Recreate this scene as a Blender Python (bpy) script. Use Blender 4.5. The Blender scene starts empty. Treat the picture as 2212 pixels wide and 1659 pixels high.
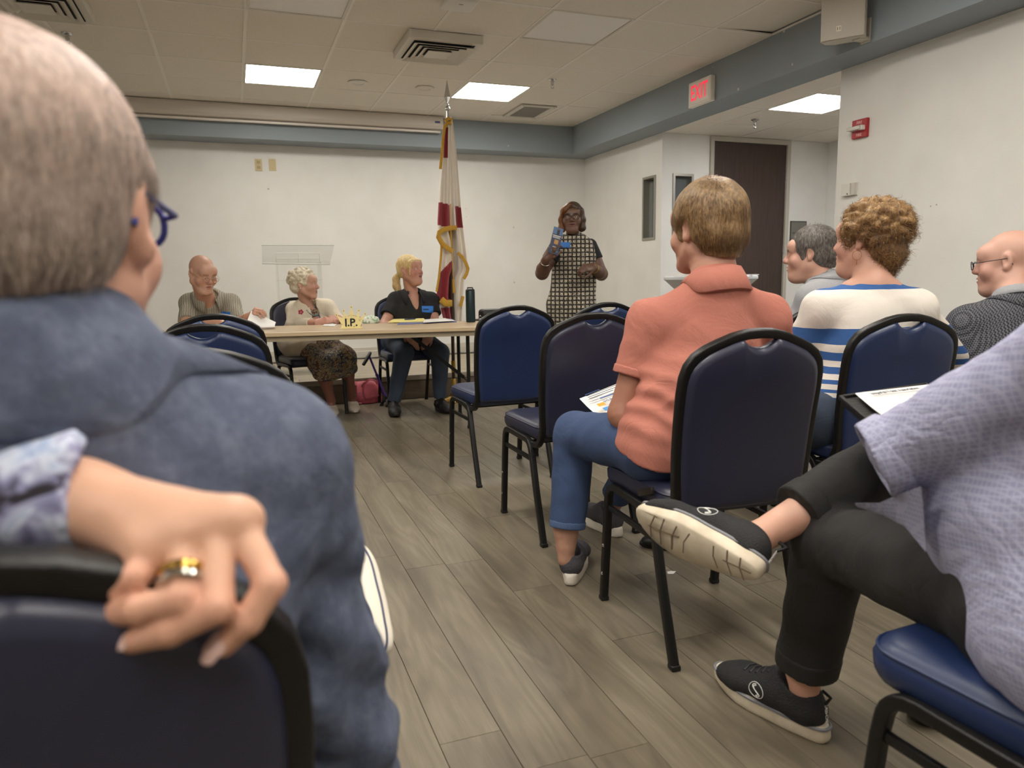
import bpy, bmesh, math, random
import numpy as np
from mathutils import Vector, Matrix
from mathutils.bvhtree import BVHTree

# ------------------------------------------------------------------ camera, light, exposure
sc = bpy.context.scene
COL = sc.collection
IW, IH, FPX = 2212, 1659, 1584.98
YAW, PITCH, ROLL = 0.357165, -0.145053, -0.015175
CAMH = 1.08
_f = Vector((math.sin(YAW)*math.cos(PITCH), math.cos(YAW)*math.cos(PITCH), math.sin(PITCH)))
_r = Vector((math.cos(YAW), -math.sin(YAW), 0))
_u = _r.cross(_f)
CR = math.cos(ROLL)*_r + math.sin(ROLL)*_u
CU = -math.sin(ROLL)*_r + math.cos(ROLL)*_u
CF = _f
cam_d = bpy.data.cameras.new('camera')
cam = bpy.data.objects.new('camera', cam_d)
COL.objects.link(cam)
cam.matrix_world = Matrix(((CR.x, CU.x, -CF.x, 0), (CR.y, CU.y, -CF.y, 0), (CR.z, CU.z, -CF.z, CAMH), (0, 0, 0, 1)))
cam_d.sensor_width = 36.0
cam_d.lens = 36.0*FPX/IW
cam_d.clip_start = 0.03
cam_d.dof.use_dof = True
cam_d.dof.focus_distance = 3.2
cam_d.dof.aperture_fstop = 4.6
sc.camera = cam

world = bpy.data.worlds.new('world'); sc.world = world
world.use_nodes = True
world.node_tree.nodes['Background'].inputs[0].default_value = (0.8, 0.85, 0.9, 1)
world.node_tree.nodes['Background'].inputs[1].default_value = 0.15
sc.view_settings.view_transform = 'Standard'
sc.view_settings.look = 'None'
sc.view_settings.exposure = 0.95
sc.view_settings.gamma = 1.0
sc.view_settings.use_curve_mapping = False
PANEL_POWER = 14.0         # radiance of a lit ceiling panel

# ------------------------------------------------------------------ pixel -> place helpers
def ray(x, y):
    return CF + CR*((x-IW/2)/FPX) - CU*((y-IH/2)/FPX)
CAM = Vector((0, 0, CAMH))
def WY(x, y, Y): d = ray(x, y); return CAM + d*(Y/d.y)
def WX(x, y, X): d = ray(x, y); return CAM + d*(X/d.x)
def WZ(x, y, z): d = ray(x, y); return CAM + d*((z-CAMH)/d.z)
def WD(x, y, t): return CAM + ray(x, y)*t

# ------------------------------------------------------------------ materials
def lin(c):
    return tuple((v/255/12.92 if v/255 <= .04045 else ((v/255+.055)/1.055)**2.4) for v in c[:3])
MATS = {}
def pm(name, rgb, rough=.5, metal=0., var=0., vscale=8., bump=0., bscale=60., rgb2=None, coat=0., stretch=None, spec=.5, sheen=0., coord='Object'):
    if name in MATS: return MATS[name]
    m = bpy.data.materials.new(name); m.use_nodes = True; MATS[name] = m
    nt = m.node_tree; b = nt.nodes['Principled BSDF']
    c = lin(rgb)
    b.inputs['Base Color'].default_value = (*c, 1)
    b.inputs['Roughness'].default_value = rough
    b.inputs['Metallic'].default_value = metal
    b.inputs['Specular IOR Level'].default_value = spec
    if coat: b.inputs['Coat Weight'].default_value = coat
    if sheen: b.inputs['Sheen Weight'].default_value = sheen
    if var or bump or rgb2:
        tc = nt.nodes.new('ShaderNodeTexCoord'); mp = nt.nodes.new('ShaderNodeMapping')
        nt.links.new(tc.outputs[coord], mp.inputs[0])
        if stretch: mp.inputs['Scale'].default_value = stretch
        if var or rgb2:
            n = nt.nodes.new('ShaderNodeTexNoise'); n.inputs['Scale'].default_value = vscale; n.inputs['Detail'].default_value = 4
            nt.links.new(mp.outputs[0], n.inputs['Vector'])
            cr = nt.nodes.new('ShaderNodeValToRGB')
            cr.color_ramp.elements[0].position = .3; cr.color_ramp.elements[1].position = .7
            c2 = lin(rgb2) if rgb2 else tuple(min(1, v*(1+var)) for v in c)
            c1 = c if rgb2 else tuple(v*(1-var) for v in c)
            cr.color_ramp.elements[0].color = (*c1, 1); cr.color_ramp.elements[1].color = (*c2, 1)
            nt.links.new(n.outputs[0], cr.inputs[0]); nt.links.new(cr.outputs[0], b.inputs['Base Color'])
        if bump:
            n2 = nt.nodes.new('ShaderNodeTexNoise'); n2.inputs['Scale'].default_value = bscale; n2.inputs['Detail'].default_value = 3
            nt.links.new(mp.outputs[0], n2.inputs['Vector'])
            bp = nt.nodes.new('ShaderNodeBump'); bp.inputs['Strength'].default_value = bump; bp.inputs['Distance'].default_value = .01
            nt.links.new(n2.outputs[0], bp.inputs['Height']); nt.links.new(bp.outputs[0], b.inputs['Normal'])
    return m

class NT:
    """small helper to write node materials"""
    def __init__(s, name):
        s.m = bpy.data.materials.new(name); s.m.use_nodes = True; MATS[name] = s.m
        s.t = s.m.node_tree; s.b = s.t.nodes['Principled BSDF']
    def n(s, kind, **kw):
        nd = s.t.nodes.new('ShaderNode'+kind)
        for k, v in kw.items():
            if k.startswith('i_'):
                key = k[2:]; key = int(key) if key.isdigit() else key.replace('_', ' ')
                nd.inputs[key].default_value = v
            else: setattr(nd, k, v)
        return nd
    def l(s, a, b): s.t.links.new(a, b)
    def math(s, op, a, b=None):
        nd = s.n('Math', operation=op)
        for i, v in enumerate((a, b)):
            if v is None: continue
            if isinstance(v, (int, float)): nd.inputs[i].default_value = v
            else: s.l(v, nd.inputs[i])
        return nd.outputs[0]
    def mix(s, fac, a, b, blend='MIX'):
        nd = s.n('MixRGB', blend_type=blend)
        for i, v in enumerate((fac, a, b)):
            if isinstance(v, (int, float)): nd.inputs[i].default_value = v
            elif isinstance(v, tuple): nd.inputs[i].default_value = (*lin(v), 1)
            else: s.l(v, nd.inputs[i])
        return nd.outputs[0]
    def coords(s, kind='Object', scale=(1, 1, 1), rot=(0, 0, 0)):
        tc = s.n('TexCoord'); mp = s.n('Mapping')
        mp.inputs['Scale'].default_value = scale; mp.inputs['Rotation'].default_value = rot
        s.l(tc.outputs[kind], mp.inputs[0]); return mp.outputs[0]
    def noise(s, vec, scale, detail=3, rough=.5, dist=0.):
        n = s.n('TexNoise'); n.inputs['Scale'].default_value = scale; n.inputs['Detail'].default_value = detail
        n.inputs['Roughness'].default_value = rough; n.inputs['Distortion'].default_value = dist
        s.l(vec, n.inputs['Vector']); return n.outputs[0]
    def ramp(s, fac, stops, interp='LINEAR'):
        r = s.n('ValToRGB'); r.color_ramp.interpolation = interp
        while len(r.color_ramp.elements) < len(stops): r.color_ramp.elements.new(.5)
        for e, (p, c) in zip(r.color_ramp.elements, stops):
            e.position = p; e.color = (*lin(c), 1) if len(c) == 3 else c
        s.l(fac, r.inputs[0]); return r.outputs[0]
    def bump(s, h, strength=.3, dist=.01):
        bp = s.n('Bump'); bp.inputs['Strength'].default_value = strength; bp.inputs['Distance'].default_value = dist
        s.l(h, bp.inputs['Height']); s.l(bp.outputs[0], s.b.inputs['Normal'])
    def out(s, col, rough=.6, metal=0.):
        if isinstance(col, tuple): s.b.inputs['Base Color'].default_value = (*lin(col), 1)
        else: s.l(col, s.b.inputs['Base Color'])
        s.b.inputs['Roughness'].default_value = rough; s.b.inputs['Metallic'].default_value = metal
        return s.m

# ------------------------------------------------------------------ mesh helpers
def link(o, parent=None, **props):
    COL.objects.link(o)
    if parent is not None: o.parent = parent
    for k, v in props.items():
        if v is not None: o[k] = v
    return o
def thing(name, label, cat, loc=(0, 0, 0), rz=0., group=None):
    o = bpy.data.objects.new(name, None); o.empty_display_size = .1
    o.location = loc; o.rotation_euler = (0, 0, rz)
    return link(o, None, label=label, category=cat, group=group)

class M:
    def __init__(s): s.b = bmesh.new(); s.mi = 0
    def _new(s, verts, faces):
        vs = [s.b.verts.new(v) for v in verts]
        for f in faces:
            try:
                fc = s.b.faces.new([vs[i] for i in f]); fc.material_index = s.mi
            except ValueError: pass
        return vs
    def box(s, c, d, bev=0., rot=None, seg=2):
        t = bmesh.new(); bmesh.ops.create_cube(t, size=1)
        for v in t.verts: v.co = Vector((v.co.x*d[0], v.co.y*d[1], v.co.z*d[2]))
        if bev: bmesh.ops.bevel(t, geom=list(t.edges), offset=bev, segments=seg, affect='EDGES', profile=.5)
        for v in t.verts: v.co = (rot @ v.co if rot is not None else v.co) + Vector(c)
        t.verts.index_update()
        s._new([v.co for v in t.verts], [[v.index for v in f.verts] for f in t.faces]); t.free(); return s
    def bounds(s, a, b, bev=0.):
        return s.box([(a[i]+b[i])/2 for i in range(3)], [abs(b[i]-a[i]) for i in range(3)], bev)
    def ring_loft(s, rings, cap=True, close=False):
        n = len(rings[0]); vs = []; fs = []
        for r in rings: vs += [tuple(p) for p in r]
        m = len(rings)
        for i in range(m if close else m-1):
            j = (i+1) % m
            for k in range(n):
                l = (k+1) % n
                fs.append((i*n+k, i*n+l, j*n+l, j*n+k))
        if cap and not close:
            fs.append(tuple(range(n-1, -1, -1))); fs.append(tuple((m-1)*n+k for k in range(n)))
        s._new(vs, fs); return s
    def tube(s, pts, r, n=8, close=False, cap=True, up=None, prof=None):
        pts = [Vector(p) for p in pts]; m = len(pts)
        rr = r if isinstance(r, (list, tuple)) else [r]*m
        rings = []; nrm = None
        for i in range(m):
            a = pts[(i-1) % m] if (close or i > 0) else pts[0]
            b = pts[(i+1) % m] if (close or i < m-1) else pts[-1]
            t = (b-a).normalized()
            if nrm is None:
                ref = Vector(up) if up is not None else (Vector((0, 0, 1)) if abs(t.z) < .9 else Vector((1, 0, 0)))
                nrm = (ref - t*ref.dot(t)).normalized()
            else: nrm = (nrm - t*nrm.dot(t)).normalized()
            bn = t.cross(nrm)
            if prof is None: rings.append([pts[i]+nrm*(rr[i]*math.cos(2*math.pi*k/n))+bn*(rr[i]*math.sin(2*math.pi*k/n)) for k in range(n)])
            else: rings.append([pts[i]+nrm*(p[0]*rr[i])+bn*(p[1]*rr[i]) for p in prof])
        return s.ring_loft(rings, cap, close)
    def lathe(s, prof, c=(0, 0, 0), n=20, axis=None, a0=0.):
        R = Matrix.Identity(3) if axis is None else Vector((0, 0, 1)).rotation_difference(Vector(axis)).to_matrix()
        rings = [[Vector(c)+R@Vector((max(r, 1e-4)*math.cos(a0+2*math.pi*k/n), max(r, 1e-4)*math.sin(a0+2*math.pi*k/n), z)) for k in range(n)] for r, z in prof]
        return s.ring_loft(rings, True)
    def ball(s, c, r, nu=14, nv=10, R=None):
        rr = (r, r, r) if isinstance(r, (int, float)) else r
        rings = []
        for i in range(nv+1):
            th = math.pi*(i+.02 if i == 0 else (i-.02 if i == nv else i))/nv
            ring = []
            for k in range(nu):
                v = Vector((rr[0]*math.sin(th)*math.cos(2*math.pi*k/nu), rr[1]*math.sin(th)*math.sin(2*math.pi*k/nu), -rr[2]*math.cos(th)))
                ring.append(Vector(c)+(R@v if R is not None else v))
            rings.append(ring)
        return s.ring_loft(rings, True)
    def prism(s, outline, h, mat4=None):
        n = len(outline); T = mat4 if mat4 is not None else Matrix.Identity(4)
        vs = [T@Vector((x, y, 0)) for x, y in outline]+[T@Vector((x, y, h)) for x, y in outline]
        fs = [tuple(range(n-1, -1, -1)), tuple(range(n, 2*n))]+[(i, (i+1) % n, n+(i+1) % n, n+i) for i in range(n)]
        s._new(vs, fs); return s
    def grid(s, P):
        """P: rows of points -> open sheet"""
        n = len(P[0]); vs = [p for r in P for p in r]
        s._new(vs, [(i*n+k, i*n+k+1, (i+1)*n+k+1, (i+1)*n+k) for i in range(len(P)-1) for k in range(n-1)]); return s
    def quad(s, a, b, c, d): s._new([a, b, c, d], [(0, 1, 2, 3)]); return s
    def mesh(s, name, smooth=False, fixn=True):
        if fixn: bmesh.ops.recalc_face_normals(s.b, faces=list(s.b.faces))
        me = bpy.data.meshes.new(name); s.b.to_mesh(me); s.b.free()
        if smooth:
            me.polygons.foreach_set('use_smooth', [True]*len(me.polygons))
            if smooth != 'all':
                me.set_sharp_from_angle(angle=math.radians(38))
        return me
    def obj(s, name, mat, parent=None, smooth=True, **props):
        me = s.mesh(name, smooth)
        for m_ in (mat if isinstance(mat, (list, tuple)) else [mat]): me.materials.append(m_)
        return link(bpy.data.objects.new(name, me), parent, **props)

def frame(o, x, y, z):
    x, y, z, o = Vector(x), Vector(y), Vector(z), Vector(o)
    return Matrix(((x.x, y.x, z.x, o.x), (x.y, y.y, z.y, o.y), (x.z, y.z, z.z, o.z), (0, 0, 0, 1)))
def text_mesh(name, txt, size, T, mat, parent, extrude=.0008, bold=0., shear=0.):
    cu = bpy.data.curves.new(name, 'FONT'); cu.body = txt; cu.size = size; cu.extrude = extrude; cu.offset = bold; cu.shear = shear
    cu.align_x = 'CENTER'; cu.align_y = 'CENTER'; cu.resolution_u = 3
    tmp = bpy.data.objects.new('tmp', cu); COL.objects.link(tmp)
    bpy.context.view_layer.update()
    me = bpy.data.meshes.new_from_object(tmp.evaluated_get(bpy.context.evaluated_depsgraph_get()))
    bpy.data.objects.remove(tmp); bpy.data.curves.remove(cu)
    me.transform(T); me.materials.clear(); me.materials.append(mat); me.name = name
    return link(bpy.data.objects.new(name, me), parent)
def copy_tree(o, parent=None):
    c = o.copy(); COL.objects.link(c); c.parent = parent
    for ch in o.children: copy_tree(ch, c)
    return c

rnd = random.Random(7)
# ------------------------------------------------------------------ shared materials
def wall_paint():
    k = NT('wall_paint'); v = k.coords('Object')
    n = k.noise(v, 3.0, 3); c = k.ramp(n, [(.3, (226, 224, 218)), (.7, (233, 231, 226))])
    k.bump(k.noise(v, 220, 2), .06, .004); return k.out(c, .75)
WALL = wall_paint()
SOFFIT = pm('soffit_paint', (143, 152, 158), .7, var=.03, vscale=2, bump=.05, bscale=200)
TRIMW = pm('trim_cream', (206, 200, 186), .6, var=.03)
def tile_mat():
    k = NT('ceiling_tile'); v = k.coords('Object')
    oi = k.n('ObjectInfo')
    n = k.noise(v, 260, 2); base = k.ramp(n, [(.25, (222, 215, 204)), (.6, (236, 229, 218))])
    t = k.mix(k.math('MULTIPLY', oi.outputs['Random'], .12), base, (214, 205, 190))
    k.bump(n, .25, .003); return k.out(t, .9)
TILE = tile_mat()
GRID = pm('ceiling_grid', (236, 231, 222), .5)
WHITE_METAL = pm('white_metal', (214, 208, 196), .45)
WHITE_PLASTIC = pm('white_plastic', (220, 217, 208), .4)
CHROME = pm('chrome', (200, 200, 200), .18, 1.)
BLACK = pm('black_plastic', (20, 20, 21), .45)
DARK = pm('dark_gap', (30, 30, 30), .8)
BRASS = pm('brass', (190, 155, 80), .28, 1.)
PAPER = pm('paper', (232, 230, 226), .7, var=.015, vscale=5)
INK = pm('ink', (60, 62, 66), .7)
def emit(name, rgb, s):
    m = bpy.data.materials.new(name); m.use_nodes = True; b = m.node_tree.nodes['Principled BSDF']
    b.inputs['Base Color'].default_value = (.8, .8, .8, 1)
    b.inputs['Emission Color'].default_value = (*lin(rgb), 1); b.inputs['Emission Strength'].default_value = s
    MATS[name] = m; return m
LIT = emit('lit_diffuser', (255, 250, 241), PANEL_POWER)
LIT2 = emit('lit_diffuser_hall', (252, 252, 252), PANEL_POWER)
UNLIT = pm('unlit_diffuser', (238, 236, 234), .5)

# ------------------------------------------------------------------ room
ZC = 2.7607; ZS = 2.458; YB = 8.19; XR = 4.03; XL = -3.9; YN = -3.6; SX = 3.725; SY = 7.88
GX0, GY0, T = -0.4283, 4.5403, 0.6096
def struct(name, a, b, mat, bev=0.):
    return M().bounds(a, b, bev).obj(name, mat, None, smooth=False, kind='structure')
struct('wall_back', (XL-.1, YB, -.05), (XR+.1, YB+.1, 3.0), WALL)
struct('wall_left', (XL-.1, YN, -.05), (XL, YB, 3.0), WALL)
struct('wall_rear', (XL-.1, YN-.1, -.05), (XR+2.3, YN, 3.0), WALL)
# right side: wall with a window next to the stage, opening to the hall, long wall near the camera
wz0, wz1, wy0, wy1 = 1.432, 2.07, 6.578, 6.825
w = M(); w.bounds((XR, 6.47, -.05), (XR+.11, wy0, 3)); w.bounds((XR, wy1, -.05), (XR+.11, YB, 3))
w.bounds((XR, wy0, -.05), (XR+.11, wy1, wz0)); w.bounds((XR, wy0, wz1), (XR+.11, wy1, 3))
w.obj('wall_right_stage', WALL, None, smooth=False, kind='structure')
struct('wall_right', (XR, YN, -.05), (XR+.12, 4.187, 3.0), WALL)
# hall behind the opening
ax0, ax1 = 4.16, 4.40
dx0, dx1, dz = 4.588, 5.59, 2.455
w = M(); w.bounds((XR+.11, 6.48, -.05), (ax0, 6.6, 3)); w.bounds((ax1, 6.48, -.05), (dx0, 6.6, 3)); w.bounds((ax0, 6.48, -.05), (ax1, 6.6, wz0)); w.bounds((ax0, 6.48, wz1+.005), (ax1, 6.6, 3))
w.bounds((dx0, 6.48, dz), (dx1, 6.6, 3)); w.bounds((dx1, 6.48, -.05), (6.2, 6.6, 3))
w.obj('wall_hall_back', WALL, None, smooth=False, kind='structure')
struct('wall_hall_right', (6.105, YN, -.05), (6.2, 6.48, 3.0), WALL)
struct('wall_booth_back', (XR+.12, 8.0, -.05), (5.4, 8.1, 3.0), pm('booth_wall', (120, 128, 130), .8))
struct('wall_booth_right', (5.3, 6.6, -.05), (5.4, 8.0, 3.0), pm('booth_wall', (120, 128, 130), .8))
# soffits
struct('trim_1', (XL, SY, ZS), (XR, YB, 3.0), SOFFIT)
struct('trim_2', (SX, YN, ZS), (XR+.004, SY, 3.0), SOFFIT)
# floor: slab, joints recessed, every plank its own piece
floor = struct('floor', (XL-.1, YN-.1, -.06), (6.2, YB+.1, -.004), pm('floor_joint', (78, 70, 58), .9))
def plank_mat(name, cols, rot=0.):
    k = NT(name); oi = k.n('ObjectInfo')
    tc = k.n('TexCoord'); add = k.n('VectorMath', operation='ADD')
    cmb = k.n('CombineXYZ'); r1 = k.math('MULTIPLY', oi.outputs['Random'], 37.); r2 = k.math('MULTIPLY', oi.outputs['Random'], 91.)
    k.l(r1, cmb.inputs[0]); k.l(r2, cmb.inputs[1]); k.l(r1, cmb.inputs[2])
    k.l(tc.outputs['Object'], add.inputs[0]); k.l(cmb.outputs[0], add.inputs[1])
    def mp(sc_):
        m_ = k.n('Mapping'); m_.inputs['Scale'].default_value = sc_; k.l(add.outputs[0], m_.inputs[0]); return m_.outputs[0]
    big = k.noise(mp((7, .9, 1)), 1.6, 4, .55, .6)
    # cathedral rings: contour lines of a stretched noise field
    ringf = k.noise(mp((5.5, .75, 1)), 1.0, 2, .4, .3)
    ring = k.math('SINE', k.math('MULTIPLY', ringf, 95.))
    fine = k.noise(mp((110, 3.5, 1)), 2.2, 4, .6)
    c = k.ramp(big, [(.25, cols[0]), (.5, cols[1]), (.78, cols[2])])
    c = k.mix(k.math('MULTIPLY', k.math('ADD', ring, 1.), .12), c, cols[3])
    c = k.mix(k.math('MULTIPLY', fine, .55), c, cols[4])
    tone = k.n('HueSaturation'); k.l(c, tone.inputs['Color'])
    k.l(k.math('ADD', k.math('MULTIPLY', oi.outputs['Random'], .22), .89), tone.inputs['Value'])
    k.bump(fine, .12, .002)
    m_ = k.out(tone.outputs[0], .42); return m_
PLANK = plank_mat('floor_plank', [(94, 85, 70), (129, 118, 99), (154, 143, 122), (68, 61, 50), (82, 74, 61)])
PW, PL = .1524, 1.22
def plank_mesh(w_, l_): return M().box((0, 0, -.006), (w_-.0016, l_-.0016, .012), .0006, seg=1).mesh('plank')
full = plank_mesh(PW, PL); full.materials.append(PLANK)
ends = {.53: 2.60, .376: 1.54, .84: 2.265, .99: 1.827}
stuff = M(); nk = 0
k0 = int(math.floor((XL-.685)/PW))
for k_ in range(k0, int((6.1-.685)/PW)+1):
    x0 = .685+k_*PW
    off = None
    for kx, e in ends.items():
        if abs(kx-x0) < .03: off = e
    if off is None: off = (k_*0.437*PL + rnd.random()*.25) % PL
    y = off - PL*math.ceil((off-YN)/PL)
    while y < 6.47:
        y1 = min(y+PL, 6.47)
        xm, ym = x0+PW/2, (y+y1)/2
        if y1-y > .03:
            vis = ym > .7 and ym > .9 and -.9 < xm < 4.9 and (xm < .75*ym+1.6) and xm > -.25*ym-.2
            if vis and nk < 296:
                if abs(y1-y-PL) < 1e-6: me = full
                else:
                    me = plank_mesh(PW, y1-y); me.materials.append(PLANK)
                o = bpy.data.objects.new('plank', me); o.location = (xm, ym, 0); link(o, floor); nk += 1
            else:
                stuff.box((xm, ym, -.006), (PW-.0016, y1-y-.0016, .012))
        y += PL
stuff.obj('plank_field', PLANK, floor, smooth=False, kind='stuff')

# ceiling: slab, tiles, metal grid
ceiling = struct('ceiling', (XL-.1, YN-.1, ZC+.05), (6.2, YB+.1, ZC+.12), pm('slab', (120, 115, 105), .9))
LIGHTS_ON = {(1, 3), (4, 3), (1, -3), (4, -3), (-2, -3), (1, -6), (4, -6), (-2, -6), (1, -9), (4, -9), (-2, -9)}
LIGHTS_OFF = {(1, 0), (4, 0), (-2, 0)}
ft = M().box((0, 0, .008), (T-.006, T-.006, .012), .002, seg=1).mesh('ceiling_tile'); ft.materials.append(TILE)
stuffc = M(); grid = M()
cmin = int(math.floor((XL-GX0)/T)); cmax = int(math.floor((SX-GX0)/T)); rmin = int(math.floor((YN-GY0)/T)); rmax = int(math.floor((SY-GY0)/T))
for c in range(cmin, cmax+1):
    for r in range(rmin, rmax+1):
        if (c, r) in LIGHTS_ON or (c, r) in LIGHTS_OFF or (c, r) == (5, 4): continue
        xa, xb = max(GX0+c*T, XL), min(GX0+(c+1)*T, SX); ya, yb = max(GY0+r*T, YN), min(GY0+(r+1)*T, SY)
        cx, cy, wx, wy = (xa+xb)/2, (ya+yb)/2, xb-xa, yb-ya
        if r < -3 or c < -3: stuffc.box((cx, cy, ZC+.01), (wx-.006, wy-.006, .012)); continue
        if wx > T-.01 and wy > T-.01: me = ft
        else:
            me = M().box((0, 0, .008), (wx-.006, wy-.006, .012), .002, seg=1).mesh('ceiling_tile'); me.materials.append(TILE)
        o = bpy.data.objects.new('ceiling_tile', me); o.location = (cx, cy, ZC+rnd.uniform(0, .0015))
        if (c, r) == (6, -1): o.location.z += .012; o.rotation_euler = (0, -.035, 0)
        link(o, ceiling)
stuffc.obj('ceiling_tile_field', TILE, ceiling, smooth=False, kind='stuff')
for c in range(cmin+1, cmax+1): grid.box((GX0+c*T, (YN+SY)/2, ZC+.004), (.022, SY-YN, .010))
for r in range(rmin+1, rmax+1): grid.box(((XL+SX)/2, GY0+r*T, ZC+.005), (SX-XL, .018, .010))
grid.bounds((SX-.012, YN, ZC), (SX, SY, ZC+.01)); grid.bounds((XL, SY-.012, ZC), (SX, SY, ZC+.01))
grid.obj('ceiling_grid', GRID, ceiling, smooth=False)
def ceiling_light(cx, cy, z, lit, label, w_=T, l_=T):
    o = thing('ceiling_light', label, 'light', (cx, cy, z), group='flat ceiling light panels')
    f = M(); a, b = w_/2-.004, l_/2-.004; e = .018
    for s_ in (-1, 1):
        f.box((s_*(a-e/2), 0, .003), (e, 2*b, .012)); f.box((0, s_*(b-e/2), .003), (2*a-2*e, e, .012))
    f.obj('frame', WHITE_METAL, o, smooth=False)
    M().box((0, 0, .006), (2*a-2*e, 2*b-2*e, .006)).obj('diffuser', (LIT if z > 2.6 else LIT2) if lit else UNLIT, o, smooth=False)
lab = {(1, 3): 'lit square ceiling panel to the left of the flag', (4, 3): 'lit square ceiling panel just right of the flag tip',
       (1, 0): 'unlit square ceiling panel cut by the top of the picture', (4, 0): 'unlit square ceiling panel right of the white wireless box'}
for (c, r) in sorted(LIGHTS_ON | LIGHTS_OFF):
    ceiling_light(GX0+(c+.5)*T, GY0+(r+.5)*T, ZC, (c, r) in LIGHTS_ON, lab.get((c, r), 'ceiling light panel behind the viewer'))
# hall ceiling
hc = M().bounds((XR+.004, YN, ZS+.05), (6.2, 6.48, ZS+.12)).obj('ceiling_hall', pm('slab', (120, 115, 105), .9), None, smooth=False, kind='structure')
hg = M(); hx0, hy0 = 4.335, 5.347
for c in range(-1, 3):
    for r in range(-9, 2):
        if (c, r) == (0, -1) or (c, r) == (0, -5): continue
        xa, xb = max(hx0+c*T, XR+.01), min(hx0+(c+1)*T, 6.1); ya, yb = max(hy0+r*T, YN), min(hy0+(r+1)*T, 6.478)
        if yb-ya < .02 or xb-xa < .02: continue
        me = M().box((0, 0, .008), (xb-xa-.006, yb-ya-.006, .012), .002, seg=1).mesh('ceiling_tile'); me.materials.append(TILE)
        o = bpy.data.objects.new('ceiling_tile', me); o.location = ((xa+xb)/2, (ya+yb)/2, ZS); link(o, hc)
for c in range(0, 3): hg.box((hx0+c*T, (YN+6.478)/2, ZS+.004), (.022, 6.478-YN, .010))
for r in range(-9, 2):
    if hy0+r*T < 6.45: hg.box(((XR+6.1)/2, hy0+r*T, ZS+.005), (6.1-XR-.01, .018, .010))
hg.obj('ceiling_grid', GRID, hc, smooth=False)
ceiling_light(hx0+T/2, hy0-T/2, ZS, True, 'lit ceiling panel in the hall beyond the exit sign')
ceiling_light(hx0+T/2, hy0-4.5*T, ZS, True, 'ceiling light panel behind the viewer')

# stage: deck, riser and their planks
stage = thing('stage', 'low wood-plank stage running along the back wall behind the long table', 'stage', (0, 6.47, 0))
ST = .215
SPM = plank_mat('stage_plank', [(150, 138, 116), (178, 166, 142), (192, 182, 160), (118, 106, 88), (138, 126, 106)])
RPM = plank_mat('riser_plank', [(96, 84, 70), (112, 99, 83), (124, 110, 92), (76, 66, 54), (88, 77, 64)])
M().bounds((XL+.01, .02, 0), (XR-.005, YB-6.475, ST-.012)).obj('platform', pm('stage_core', (90, 80, 66), .9), stage, smooth=False)
yy = .03; row = 0
while yy < 1.55:
    x = XL+.01 - rnd.uniform(0, 1.1)
    while x < XR-.01:
        a, b = max(x, XL+.01), min(x+1.22, XR-.006)
        if b-a > .05 :
            me = M().box((0, 0, -.006), (.1504, b-a-.002, .012), .0008, seg=1).mesh('plank'); me.materials.append(SPM)
            o = bpy.data.objects.new('plank', me); o.location = ((a+b)/2, yy+.0762, ST); o.rotation_euler = (0, 0, math.pi/2)
            # grain runs along the board
            link(o, stage)
        x += 1.22
    yy += .1524; row += 1
x = XL+.4
while x < XR-.01:
    a, b = x, min(x+1.22, XR-.006)
    me = M().box((0, 0, 0), (ST-.05, b-a-.002, .012), .001, seg=1).mesh('riser_plank'); me.materials.append(RPM)
    o = bpy.data.objects.new('riser_plank', me); o.matrix_local = frame(((a+b)/2, .010, (ST-.048)/2), (0, 0, 1), (1, 0, 0), (0, 1, 0)); link(o, stage); x += 1.22
M().bounds((XL+.01, -.012, ST-.045), (XR-.006, .03, ST+.003), .006).obj('nosing', pm('stage_nosing', (158, 148, 132), .45), stage)
bb = M(); bb.bounds((XL, YB-.016, ST), (XR, YB, ST+.115), .003); bb.bounds((XL, YB-.026, ST), (XR, YB, ST+.075), .004)
bb.obj('baseboard_back', TRIMW, None, smooth=False, kind='structure')
for nme, a, b in (('baseboard_right', (XR-.012, YN, 0), (XR, 4.187, .1)), ('baseboard_hall', (5.6, 6.468, 0), (6.1, 6.48, .1)), ('baseboard_left', (XL, YN, 0), (XL+.012, 6.4, .1))):
    struct(nme, a, b, TRIMW)

# door, windows
door = M()
fw = .042
door.bounds((dx0, 6.455, 0), (dx0+fw, 6.60, dz)); door.bounds((dx1-fw, 6.455, 0), (dx1, 6.60, dz)); door.bounds((dx0+fw, 6.455, dz-.048), (dx1-fw, 6.60, dz))
dfr = door.obj('door_1', pm('door_frame', (186, 180, 166), .45), None, smooth=False, kind='structure')
k = NT('dark_wood_door'); v = k.coords('Object', (40, 40, 1.3))
k.out(k.ramp(k.noise(v, 2, 5, .6), [(.3, (50, 37, 32)), (.55, (66, 50, 43)), (.75, (78, 60, 51))]), .45)
M().bounds((dx0+fw+.003, 6.475, .008), (dx1-fw-.003, 6.52, dz-.052), .002).obj('door_leaf', k.m, dfr, smooth=False)
for hz in (.3, 1.25, 2.1):
    M().bounds((dx1-fw-.012, 6.462, hz-.055), (dx1-fw+.006, 6.476, hz+.055), .002).obj('hinge', CHROME, dfr)
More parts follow.
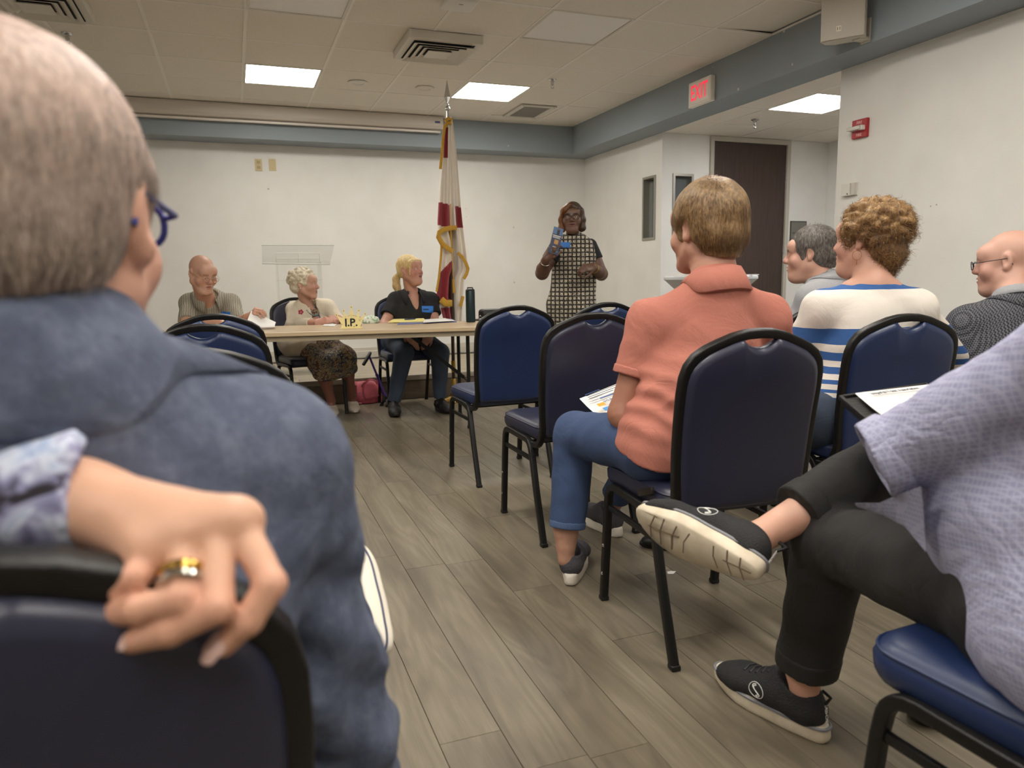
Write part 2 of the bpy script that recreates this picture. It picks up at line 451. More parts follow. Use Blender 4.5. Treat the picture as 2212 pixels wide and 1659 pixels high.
def window(name, org, xa, ya, na, w_, h_):
    """org: lower corner, xa along the wall, na towards the viewer"""
    T4 = frame(org, xa, (0, 0, 1), na)
    f = M(); b_ = .024
    def bx(x0, x1, y0, y1, z0, z1):
        vs = [T4@Vector((x, y, z)) for x in (x0, x1) for y in (y0, y1) for z in (z0, z1)]
        f._new(vs, [(0, 1, 3, 2), (4, 6, 7, 5), (0, 4, 5, 1), (2, 3, 7, 6), (0, 2, 6, 4), (1, 5, 7, 3)])
    bx(0, b_, 0, h_, -.11, .012); bx(w_-b_, w_, 0, h_, -.11, .012); bx(b_, w_-b_, 0, b_, -.11, .012); bx(b_, w_-b_, h_-b_, h_, -.11, .012)
    o = f.obj(name, pm('steel_frame', (168, 164, 154), .35, .7), None, smooth=False, kind='structure')
    g_ = M(); g_.quad(*[T4@Vector(p) for p in ((b_, b_, -.06), (w_-b_, b_, -.06), (w_-b_, h_-b_, -.06), (b_, h_-b_, -.06))])
    g_.obj('pane', GLASS_DARK, o, smooth=False)
    for q in (.08, h_-.08):
        M().ball(T4@Vector((w_-.012 if name.endswith('2') else .012, q, .013)), .004, 8, 6).obj('screw', CHROME, o)
gm = bpy.data.materials.new('window_glass'); gm.use_nodes = True; gb = gm.node_tree.nodes['Principled BSDF']
gb.inputs['Base Color'].default_value = (.55, .6, .6, 1); gb.inputs['Roughness'].default_value = .04; gb.inputs['Transmission Weight'].default_value = .75; gb.inputs['IOR'].default_value = 1.12
GLASS_DARK = gm
window('window_1', (XR, wy1, wz0), (0, -1, 0), None, (-1, 0, 0), wy1-wy0, wz1-wz0)
window('window_2', (ax0, 6.48, wz0), (1, 0, 0), None, (0, -1, 0), ax1-ax0, wz1-wz0+.005)

# ------------------------------------------------------------------ fixtures on ceiling and walls
def diffuser(cx, cy, label):
    o = thing('air_diffuser', label, 'air vent', (cx, cy, ZC), group='square air diffusers')
    a = .265
    M().box((0, 0, -.03), (2*a, 2*a, .06), .004).obj('housing', WHITE_METAL, o, smooth=False)
    M().box((0, 0, -.0605), (2*a-.09, 2*a-.09, .002)).obj('throat', DARK, o, smooth=False)
    for i, (q, dz_) in enumerate(((.218, .006), (.172, .008), (.128, .010), (.086, .012))):
        m = M(); q2 = q-.038
        for s_ in (0, 1, 2, 3):
            R = Matrix.Rotation(s_*math.pi/2, 4, 'Z')
            P = [R@Vector(p) for p in ((-q, -q, -.080), (q, -q, -.080), (q2, -q2, -.063), (-q2, -q2, -.063))]
            P2 = [p+Vector((0, 0, .003)) for p in P]
            m._new(P+P2, [(0, 1, 2, 3), (7, 6, 5, 4), (0, 4, 5, 1), (2, 6, 7, 3)])
        if i == 3: m.box((0, 0, -.0795), (2*q, 2*q, .003))
        m.obj('vane', WHITE_METAL, o, smooth=False)
diffuser(1.49, 5.44, 'square white air diffuser hanging below the ceiling near the flag')
diffuser(-.98, 5.27, 'square white air diffuser in the top left corner of the ceiling')
def sprinkler(x, y, z, label):
    o = thing('sprinkler', label, 'sprinkler', (x, y, z), group='ceiling sprinklers')
    M().lathe([(.0, 0), (.036, 0), (.034, -.006), (.018, -.012), (.018, -.022), (.012, -.024)], n=18).obj('escutcheon', CHROME, o)
    m = M(); m.lathe([(.013, -.02), (.013, -.045), (.006, -.05)], n=10); m.tube([(-.012, 0, -.045), (-.014, 0, -.058), (0, 0, -.07)], .0025, 6); m.tube([(.012, 0, -.045), (.014, 0, -.058), (0, 0, -.07)], .0025, 6)
    m.obj('head', CHROME, o)
    M().lathe([(0, -.070), (.016, -.071), (.016, -.074), (0, -.074)], n=12).obj('deflector', CHROME, o)
sprinkler(2.69, 6.098, ZC, 'chrome ceiling sprinkler between the flag and the exit sign')
sprinkler(-.95, 5.99, ZC, 'chrome ceiling sprinkler over the denim shirt man')
sprinkler(4.517, 5.702, ZS, 'chrome sprinkler in the hall ceiling above the brown door')
for x, y, l in ((1.114, 6.68, 'round white ceiling speaker nearer the lit left panel'), (1.711, 6.694, 'faint round ceiling plate nearer the flag tip')):
    o = thing('ceiling_disc', l, 'ceiling plate', (x, y, ZC), group='round ceiling plates')
    M().lathe([(0, 0), (.085, 0), (.085, -.006), (.07, -.012), (.05, -.012), (.045, -.006), (0, -.006)], n=28).obj('cover', WHITE_PLASTIC if x < 1.5 else TILE, o)
    M().lathe([(0, -.005), (.044, -.005), (.04, -.009), (0, -.009)], n=20).obj('grille', WHITE_METAL if x < 1.5 else TILE, o)
o = thing('return_grille', 'white framed grey return air grille in the ceiling', 'air vent', (2.96, 7.3, ZC))
m = M()
for s_ in (-1, 1):
    m.box((s_*.165, 0, -.004), (.05, .56, .012), .002); m.box((0, s_*.255, -.004), (.28, .05, .012), .002)
m.obj('frame', WHITE_METAL, o, smooth=False)
M().box((0, 0, -.001), (.285, .465, .004)).obj('mesh', pm('grille_mesh', (128, 122, 114), .6, var=.15, vscale=300), o, smooth=False)
for sx_ in (-1, 1):
    for sy_ in (-1, 1): M().ball((sx_*.165, sy_*.255, -.010), .005, 8, 6).obj('screw', CHROME, o)
# the tile left around the return grille
me = M().box((0, 0, .012), (T-.006, T-.006, .010)).mesh('ceiling_tile'); me.materials.append(TILE)
ot = bpy.data.objects.new('ceiling_tile', me); ot.location = (GX0+5.5*T, GY0+4.5*T, ZC); link(ot, ceiling)
o = thing('wireless_access_point', 'white rounded wireless access point under the ceiling', 'access point', (1.395, 4.55, ZC))
M().box((0, 0, -.03), (.2, .2, .035), .016, seg=4).obj('shell', WHITE_PLASTIC, o)
M().box((0, 0, -.007), (.12, .12, .014)).obj('mount', DARK, o, smooth=False)
m = M(); m.box((0, -.03, -.0478), (.026, .008, .001)); m.obj('mark', pm('grey_mark', (120, 118, 115), .6), o, smooth=False)
M().ball((0, -.085, -.043), .004, 8, 6).obj('status_light', WHITE_PLASTIC, o)

o = thing('projector_screen', 'closed white projector screen case along the top of the back wall', 'projector screen', (0, SY, ZC))
x0, x1 = -1.15, 2.17
prof = [(0, -.004), (-.115, -.004), (-.118, -.02), (-.118, -.10), (-.10, -.128), (-.02, -.145), (0, -.145)]
T4 = frame((x0, 0, 0), (0, 1, 0), (0, 0, 1), (1, 0, 0))
M().prism(prof, x1-x0, T4).obj('case', pm('screen_case', (205, 196, 186), .5), o, smooth=False)
M().bounds((x0+.03, -.075, -.165), (x1-.02, -.045, -.143), .004).obj('bottom_bar', pm('screen_bar', (222, 214, 204), .45), o, smooth=False)
M().bounds((x1-.09, -.1195, -.075), (x1-.035, -.118, -.055)).obj('label_sticker', pm('blue_label', (58, 66, 110), .5), o, smooth=False)

def wall_plate(c, w_, h_, mat, label, parts, na=(0, -1, 0), group=None):
    o = thing('wall_plate', label, 'wall plate', c, group=group)
    na = Vector(na); xa = Vector((0, 0, 1)).cross(na)
    T4 = frame((0, 0, 0), xa, (0, 0, 1), na)
    def bx(m, x0, x1, y0, y1, z0, z1):
        vs = [T4@Vector((x, y, z)) for x in (x0, x1) for y in (y0, y1) for z in (z0, z1)]
        m._new(vs, [(0, 1, 3, 2), (4, 6, 7, 5), (0, 4, 5, 1), (2, 3, 7, 6), (0, 2, 6, 4), (1, 5, 7, 3)])
    m = M(); bx(m, -w_/2, w_/2, -h_/2, h_/2, 0, .006); m.obj('plate', mat, o, smooth=False)
    for nme, rect, pmat, z1 in parts:
        m = M(); bx(m, *rect, .005, z1); m.obj(nme, pmat, o, smooth=False)
    return o, T4
BEIGE = pm('beige_plate', (196, 178, 130), .45)
SCR = pm('plate_screw', (150, 140, 110), .4, .6)
wall_plate((.316, YB, 2.254), .07, .118, BEIGE, 'beige double outlet high on the back wall',
           [('socket', (-.018, .018, .008, .044), pm('beige_dark', (178, 158, 112), .5), .009), ('socket', (-.018, .018, -.044, -.008), pm('beige_dark', (178, 158, 112), .5), .009),
            ('slot', (-.009, -.006, .022, .034), DARK, .0095), ('slot', (.006, .009, .022, .034), DARK, .0095), ('slot', (-.009, -.006, -.030, -.018), DARK, .0095), ('slot', (.006, .009, -.030, -.018), DARK, .0095), ('screw', (-.003, .003, -.003, .003), SCR, .008)])
wall_plate((.452, YB, 2.261), .07, .118, BEIGE, 'beige blank plate beside the high wall outlet', [('screw', (-.003, .003, .04, .046), SCR, .008), ('screw', (-.003, .003, -.046, -.04), SCR, .008)])
wall_plate((2.527, YB, 1.81), .07, .118, WALL, 'white blank plate on the back wall behind the flag', [('screw', (-.003, .003, .04, .046), SCR, .008), ('screw', (-.003, .003, -.046, -.04), SCR, .008)])
wall_plate((2.74, YB, .65), .075, .07, WALL, 'white outlet plate low on the wall behind the black bag', [('socket', (-.018, .018, -.02, .02), WHITE_PLASTIC, .009)])
wall_plate((XR, 4.045, 1.64), .125, .088, WHITE_PLASTIC, 'white thermostat box on the wall above the curly haired woman',
           [('cover', (-.058, .02, -.04, .04), WHITE_PLASTIC, .034), ('knob', (.026, .058, -.04, .04), pm('offwhite', (205, 200, 188), .45), .03), ('dial', (-.004, .004, -.034, -.026), BLACK, .036)], (-1, 0, 0))
o, T4 = wall_plate((5.743, 6.48, 1.52), .218, .215, pm('sign_frame', (42, 42, 42), .5), 'grey door sign with dark frame beside the brown door',
           [('panel', (-.1, .1, -.098, .098), pm('sign_grey', (118, 116, 108), .4), .009)])
text_mesh('lettering', 'MEETING', .026, Matrix.Translation((-.03, -.0095, -.02))@T4, pm('sign_dark', (60, 60, 58), .5), o)
# marks left on the wall
for y_, z_ in ((3.41, 1.47), (3.37, 1.475)):
    m = M(); m.lathe([(0, 0), (.004, .0), (.003, .002), (0, .002)], (XR, y_, z_), 10, (-1, 0, 0)); m.obj('wall_hole', pm('hole', (150, 145, 135), .8), bpy.data.objects['wall_right'])
for px_ in ((1110, 491), (1111, 610), (580, 408), (1098, 315)):
    p = WY(*px_, YB if px_[1] > 330 else SY); m = M(); m.lathe([(0, 0), (.010, .0), (.007, .003), (0, .003)], p, 10, (0, -1, 0)); m.obj('wall_mark', pm('wall_mark', (196, 192, 180), .8), bpy.data.objects['wall_back' if px_[1] > 330 else 'trim_1'])
for q in ((1694, 66, .014), (1712, 139, .010), (1595, 193, .012), (1540, 145, .005)):
    p = WX(q[0], q[1], SX); M().lathe([(0, 0), (q[2], 0), (q[2]*.8, .003), (0, .003)], p, 10, (-1, 0, 0)).obj('wall_mark', pm('paint_chip', (205, 205, 200), .8), bpy.data.objects['trim_2'])

# exit sign
o = thing('exit_sign', 'white exit sign with red letters on the blue-grey beam', 'sign', (SX, 5.36, 2.56))
M().box((-.022, 0, 0), (.044, .31, .2), .006).obj('housing', pm('sign_white', (232, 226, 214), .5), o, smooth=False)
M().box((-.0455, 0, 0), (.002, .27, .165)).obj('face', pm('sign_face', (238, 230, 218), .5), o, smooth=False)
RED_E = emit('exit_red', (255, 40, 70), .45); RED_E.node_tree.nodes['Principled BSDF'].inputs['Base Color'].default_value = (*lin((214, 40, 62)), 1)
T4 = frame((-.047, 0, .0), (0, -1, 0), (0, 0, 1), (-1, 0, 0))@Matrix.Diagonal((.70, 1.05, 1, 1))
text_mesh('lettering', 'EXIT', .165, T4, RED_E, o, .001, .0015)
# fire strobe
o = thing('fire_alarm', 'red fire alarm strobe on the right wall', 'alarm', (XR, 3.98, 2.032))
RED = pm('alarm_red', (168, 34, 40), .4)
M().box((-.012, 0, 0), (.024, .128, .122), .004).obj('plate', RED, o, smooth=False)
M().box((-.04, .012, .0), (.055, .115, .026), .004).obj('strobe', pm('strobe_lens', (220, 218, 210), .12, .35), o, smooth=False)
M().box((-.034, -.035, .0), (.045, .03, .03), .003).obj('strobe_cap', WHITE_PLASTIC, o, smooth=False)
for z_ in (.038, -.042):
    text_mesh('lettering', 'FIRE', .026, frame((-.0245, 0, z_), (0, -1, 0), (0, 0, 1), (-1, 0, 0)), pm('letter_pink', (235, 190, 185), .5), o)
# loudspeaker on the beam
o = thing('loudspeaker', 'pale grey box loudspeaker mounted on the beam at the top', 'speaker', (SX, 3.68, 2.635))
R = Matrix.Rotation(math.radians(36), 3, 'Z')@Matrix.Rotation(math.radians(-5), 3, 'Y')
prof = [(-.125, 0), (.125, 0), (.118, .10), (.07, .15), (-.07, .15), (-.118, .10)]
T4 = Matrix.Translation((-.19, 0, 0))@R.to_4x4()@frame((0, 0, -.16), (0, 1, 0), (1, 0, 0), (0, 0, 1))
SPK = pm('speaker_grey', (196, 190, 178), .5)
M().prism(prof, .34, T4).obj('cabinet', SPK, o, smooth=False)
M().box(Vector((-.19, 0, 0))+R@Vector((-.006, 0, .01)), (.014, .245, .335), .004, R).obj('grille', pm('speaker_grille', (186, 178, 166), .6, var=.1, vscale=500), o)
M().box(Vector((-.19, 0, 0))+R@Vector((-.0135, .02, -.10)), (.002, .026, .03), 0, R).obj('badge', pm('badge', (222, 212, 186), .4), o, smooth=False)
for q in (-.006, .006):
    M().box(Vector((-.19, 0, 0))+R@Vector((-.0148, .02+q, -.10)), (.001, .004, .018), 0, R).obj('badge_mark', pm('badge_dark', (96, 90, 80), .5), o, smooth=False)
m = M(); m.box((-.04, 0, -.15), (.09, .06, .02), .003); m.box((-.006, 0, -.1), (.012, .07, .14), .003); m.obj('bracket', SPK, o, smooth=False)
# ------------------------------------------------------------------ banquet chairs
TUBE = pm('chair_tube', (27, 26, 25), .38, .35, bump=.12, bscale=260, var=.15, vscale=300)
def vinyl(name, rgb):
    k = NT(name); v = k.coords('Object')
    n = k.noise(v, 5, 3); c = k.mix(k.math('MULTIPLY', n, .35), rgb, tuple(int(x*.7) for x in rgb))
    k.bump(k.noise(v, 420, 2), .10, .002); m = k.out(c, .40); k.b.inputs['Coat Weight'].default_value = .15; k.b.inputs['Coat Roughness'].default_value = .35
    return m
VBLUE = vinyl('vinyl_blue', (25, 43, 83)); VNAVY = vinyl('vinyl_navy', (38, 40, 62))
SQ = [(math.copysign(abs(math.cos(a))**.35, math.cos(a)), math.copysign(abs(math.sin(a))**.35, math.sin(a))) for a in [2*math.pi*(i+.5)/16 for i in range(16)]]
def arc(p0, p1, p2, n=5):
    p0, p1, p2 = Vector(p0), Vector(p1), Vector(p2)
    return [p0*(1-t)**2+p1*2*t*(1-t)+p2*t*t for t in [i/n for i in range(n+1)]]
def back_y(z):      # local y of the back tube at height z
    return -.205-.03*((z-.47)/.4)-.035*max(0, (z-.55)/.38)**2
HB = .21
def top_curve(t):   # outline of the back frame centre-line, t in -1..1 -> (x, z)
    a = abs(t)
    pts = [(0, .925), (.04, .923), (.08, .914), (.12, .899), (.155, .884), (.182, .866), (.199, .842), (.207, .812), (.209, .77), (.208, .70), (.206, .6), (.20, .49)]
    s_ = a*(len(pts)-1); i = min(int(s_), len(pts)-2); f_ = s_-i
    return (math.copysign(pts[i][0]*(1-f_)+pts[i+1][0]*f_, t), pts[i][1]*(1-f_)+pts[i+1][1]*f_)
def chair_meshes():
    d = {}
    for nme, s_ in (('l', -1), ('r', 1)):
        x = s_*.212
        front = [(x, .235, .012), (x, .205, .33)]+arc((x, .2, .36), (x, .195, .412), (x, .14, .413), 6)+[(x, .03, .411)]
        rear = [(x, .03, .411)]+arc((x, -.06, .41), (x, -.10, .409), (x, -.115, .365), 6)+[(x, -.165, .2), (x, -.232, .012)]
        d['leg_f'+nme] = M().tube(front, .0125, prof=SQ, up=(1, 0, 0)).mesh('leg', True)
        d['leg_r'+nme] = M().tube(rear, .0125, prof=SQ, up=(1, 0, 0)).mesh('leg', True)
        m = M(); m.box((x, .236, .008), (.028, .028, .016), .004); d['cap_f'+nme] = m.mesh('foot_cap', True)
        m = M(); m.box((x, -.234, .008), (.028, .030, .016), .004); d['cap_r'+nme] = m.mesh('foot_cap', True)
        m = M(); m.box((x, .045, .335), (.014, .32, .018), .003); d['str'+nme] = m.mesh('stretcher', True)
        for iz, z in enumerate((.10, .20)): d['riv%d' % iz+nme] = M().lathe([(0, 0), (.006, 0), (.004, .003), (0, .003)], (x+s_*.0125, .226-z*.09+.006, z), 8, (s_, 0, 0)).mesh('rivet', True)
    pts = []
    for s_ in (-1,):
        pts += [Vector((-.20, -.10, .395))]+arc((-.20, -.13, .397), (-.20, -.185, .40), (-.20, back_y(.49), .48), 6)
    N = 44
    for i in range(N+1):
        t = -1+2*i/N; x, z = top_curve(t)
        if z < .5: continue
        pts.append(Vector((x, back_y(z), z)))
    pts += [Vector((-p.x, p.y, p.z)) for p in reversed(arc((-.20, -.13, .397), (-.20, -.185, .40), (-.20, back_y(.49), .48), 6))]+[Vector((.20, -.10, .395))]
    d['back_frame'] = M().tube(pts, .0125, prof=SQ, up=(0, 1, 0)).mesh('back_frame', True)
    # upholstered back: closed outline with the hand-hold notch
    side = []
    for i in range(60):
        x, z = top_curve(-1+i/60)
        if x > -.056: break
        side.append((x+.006 if x > -.19 else x+.004, z-.007))
    side = side[2:][::3]+[side[-1]] if (len(side)-3) % 3 else side[2:][::3]
    side = [q for i, q in enumerate(side) if i == 0 or q != side[i-1]]
    out = list(side)
    xa, za = out[-1]
    for i in range(1, 12):
        u = i/12; x = xa*(1-2*u); out.append((x, za-.024*math.sin(math.pi*u)**.8))
    out += [(-x, z) for x, z in reversed(side)]
    low = [(.192, .455), (.18, .442), (.1, .437), (0, .435), (-.1, .437), (-.18, .442), (-.192, .455)]
    out += low
    cx, cz = 0, .66
    rings = []
    for sc_, dy in ((.90, -.022), (.955, -.020), (.985, -.013), (1, 0), (.985, .012), (.955, .018), (.9, .020)):
        rings.append([Vector((x*sc_, back_y(z)+dy, cz+(z-cz)*sc_)) for x, z in out])
    m = M(); m.ring_loft(rings, False)
    n = len(out)
    for ring, flip in ((rings[0], 1), (rings[-1], -1)):
        # fill with shrinking rings
        cur = ring; dy0 = -.022 if flip == 1 else .020
        prev = ring
        for sc_ in (.6, .3, .03):
            nx = [Vector((x*sc_*.9, back_y(cz+(z-cz)*sc_*.9)+dy0*(1+.12*(1-sc_)), cz+(z-cz)*sc_*.9)) for x, z in out]
            m.ring_loft([prev, nx], False); prev = nx
        m._new(prev, [tuple(range(n))])
    bmesh.ops.remove_doubles(m.b, verts=list(m.b.verts), dist=1e-5)
    d['back'] = m.mesh('backrest', 'all')
    # seat cushion
    rings = []
    def rr(w_, y0, y1, r_):
        o_ = []
        for cx_, cy_, a0 in ((w_-r_, y1-r_, 0), (-w_+r_, y1-r_, 90), (-w_*.96+r_, y0+r_, 180), (w_*.96-r_, y0+r_, 270)):
            for q in range(6): a = math.radians(a0+q*18); o_.append((cx_+r_*math.cos(a), cy_+r_*math.sin(a)))
        return o_
    for w_, y0, y1, z, r_ in ((.195, -.165, .235, .414, .05), (.207, -.178, .25, .418, .06), (.212, -.182, .256, .432, .06), (.213, -.183, .258, .455, .06), (.208, -.18, .253, .468, .06), (.205, -.177, .25, .471, .058), (.2, -.172, .245, .478, .055), (.185, -.158, .23, .485, .05), (.14, -.11, .18, .489, .05), (.07, -.04, .11, .491, .05)):
        rings.append([Vector((x, y, z)) for x, y in rr(w_, y0, y1, r_)])
    d['seat'] = M().ring_loft(rings, True).mesh('seat', 'all')
    m = M(); rim = [Vector((x, y, .4695)) for x, y in rr(.2085, -.18, .2535, .06)]; m.tube(rim, .003, 6, close=True); d['piping'] = m.mesh('piping', True)
    m = M(); m.box((0, -.09, .402), (.40, .018, .018), .003); d['rail1'] = m.mesh('cross_rail', True)
    m = M(); m.box((0, .14, .405), (.40, .018, .016), .003); d['rail2'] = m.mesh('cross_rail', True)
    return d
CM = chair_meshes()
for k_, me in CM.items():
    me.materials.append(VBLUE if k_ in ('back', 'seat', 'piping') else (BLACK if k_.startswith('cap') else (CHROME if k_.startswith('riv') else TUBE)))
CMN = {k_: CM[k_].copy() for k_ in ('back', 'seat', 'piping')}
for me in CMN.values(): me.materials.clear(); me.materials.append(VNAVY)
def chair(x, y, yaw, label, navy=False, group='blue vinyl banquet chairs'):
    """x, y: point on the floor midway between the four feet; yaw 0 faces +Y"""
    o = thing('banquet_chair', label, 'chair', (x, y, 0), yaw, group)
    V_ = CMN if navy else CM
    def part(name, me, par=o): return link(bpy.data.objects.new(name, me), par)
    s_ = part('seat', V_['seat']); part('piping', V_['piping'], s_)
    part('backrest', V_['back']); part('back_frame', CM['back_frame'])
    for q in 'lr':
        for w_ in 'fr':
            lg = part('leg', CM['leg_'+w_+q]); part('foot_cap', CM['cap_'+w_+q], lg)
            if w_ == 'f': part('rivet', CM['riv0'+q], lg); part('rivet', CM['riv1'+q], lg)
        part('stretcher', CM['str'+q])
    part('cross_rail', CM['rail1']); part('cross_rail', CM['rail2'])
    return o
chair(1.33, 3.765, .03, 'empty blue chair standing beside the right end of the table')
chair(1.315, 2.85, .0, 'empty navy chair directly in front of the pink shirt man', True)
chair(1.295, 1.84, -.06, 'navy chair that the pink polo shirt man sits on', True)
chair(1.87, 3.80, .02, 'blue chair seen just over the navy chair by the standing woman')
chair(2.16, 2.12, -.14, 'blue chair that the striped top woman sits on')
chair(2.86, 2.10, .1, 'blue chair under the bald man in the checked jacket')
chair(2.50, 2.92, .05, 'blue chair under the grey haired man in grey shirt')
chair(-.10, 3.80, .02, 'empty blue chair nearest the table in the left column')
chair(-.115, 2.98, .02, 'middle one of the three empty blue chairs in left column')
chair(-.105, 2.00, .02, 'nearest of the three empty blue chairs in left column')
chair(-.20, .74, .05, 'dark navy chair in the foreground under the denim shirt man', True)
chair(1.165, .635, .06, 'blue chair in the bottom right corner under the lavender shirt man')
chair(-.21, 6.16, math.pi, 'blue chair of the bald man behind the table')
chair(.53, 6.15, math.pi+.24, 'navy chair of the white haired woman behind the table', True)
chair(1.345, 6.15, math.pi, 'blue chair of the blonde woman behind the table')

# ------------------------------------------------------------------ folding table
TL, TW, TZ = 2.44, .74, .74
ang = math.atan2(4.86-5.19, 1.562+.573)
tab = thing('folding_table', 'long folding table with wood laminate top and black legs', 'table', (-.573+.0, 5.187, 0), ang)
LAM = NT('table_laminate'); v = LAM.coords('Object', (.6, 9, 9)); LAM.out(LAM.ramp(LAM.noise(v, 2.2, 5, .6, .3), [(.3, (186, 162, 128)), (.7, (204, 183, 150))]), .38); LAM = LAM.m
M().bounds((0, 0, TZ-.028), (TL, TW, TZ), .004).obj('tabletop', LAM, tab, smooth=False)
ap = M()
for a, b in (((.03, .02, TZ-.062), (TL-.03, .04, TZ-.028)), ((.03, TW-.04, TZ-.062), (TL-.03, TW-.02, TZ-.028)), ((.03, .04, TZ-.062), (.05, TW-.04, TZ-.028)), ((TL-.05, .04, TZ-.062), (TL-.03, TW-.04, TZ-.028))): ap.bounds(a, b)
ap.obj('apron', pm('table_apron', (150, 136, 112), .5), tab, smooth=False)
for lx in (.28, TL-.33):
    for ly in (.13, TW-.10):
        lg = M().tube([(lx, ly, .015), (lx, ly, TZ-.03)], .0135, 10).obj('leg', TUBE, tab)
        M().lathe([(0, 0), (.017, 0), (.017, .02), (.0135, .024)], (lx, ly, 0), 12).obj('foot_cap', BLACK, lg)
    m = M(); m.tube([(lx, .13, .12), (lx, TW-.1, .12)], .009, 8); m.tube([(lx, .13, TZ-.07), (lx, TW-.1, TZ-.07)], .009, 8); m.obj('leg_rail', TUBE, tab)
    d_ = 1 if lx < 1 else -1
    m = M(); m.tube([(lx, TW/2, TZ-.40), (lx+d_*.42, TW/2, TZ-.045)], .009, 8, prof=[(1.4, .35), (-1.4, .35), (-1.4, -.35), (1.4, -.35)]); m.tube([(lx, .13, TZ-.40), (lx, TW-.1, TZ-.40)], .008, 8); m.obj('brace', TUBE, tab)
def tpt(x, y): p = WZ(x, y, TZ); return p       # point on the table top under a pixel

# crown name card
p = tpt(759, 709)
o = thing('crown_card', 'cream crown-shaped card reading I.P. standing on the table', 'card', p)
face = Vector((p.x, p.y, 0)).normalized(); xa = Vector((face.y, -face.x, 0))
CREAM = pm('cream_card', (238, 222, 160), .6)
s_ = 1/270.
T4 = frame((0, 0, 0), xa, (0, 0, 1), -face)@Matrix.Translation((0, .002, -.002))
out = [(-.068, 0), (.068, 0), (.07, .03), (.098, .09), (.063, .072), (.055, .115), (.03, .078), (.006, .140), (-.02, .08), (-.046, .115), (-.056, .072), (-.096, .088), (-.068, .03)]
M().prism(out, .004, T4).obj('crown', CREAM, o, smooth=False)
M().box((0, 0, .0015), (.16, .05, .003), 0, Matrix(((xa.x, face.x, 0), (xa.y, face.y, 0), (0, 0, 1)))).obj('base', CREAM, o, smooth=False)
for bx_, bz_ in ((-.097, .093), (-.047, .12), (.006, .145), (.056, .12), (.099, .095)):
    m = M(); m.lathe([(0, 0), (.010, 0), (.010, .004), (0, .004)], T4@Vector((bx_, bz_, 0)), 12, -face); m.obj('point_ball', CREAM, o)
    m = M(); m.lathe([(0, 0), (.0035, 0), (0, .002)], T4@Vector((bx_, bz_, .0042)), 8, -face); m.obj('point_dot', pm('dot_brown', (90, 62, 40), .6), o)
rr_ = random.Random(3)
for i in range(46):
    x_ = rr_.uniform(-.085, .085); z_ = rr_.uniform(.005, .10)
    if z_ > .06 and abs(x_) > .065: continue
    if abs(x_) < .055 and .012 < z_ < .062: continue
    m = M(); m.lathe([(0, 0), (.0024, 0), (0, .001)], T4@Vector((x_, min(z_, .09-.25*abs(x_)), .0042)), 6, -face); m.obj('point_dot', pm('dot_brown', (90, 62, 40), .6), o)
text_mesh('lettering', 'I.P.', .075, T4@Matrix.Translation((-.0, .036, .0045)), pm('ink_black', (22, 22, 22), .6), o, .0008, .002)
# crumpled tissue
def lump(name, c, r, mat, label, cat, seed, amp=.35):
    m = M(); m.ball((0, 0, 0), r, 28, 20); R_ = random.Random(seed); ph = [[R_.uniform(-1, 1) for _ in range(3)]+[R_.uniform(0, 6)] for _ in range(9)]
    for v_ in m.b.verts:
        q = Vector(v_.co).normalized(); f_ = sum(abs(math.sin(5*(a*q.x+b*q.y+c_*q.z)+d))-.5 for a, b, c_, d in ph)/9*2.2
        v_.co *= 1+amp*f_; v_.co.z = max(v_.co.z, -r[2]*.6)
    o_ = m.obj(name, mat, None, 'all', label=label, category=cat); o_.location = Vector(c)+Vector((0, 0, r[2]*.6)); return o_
TIS = NT('tissue'); v = TIS.coords('Object'); TIS.out(TIS.ramp(TIS.noise(v, 60, 2), [(.5, (232, 232, 222)), (.62, (150, 190, 150))]), .8)
lump('crumpled_tissue', tpt(801, 698), (.062, .04, .034), TIS.m, 'crumpled white and green tissue lying on the table', 'tissue', 5)
# papers, folder, pen on the table in front of the blonde woman
def flat(name, quad, z, th, mat, label, cat, parent=None):
    q = [WZ(x, y, TZ+z) for x, y in quad]; m = M()
    up = Vector((0, 0, th)); m._new(q+[p_+up for p_ in q], [(3, 2, 1, 0), (4, 5, 6, 7), (0, 1, 5, 4), (1, 2, 6, 5), (2, 3, 7, 6), (3, 0, 4, 7)])
    return m.obj(name, mat, parent, False, **(dict(label=label, category=cat) if label else {}))
flat('folder', ((860, 701), (872, 692), (962, 689), (985, 691), (986, 697)), .0, .004, pm('folder_blue', (104, 112, 160), .5), 'blue-grey folder lying under the papers on the table', 'folder')if False else None
flat('folder', ((858, 702), (868, 692.5), (975, 689), (987, 696)), .0005, .004, pm('folder_blue', (104, 112, 160), .5), 'blue-grey folder lying under the papers on the table', 'folder')
pad = flat('legal_pad', ((838, 697), (850, 690.5), (915, 689), (922, 695.5)), .0052, .006, pm('pad_yellow', (236, 224, 142), .7), 'yellow legal pad in front of the blonde woman', 'notepad')
flat('paper_sheet', ((914, 697), (917, 690.5), (960, 687.5), (984, 693)), .0118, .002, PAPER, 'white paper sheets on the folder in front of blonde woman', 'paper')
p = WZ(884, 691, TZ+.013)
o = thing('ballpoint_pen', 'dark blue pen lying on the yellow legal pad', 'pen', p)
M().tube([(-.04, -.02, .006), (.05, .015, .006)], .005, 8).obj('barrel', pm('pen_blue', (40, 50, 100), .35), o)
M().tube([(.05, .015, .006), (.062, .0197, .006)], [.005, .001], 8).obj('tip', CHROME, o)
p = WZ(905, 702, TZ)
flat('white_card', ((697, 704), (702, 700.5), (727, 701), (723, 705.5)), .0003, .004, PAPER, 'small white card under the old woman\'s clasped hands', 'card')
p = tpt(777, 704)
M().box((0, 0, .007), (.03, .015, .014), .003).obj('binder_clip', BLACK, None, label='tiny black clip on the table right of the crown card', category='clip').location = p
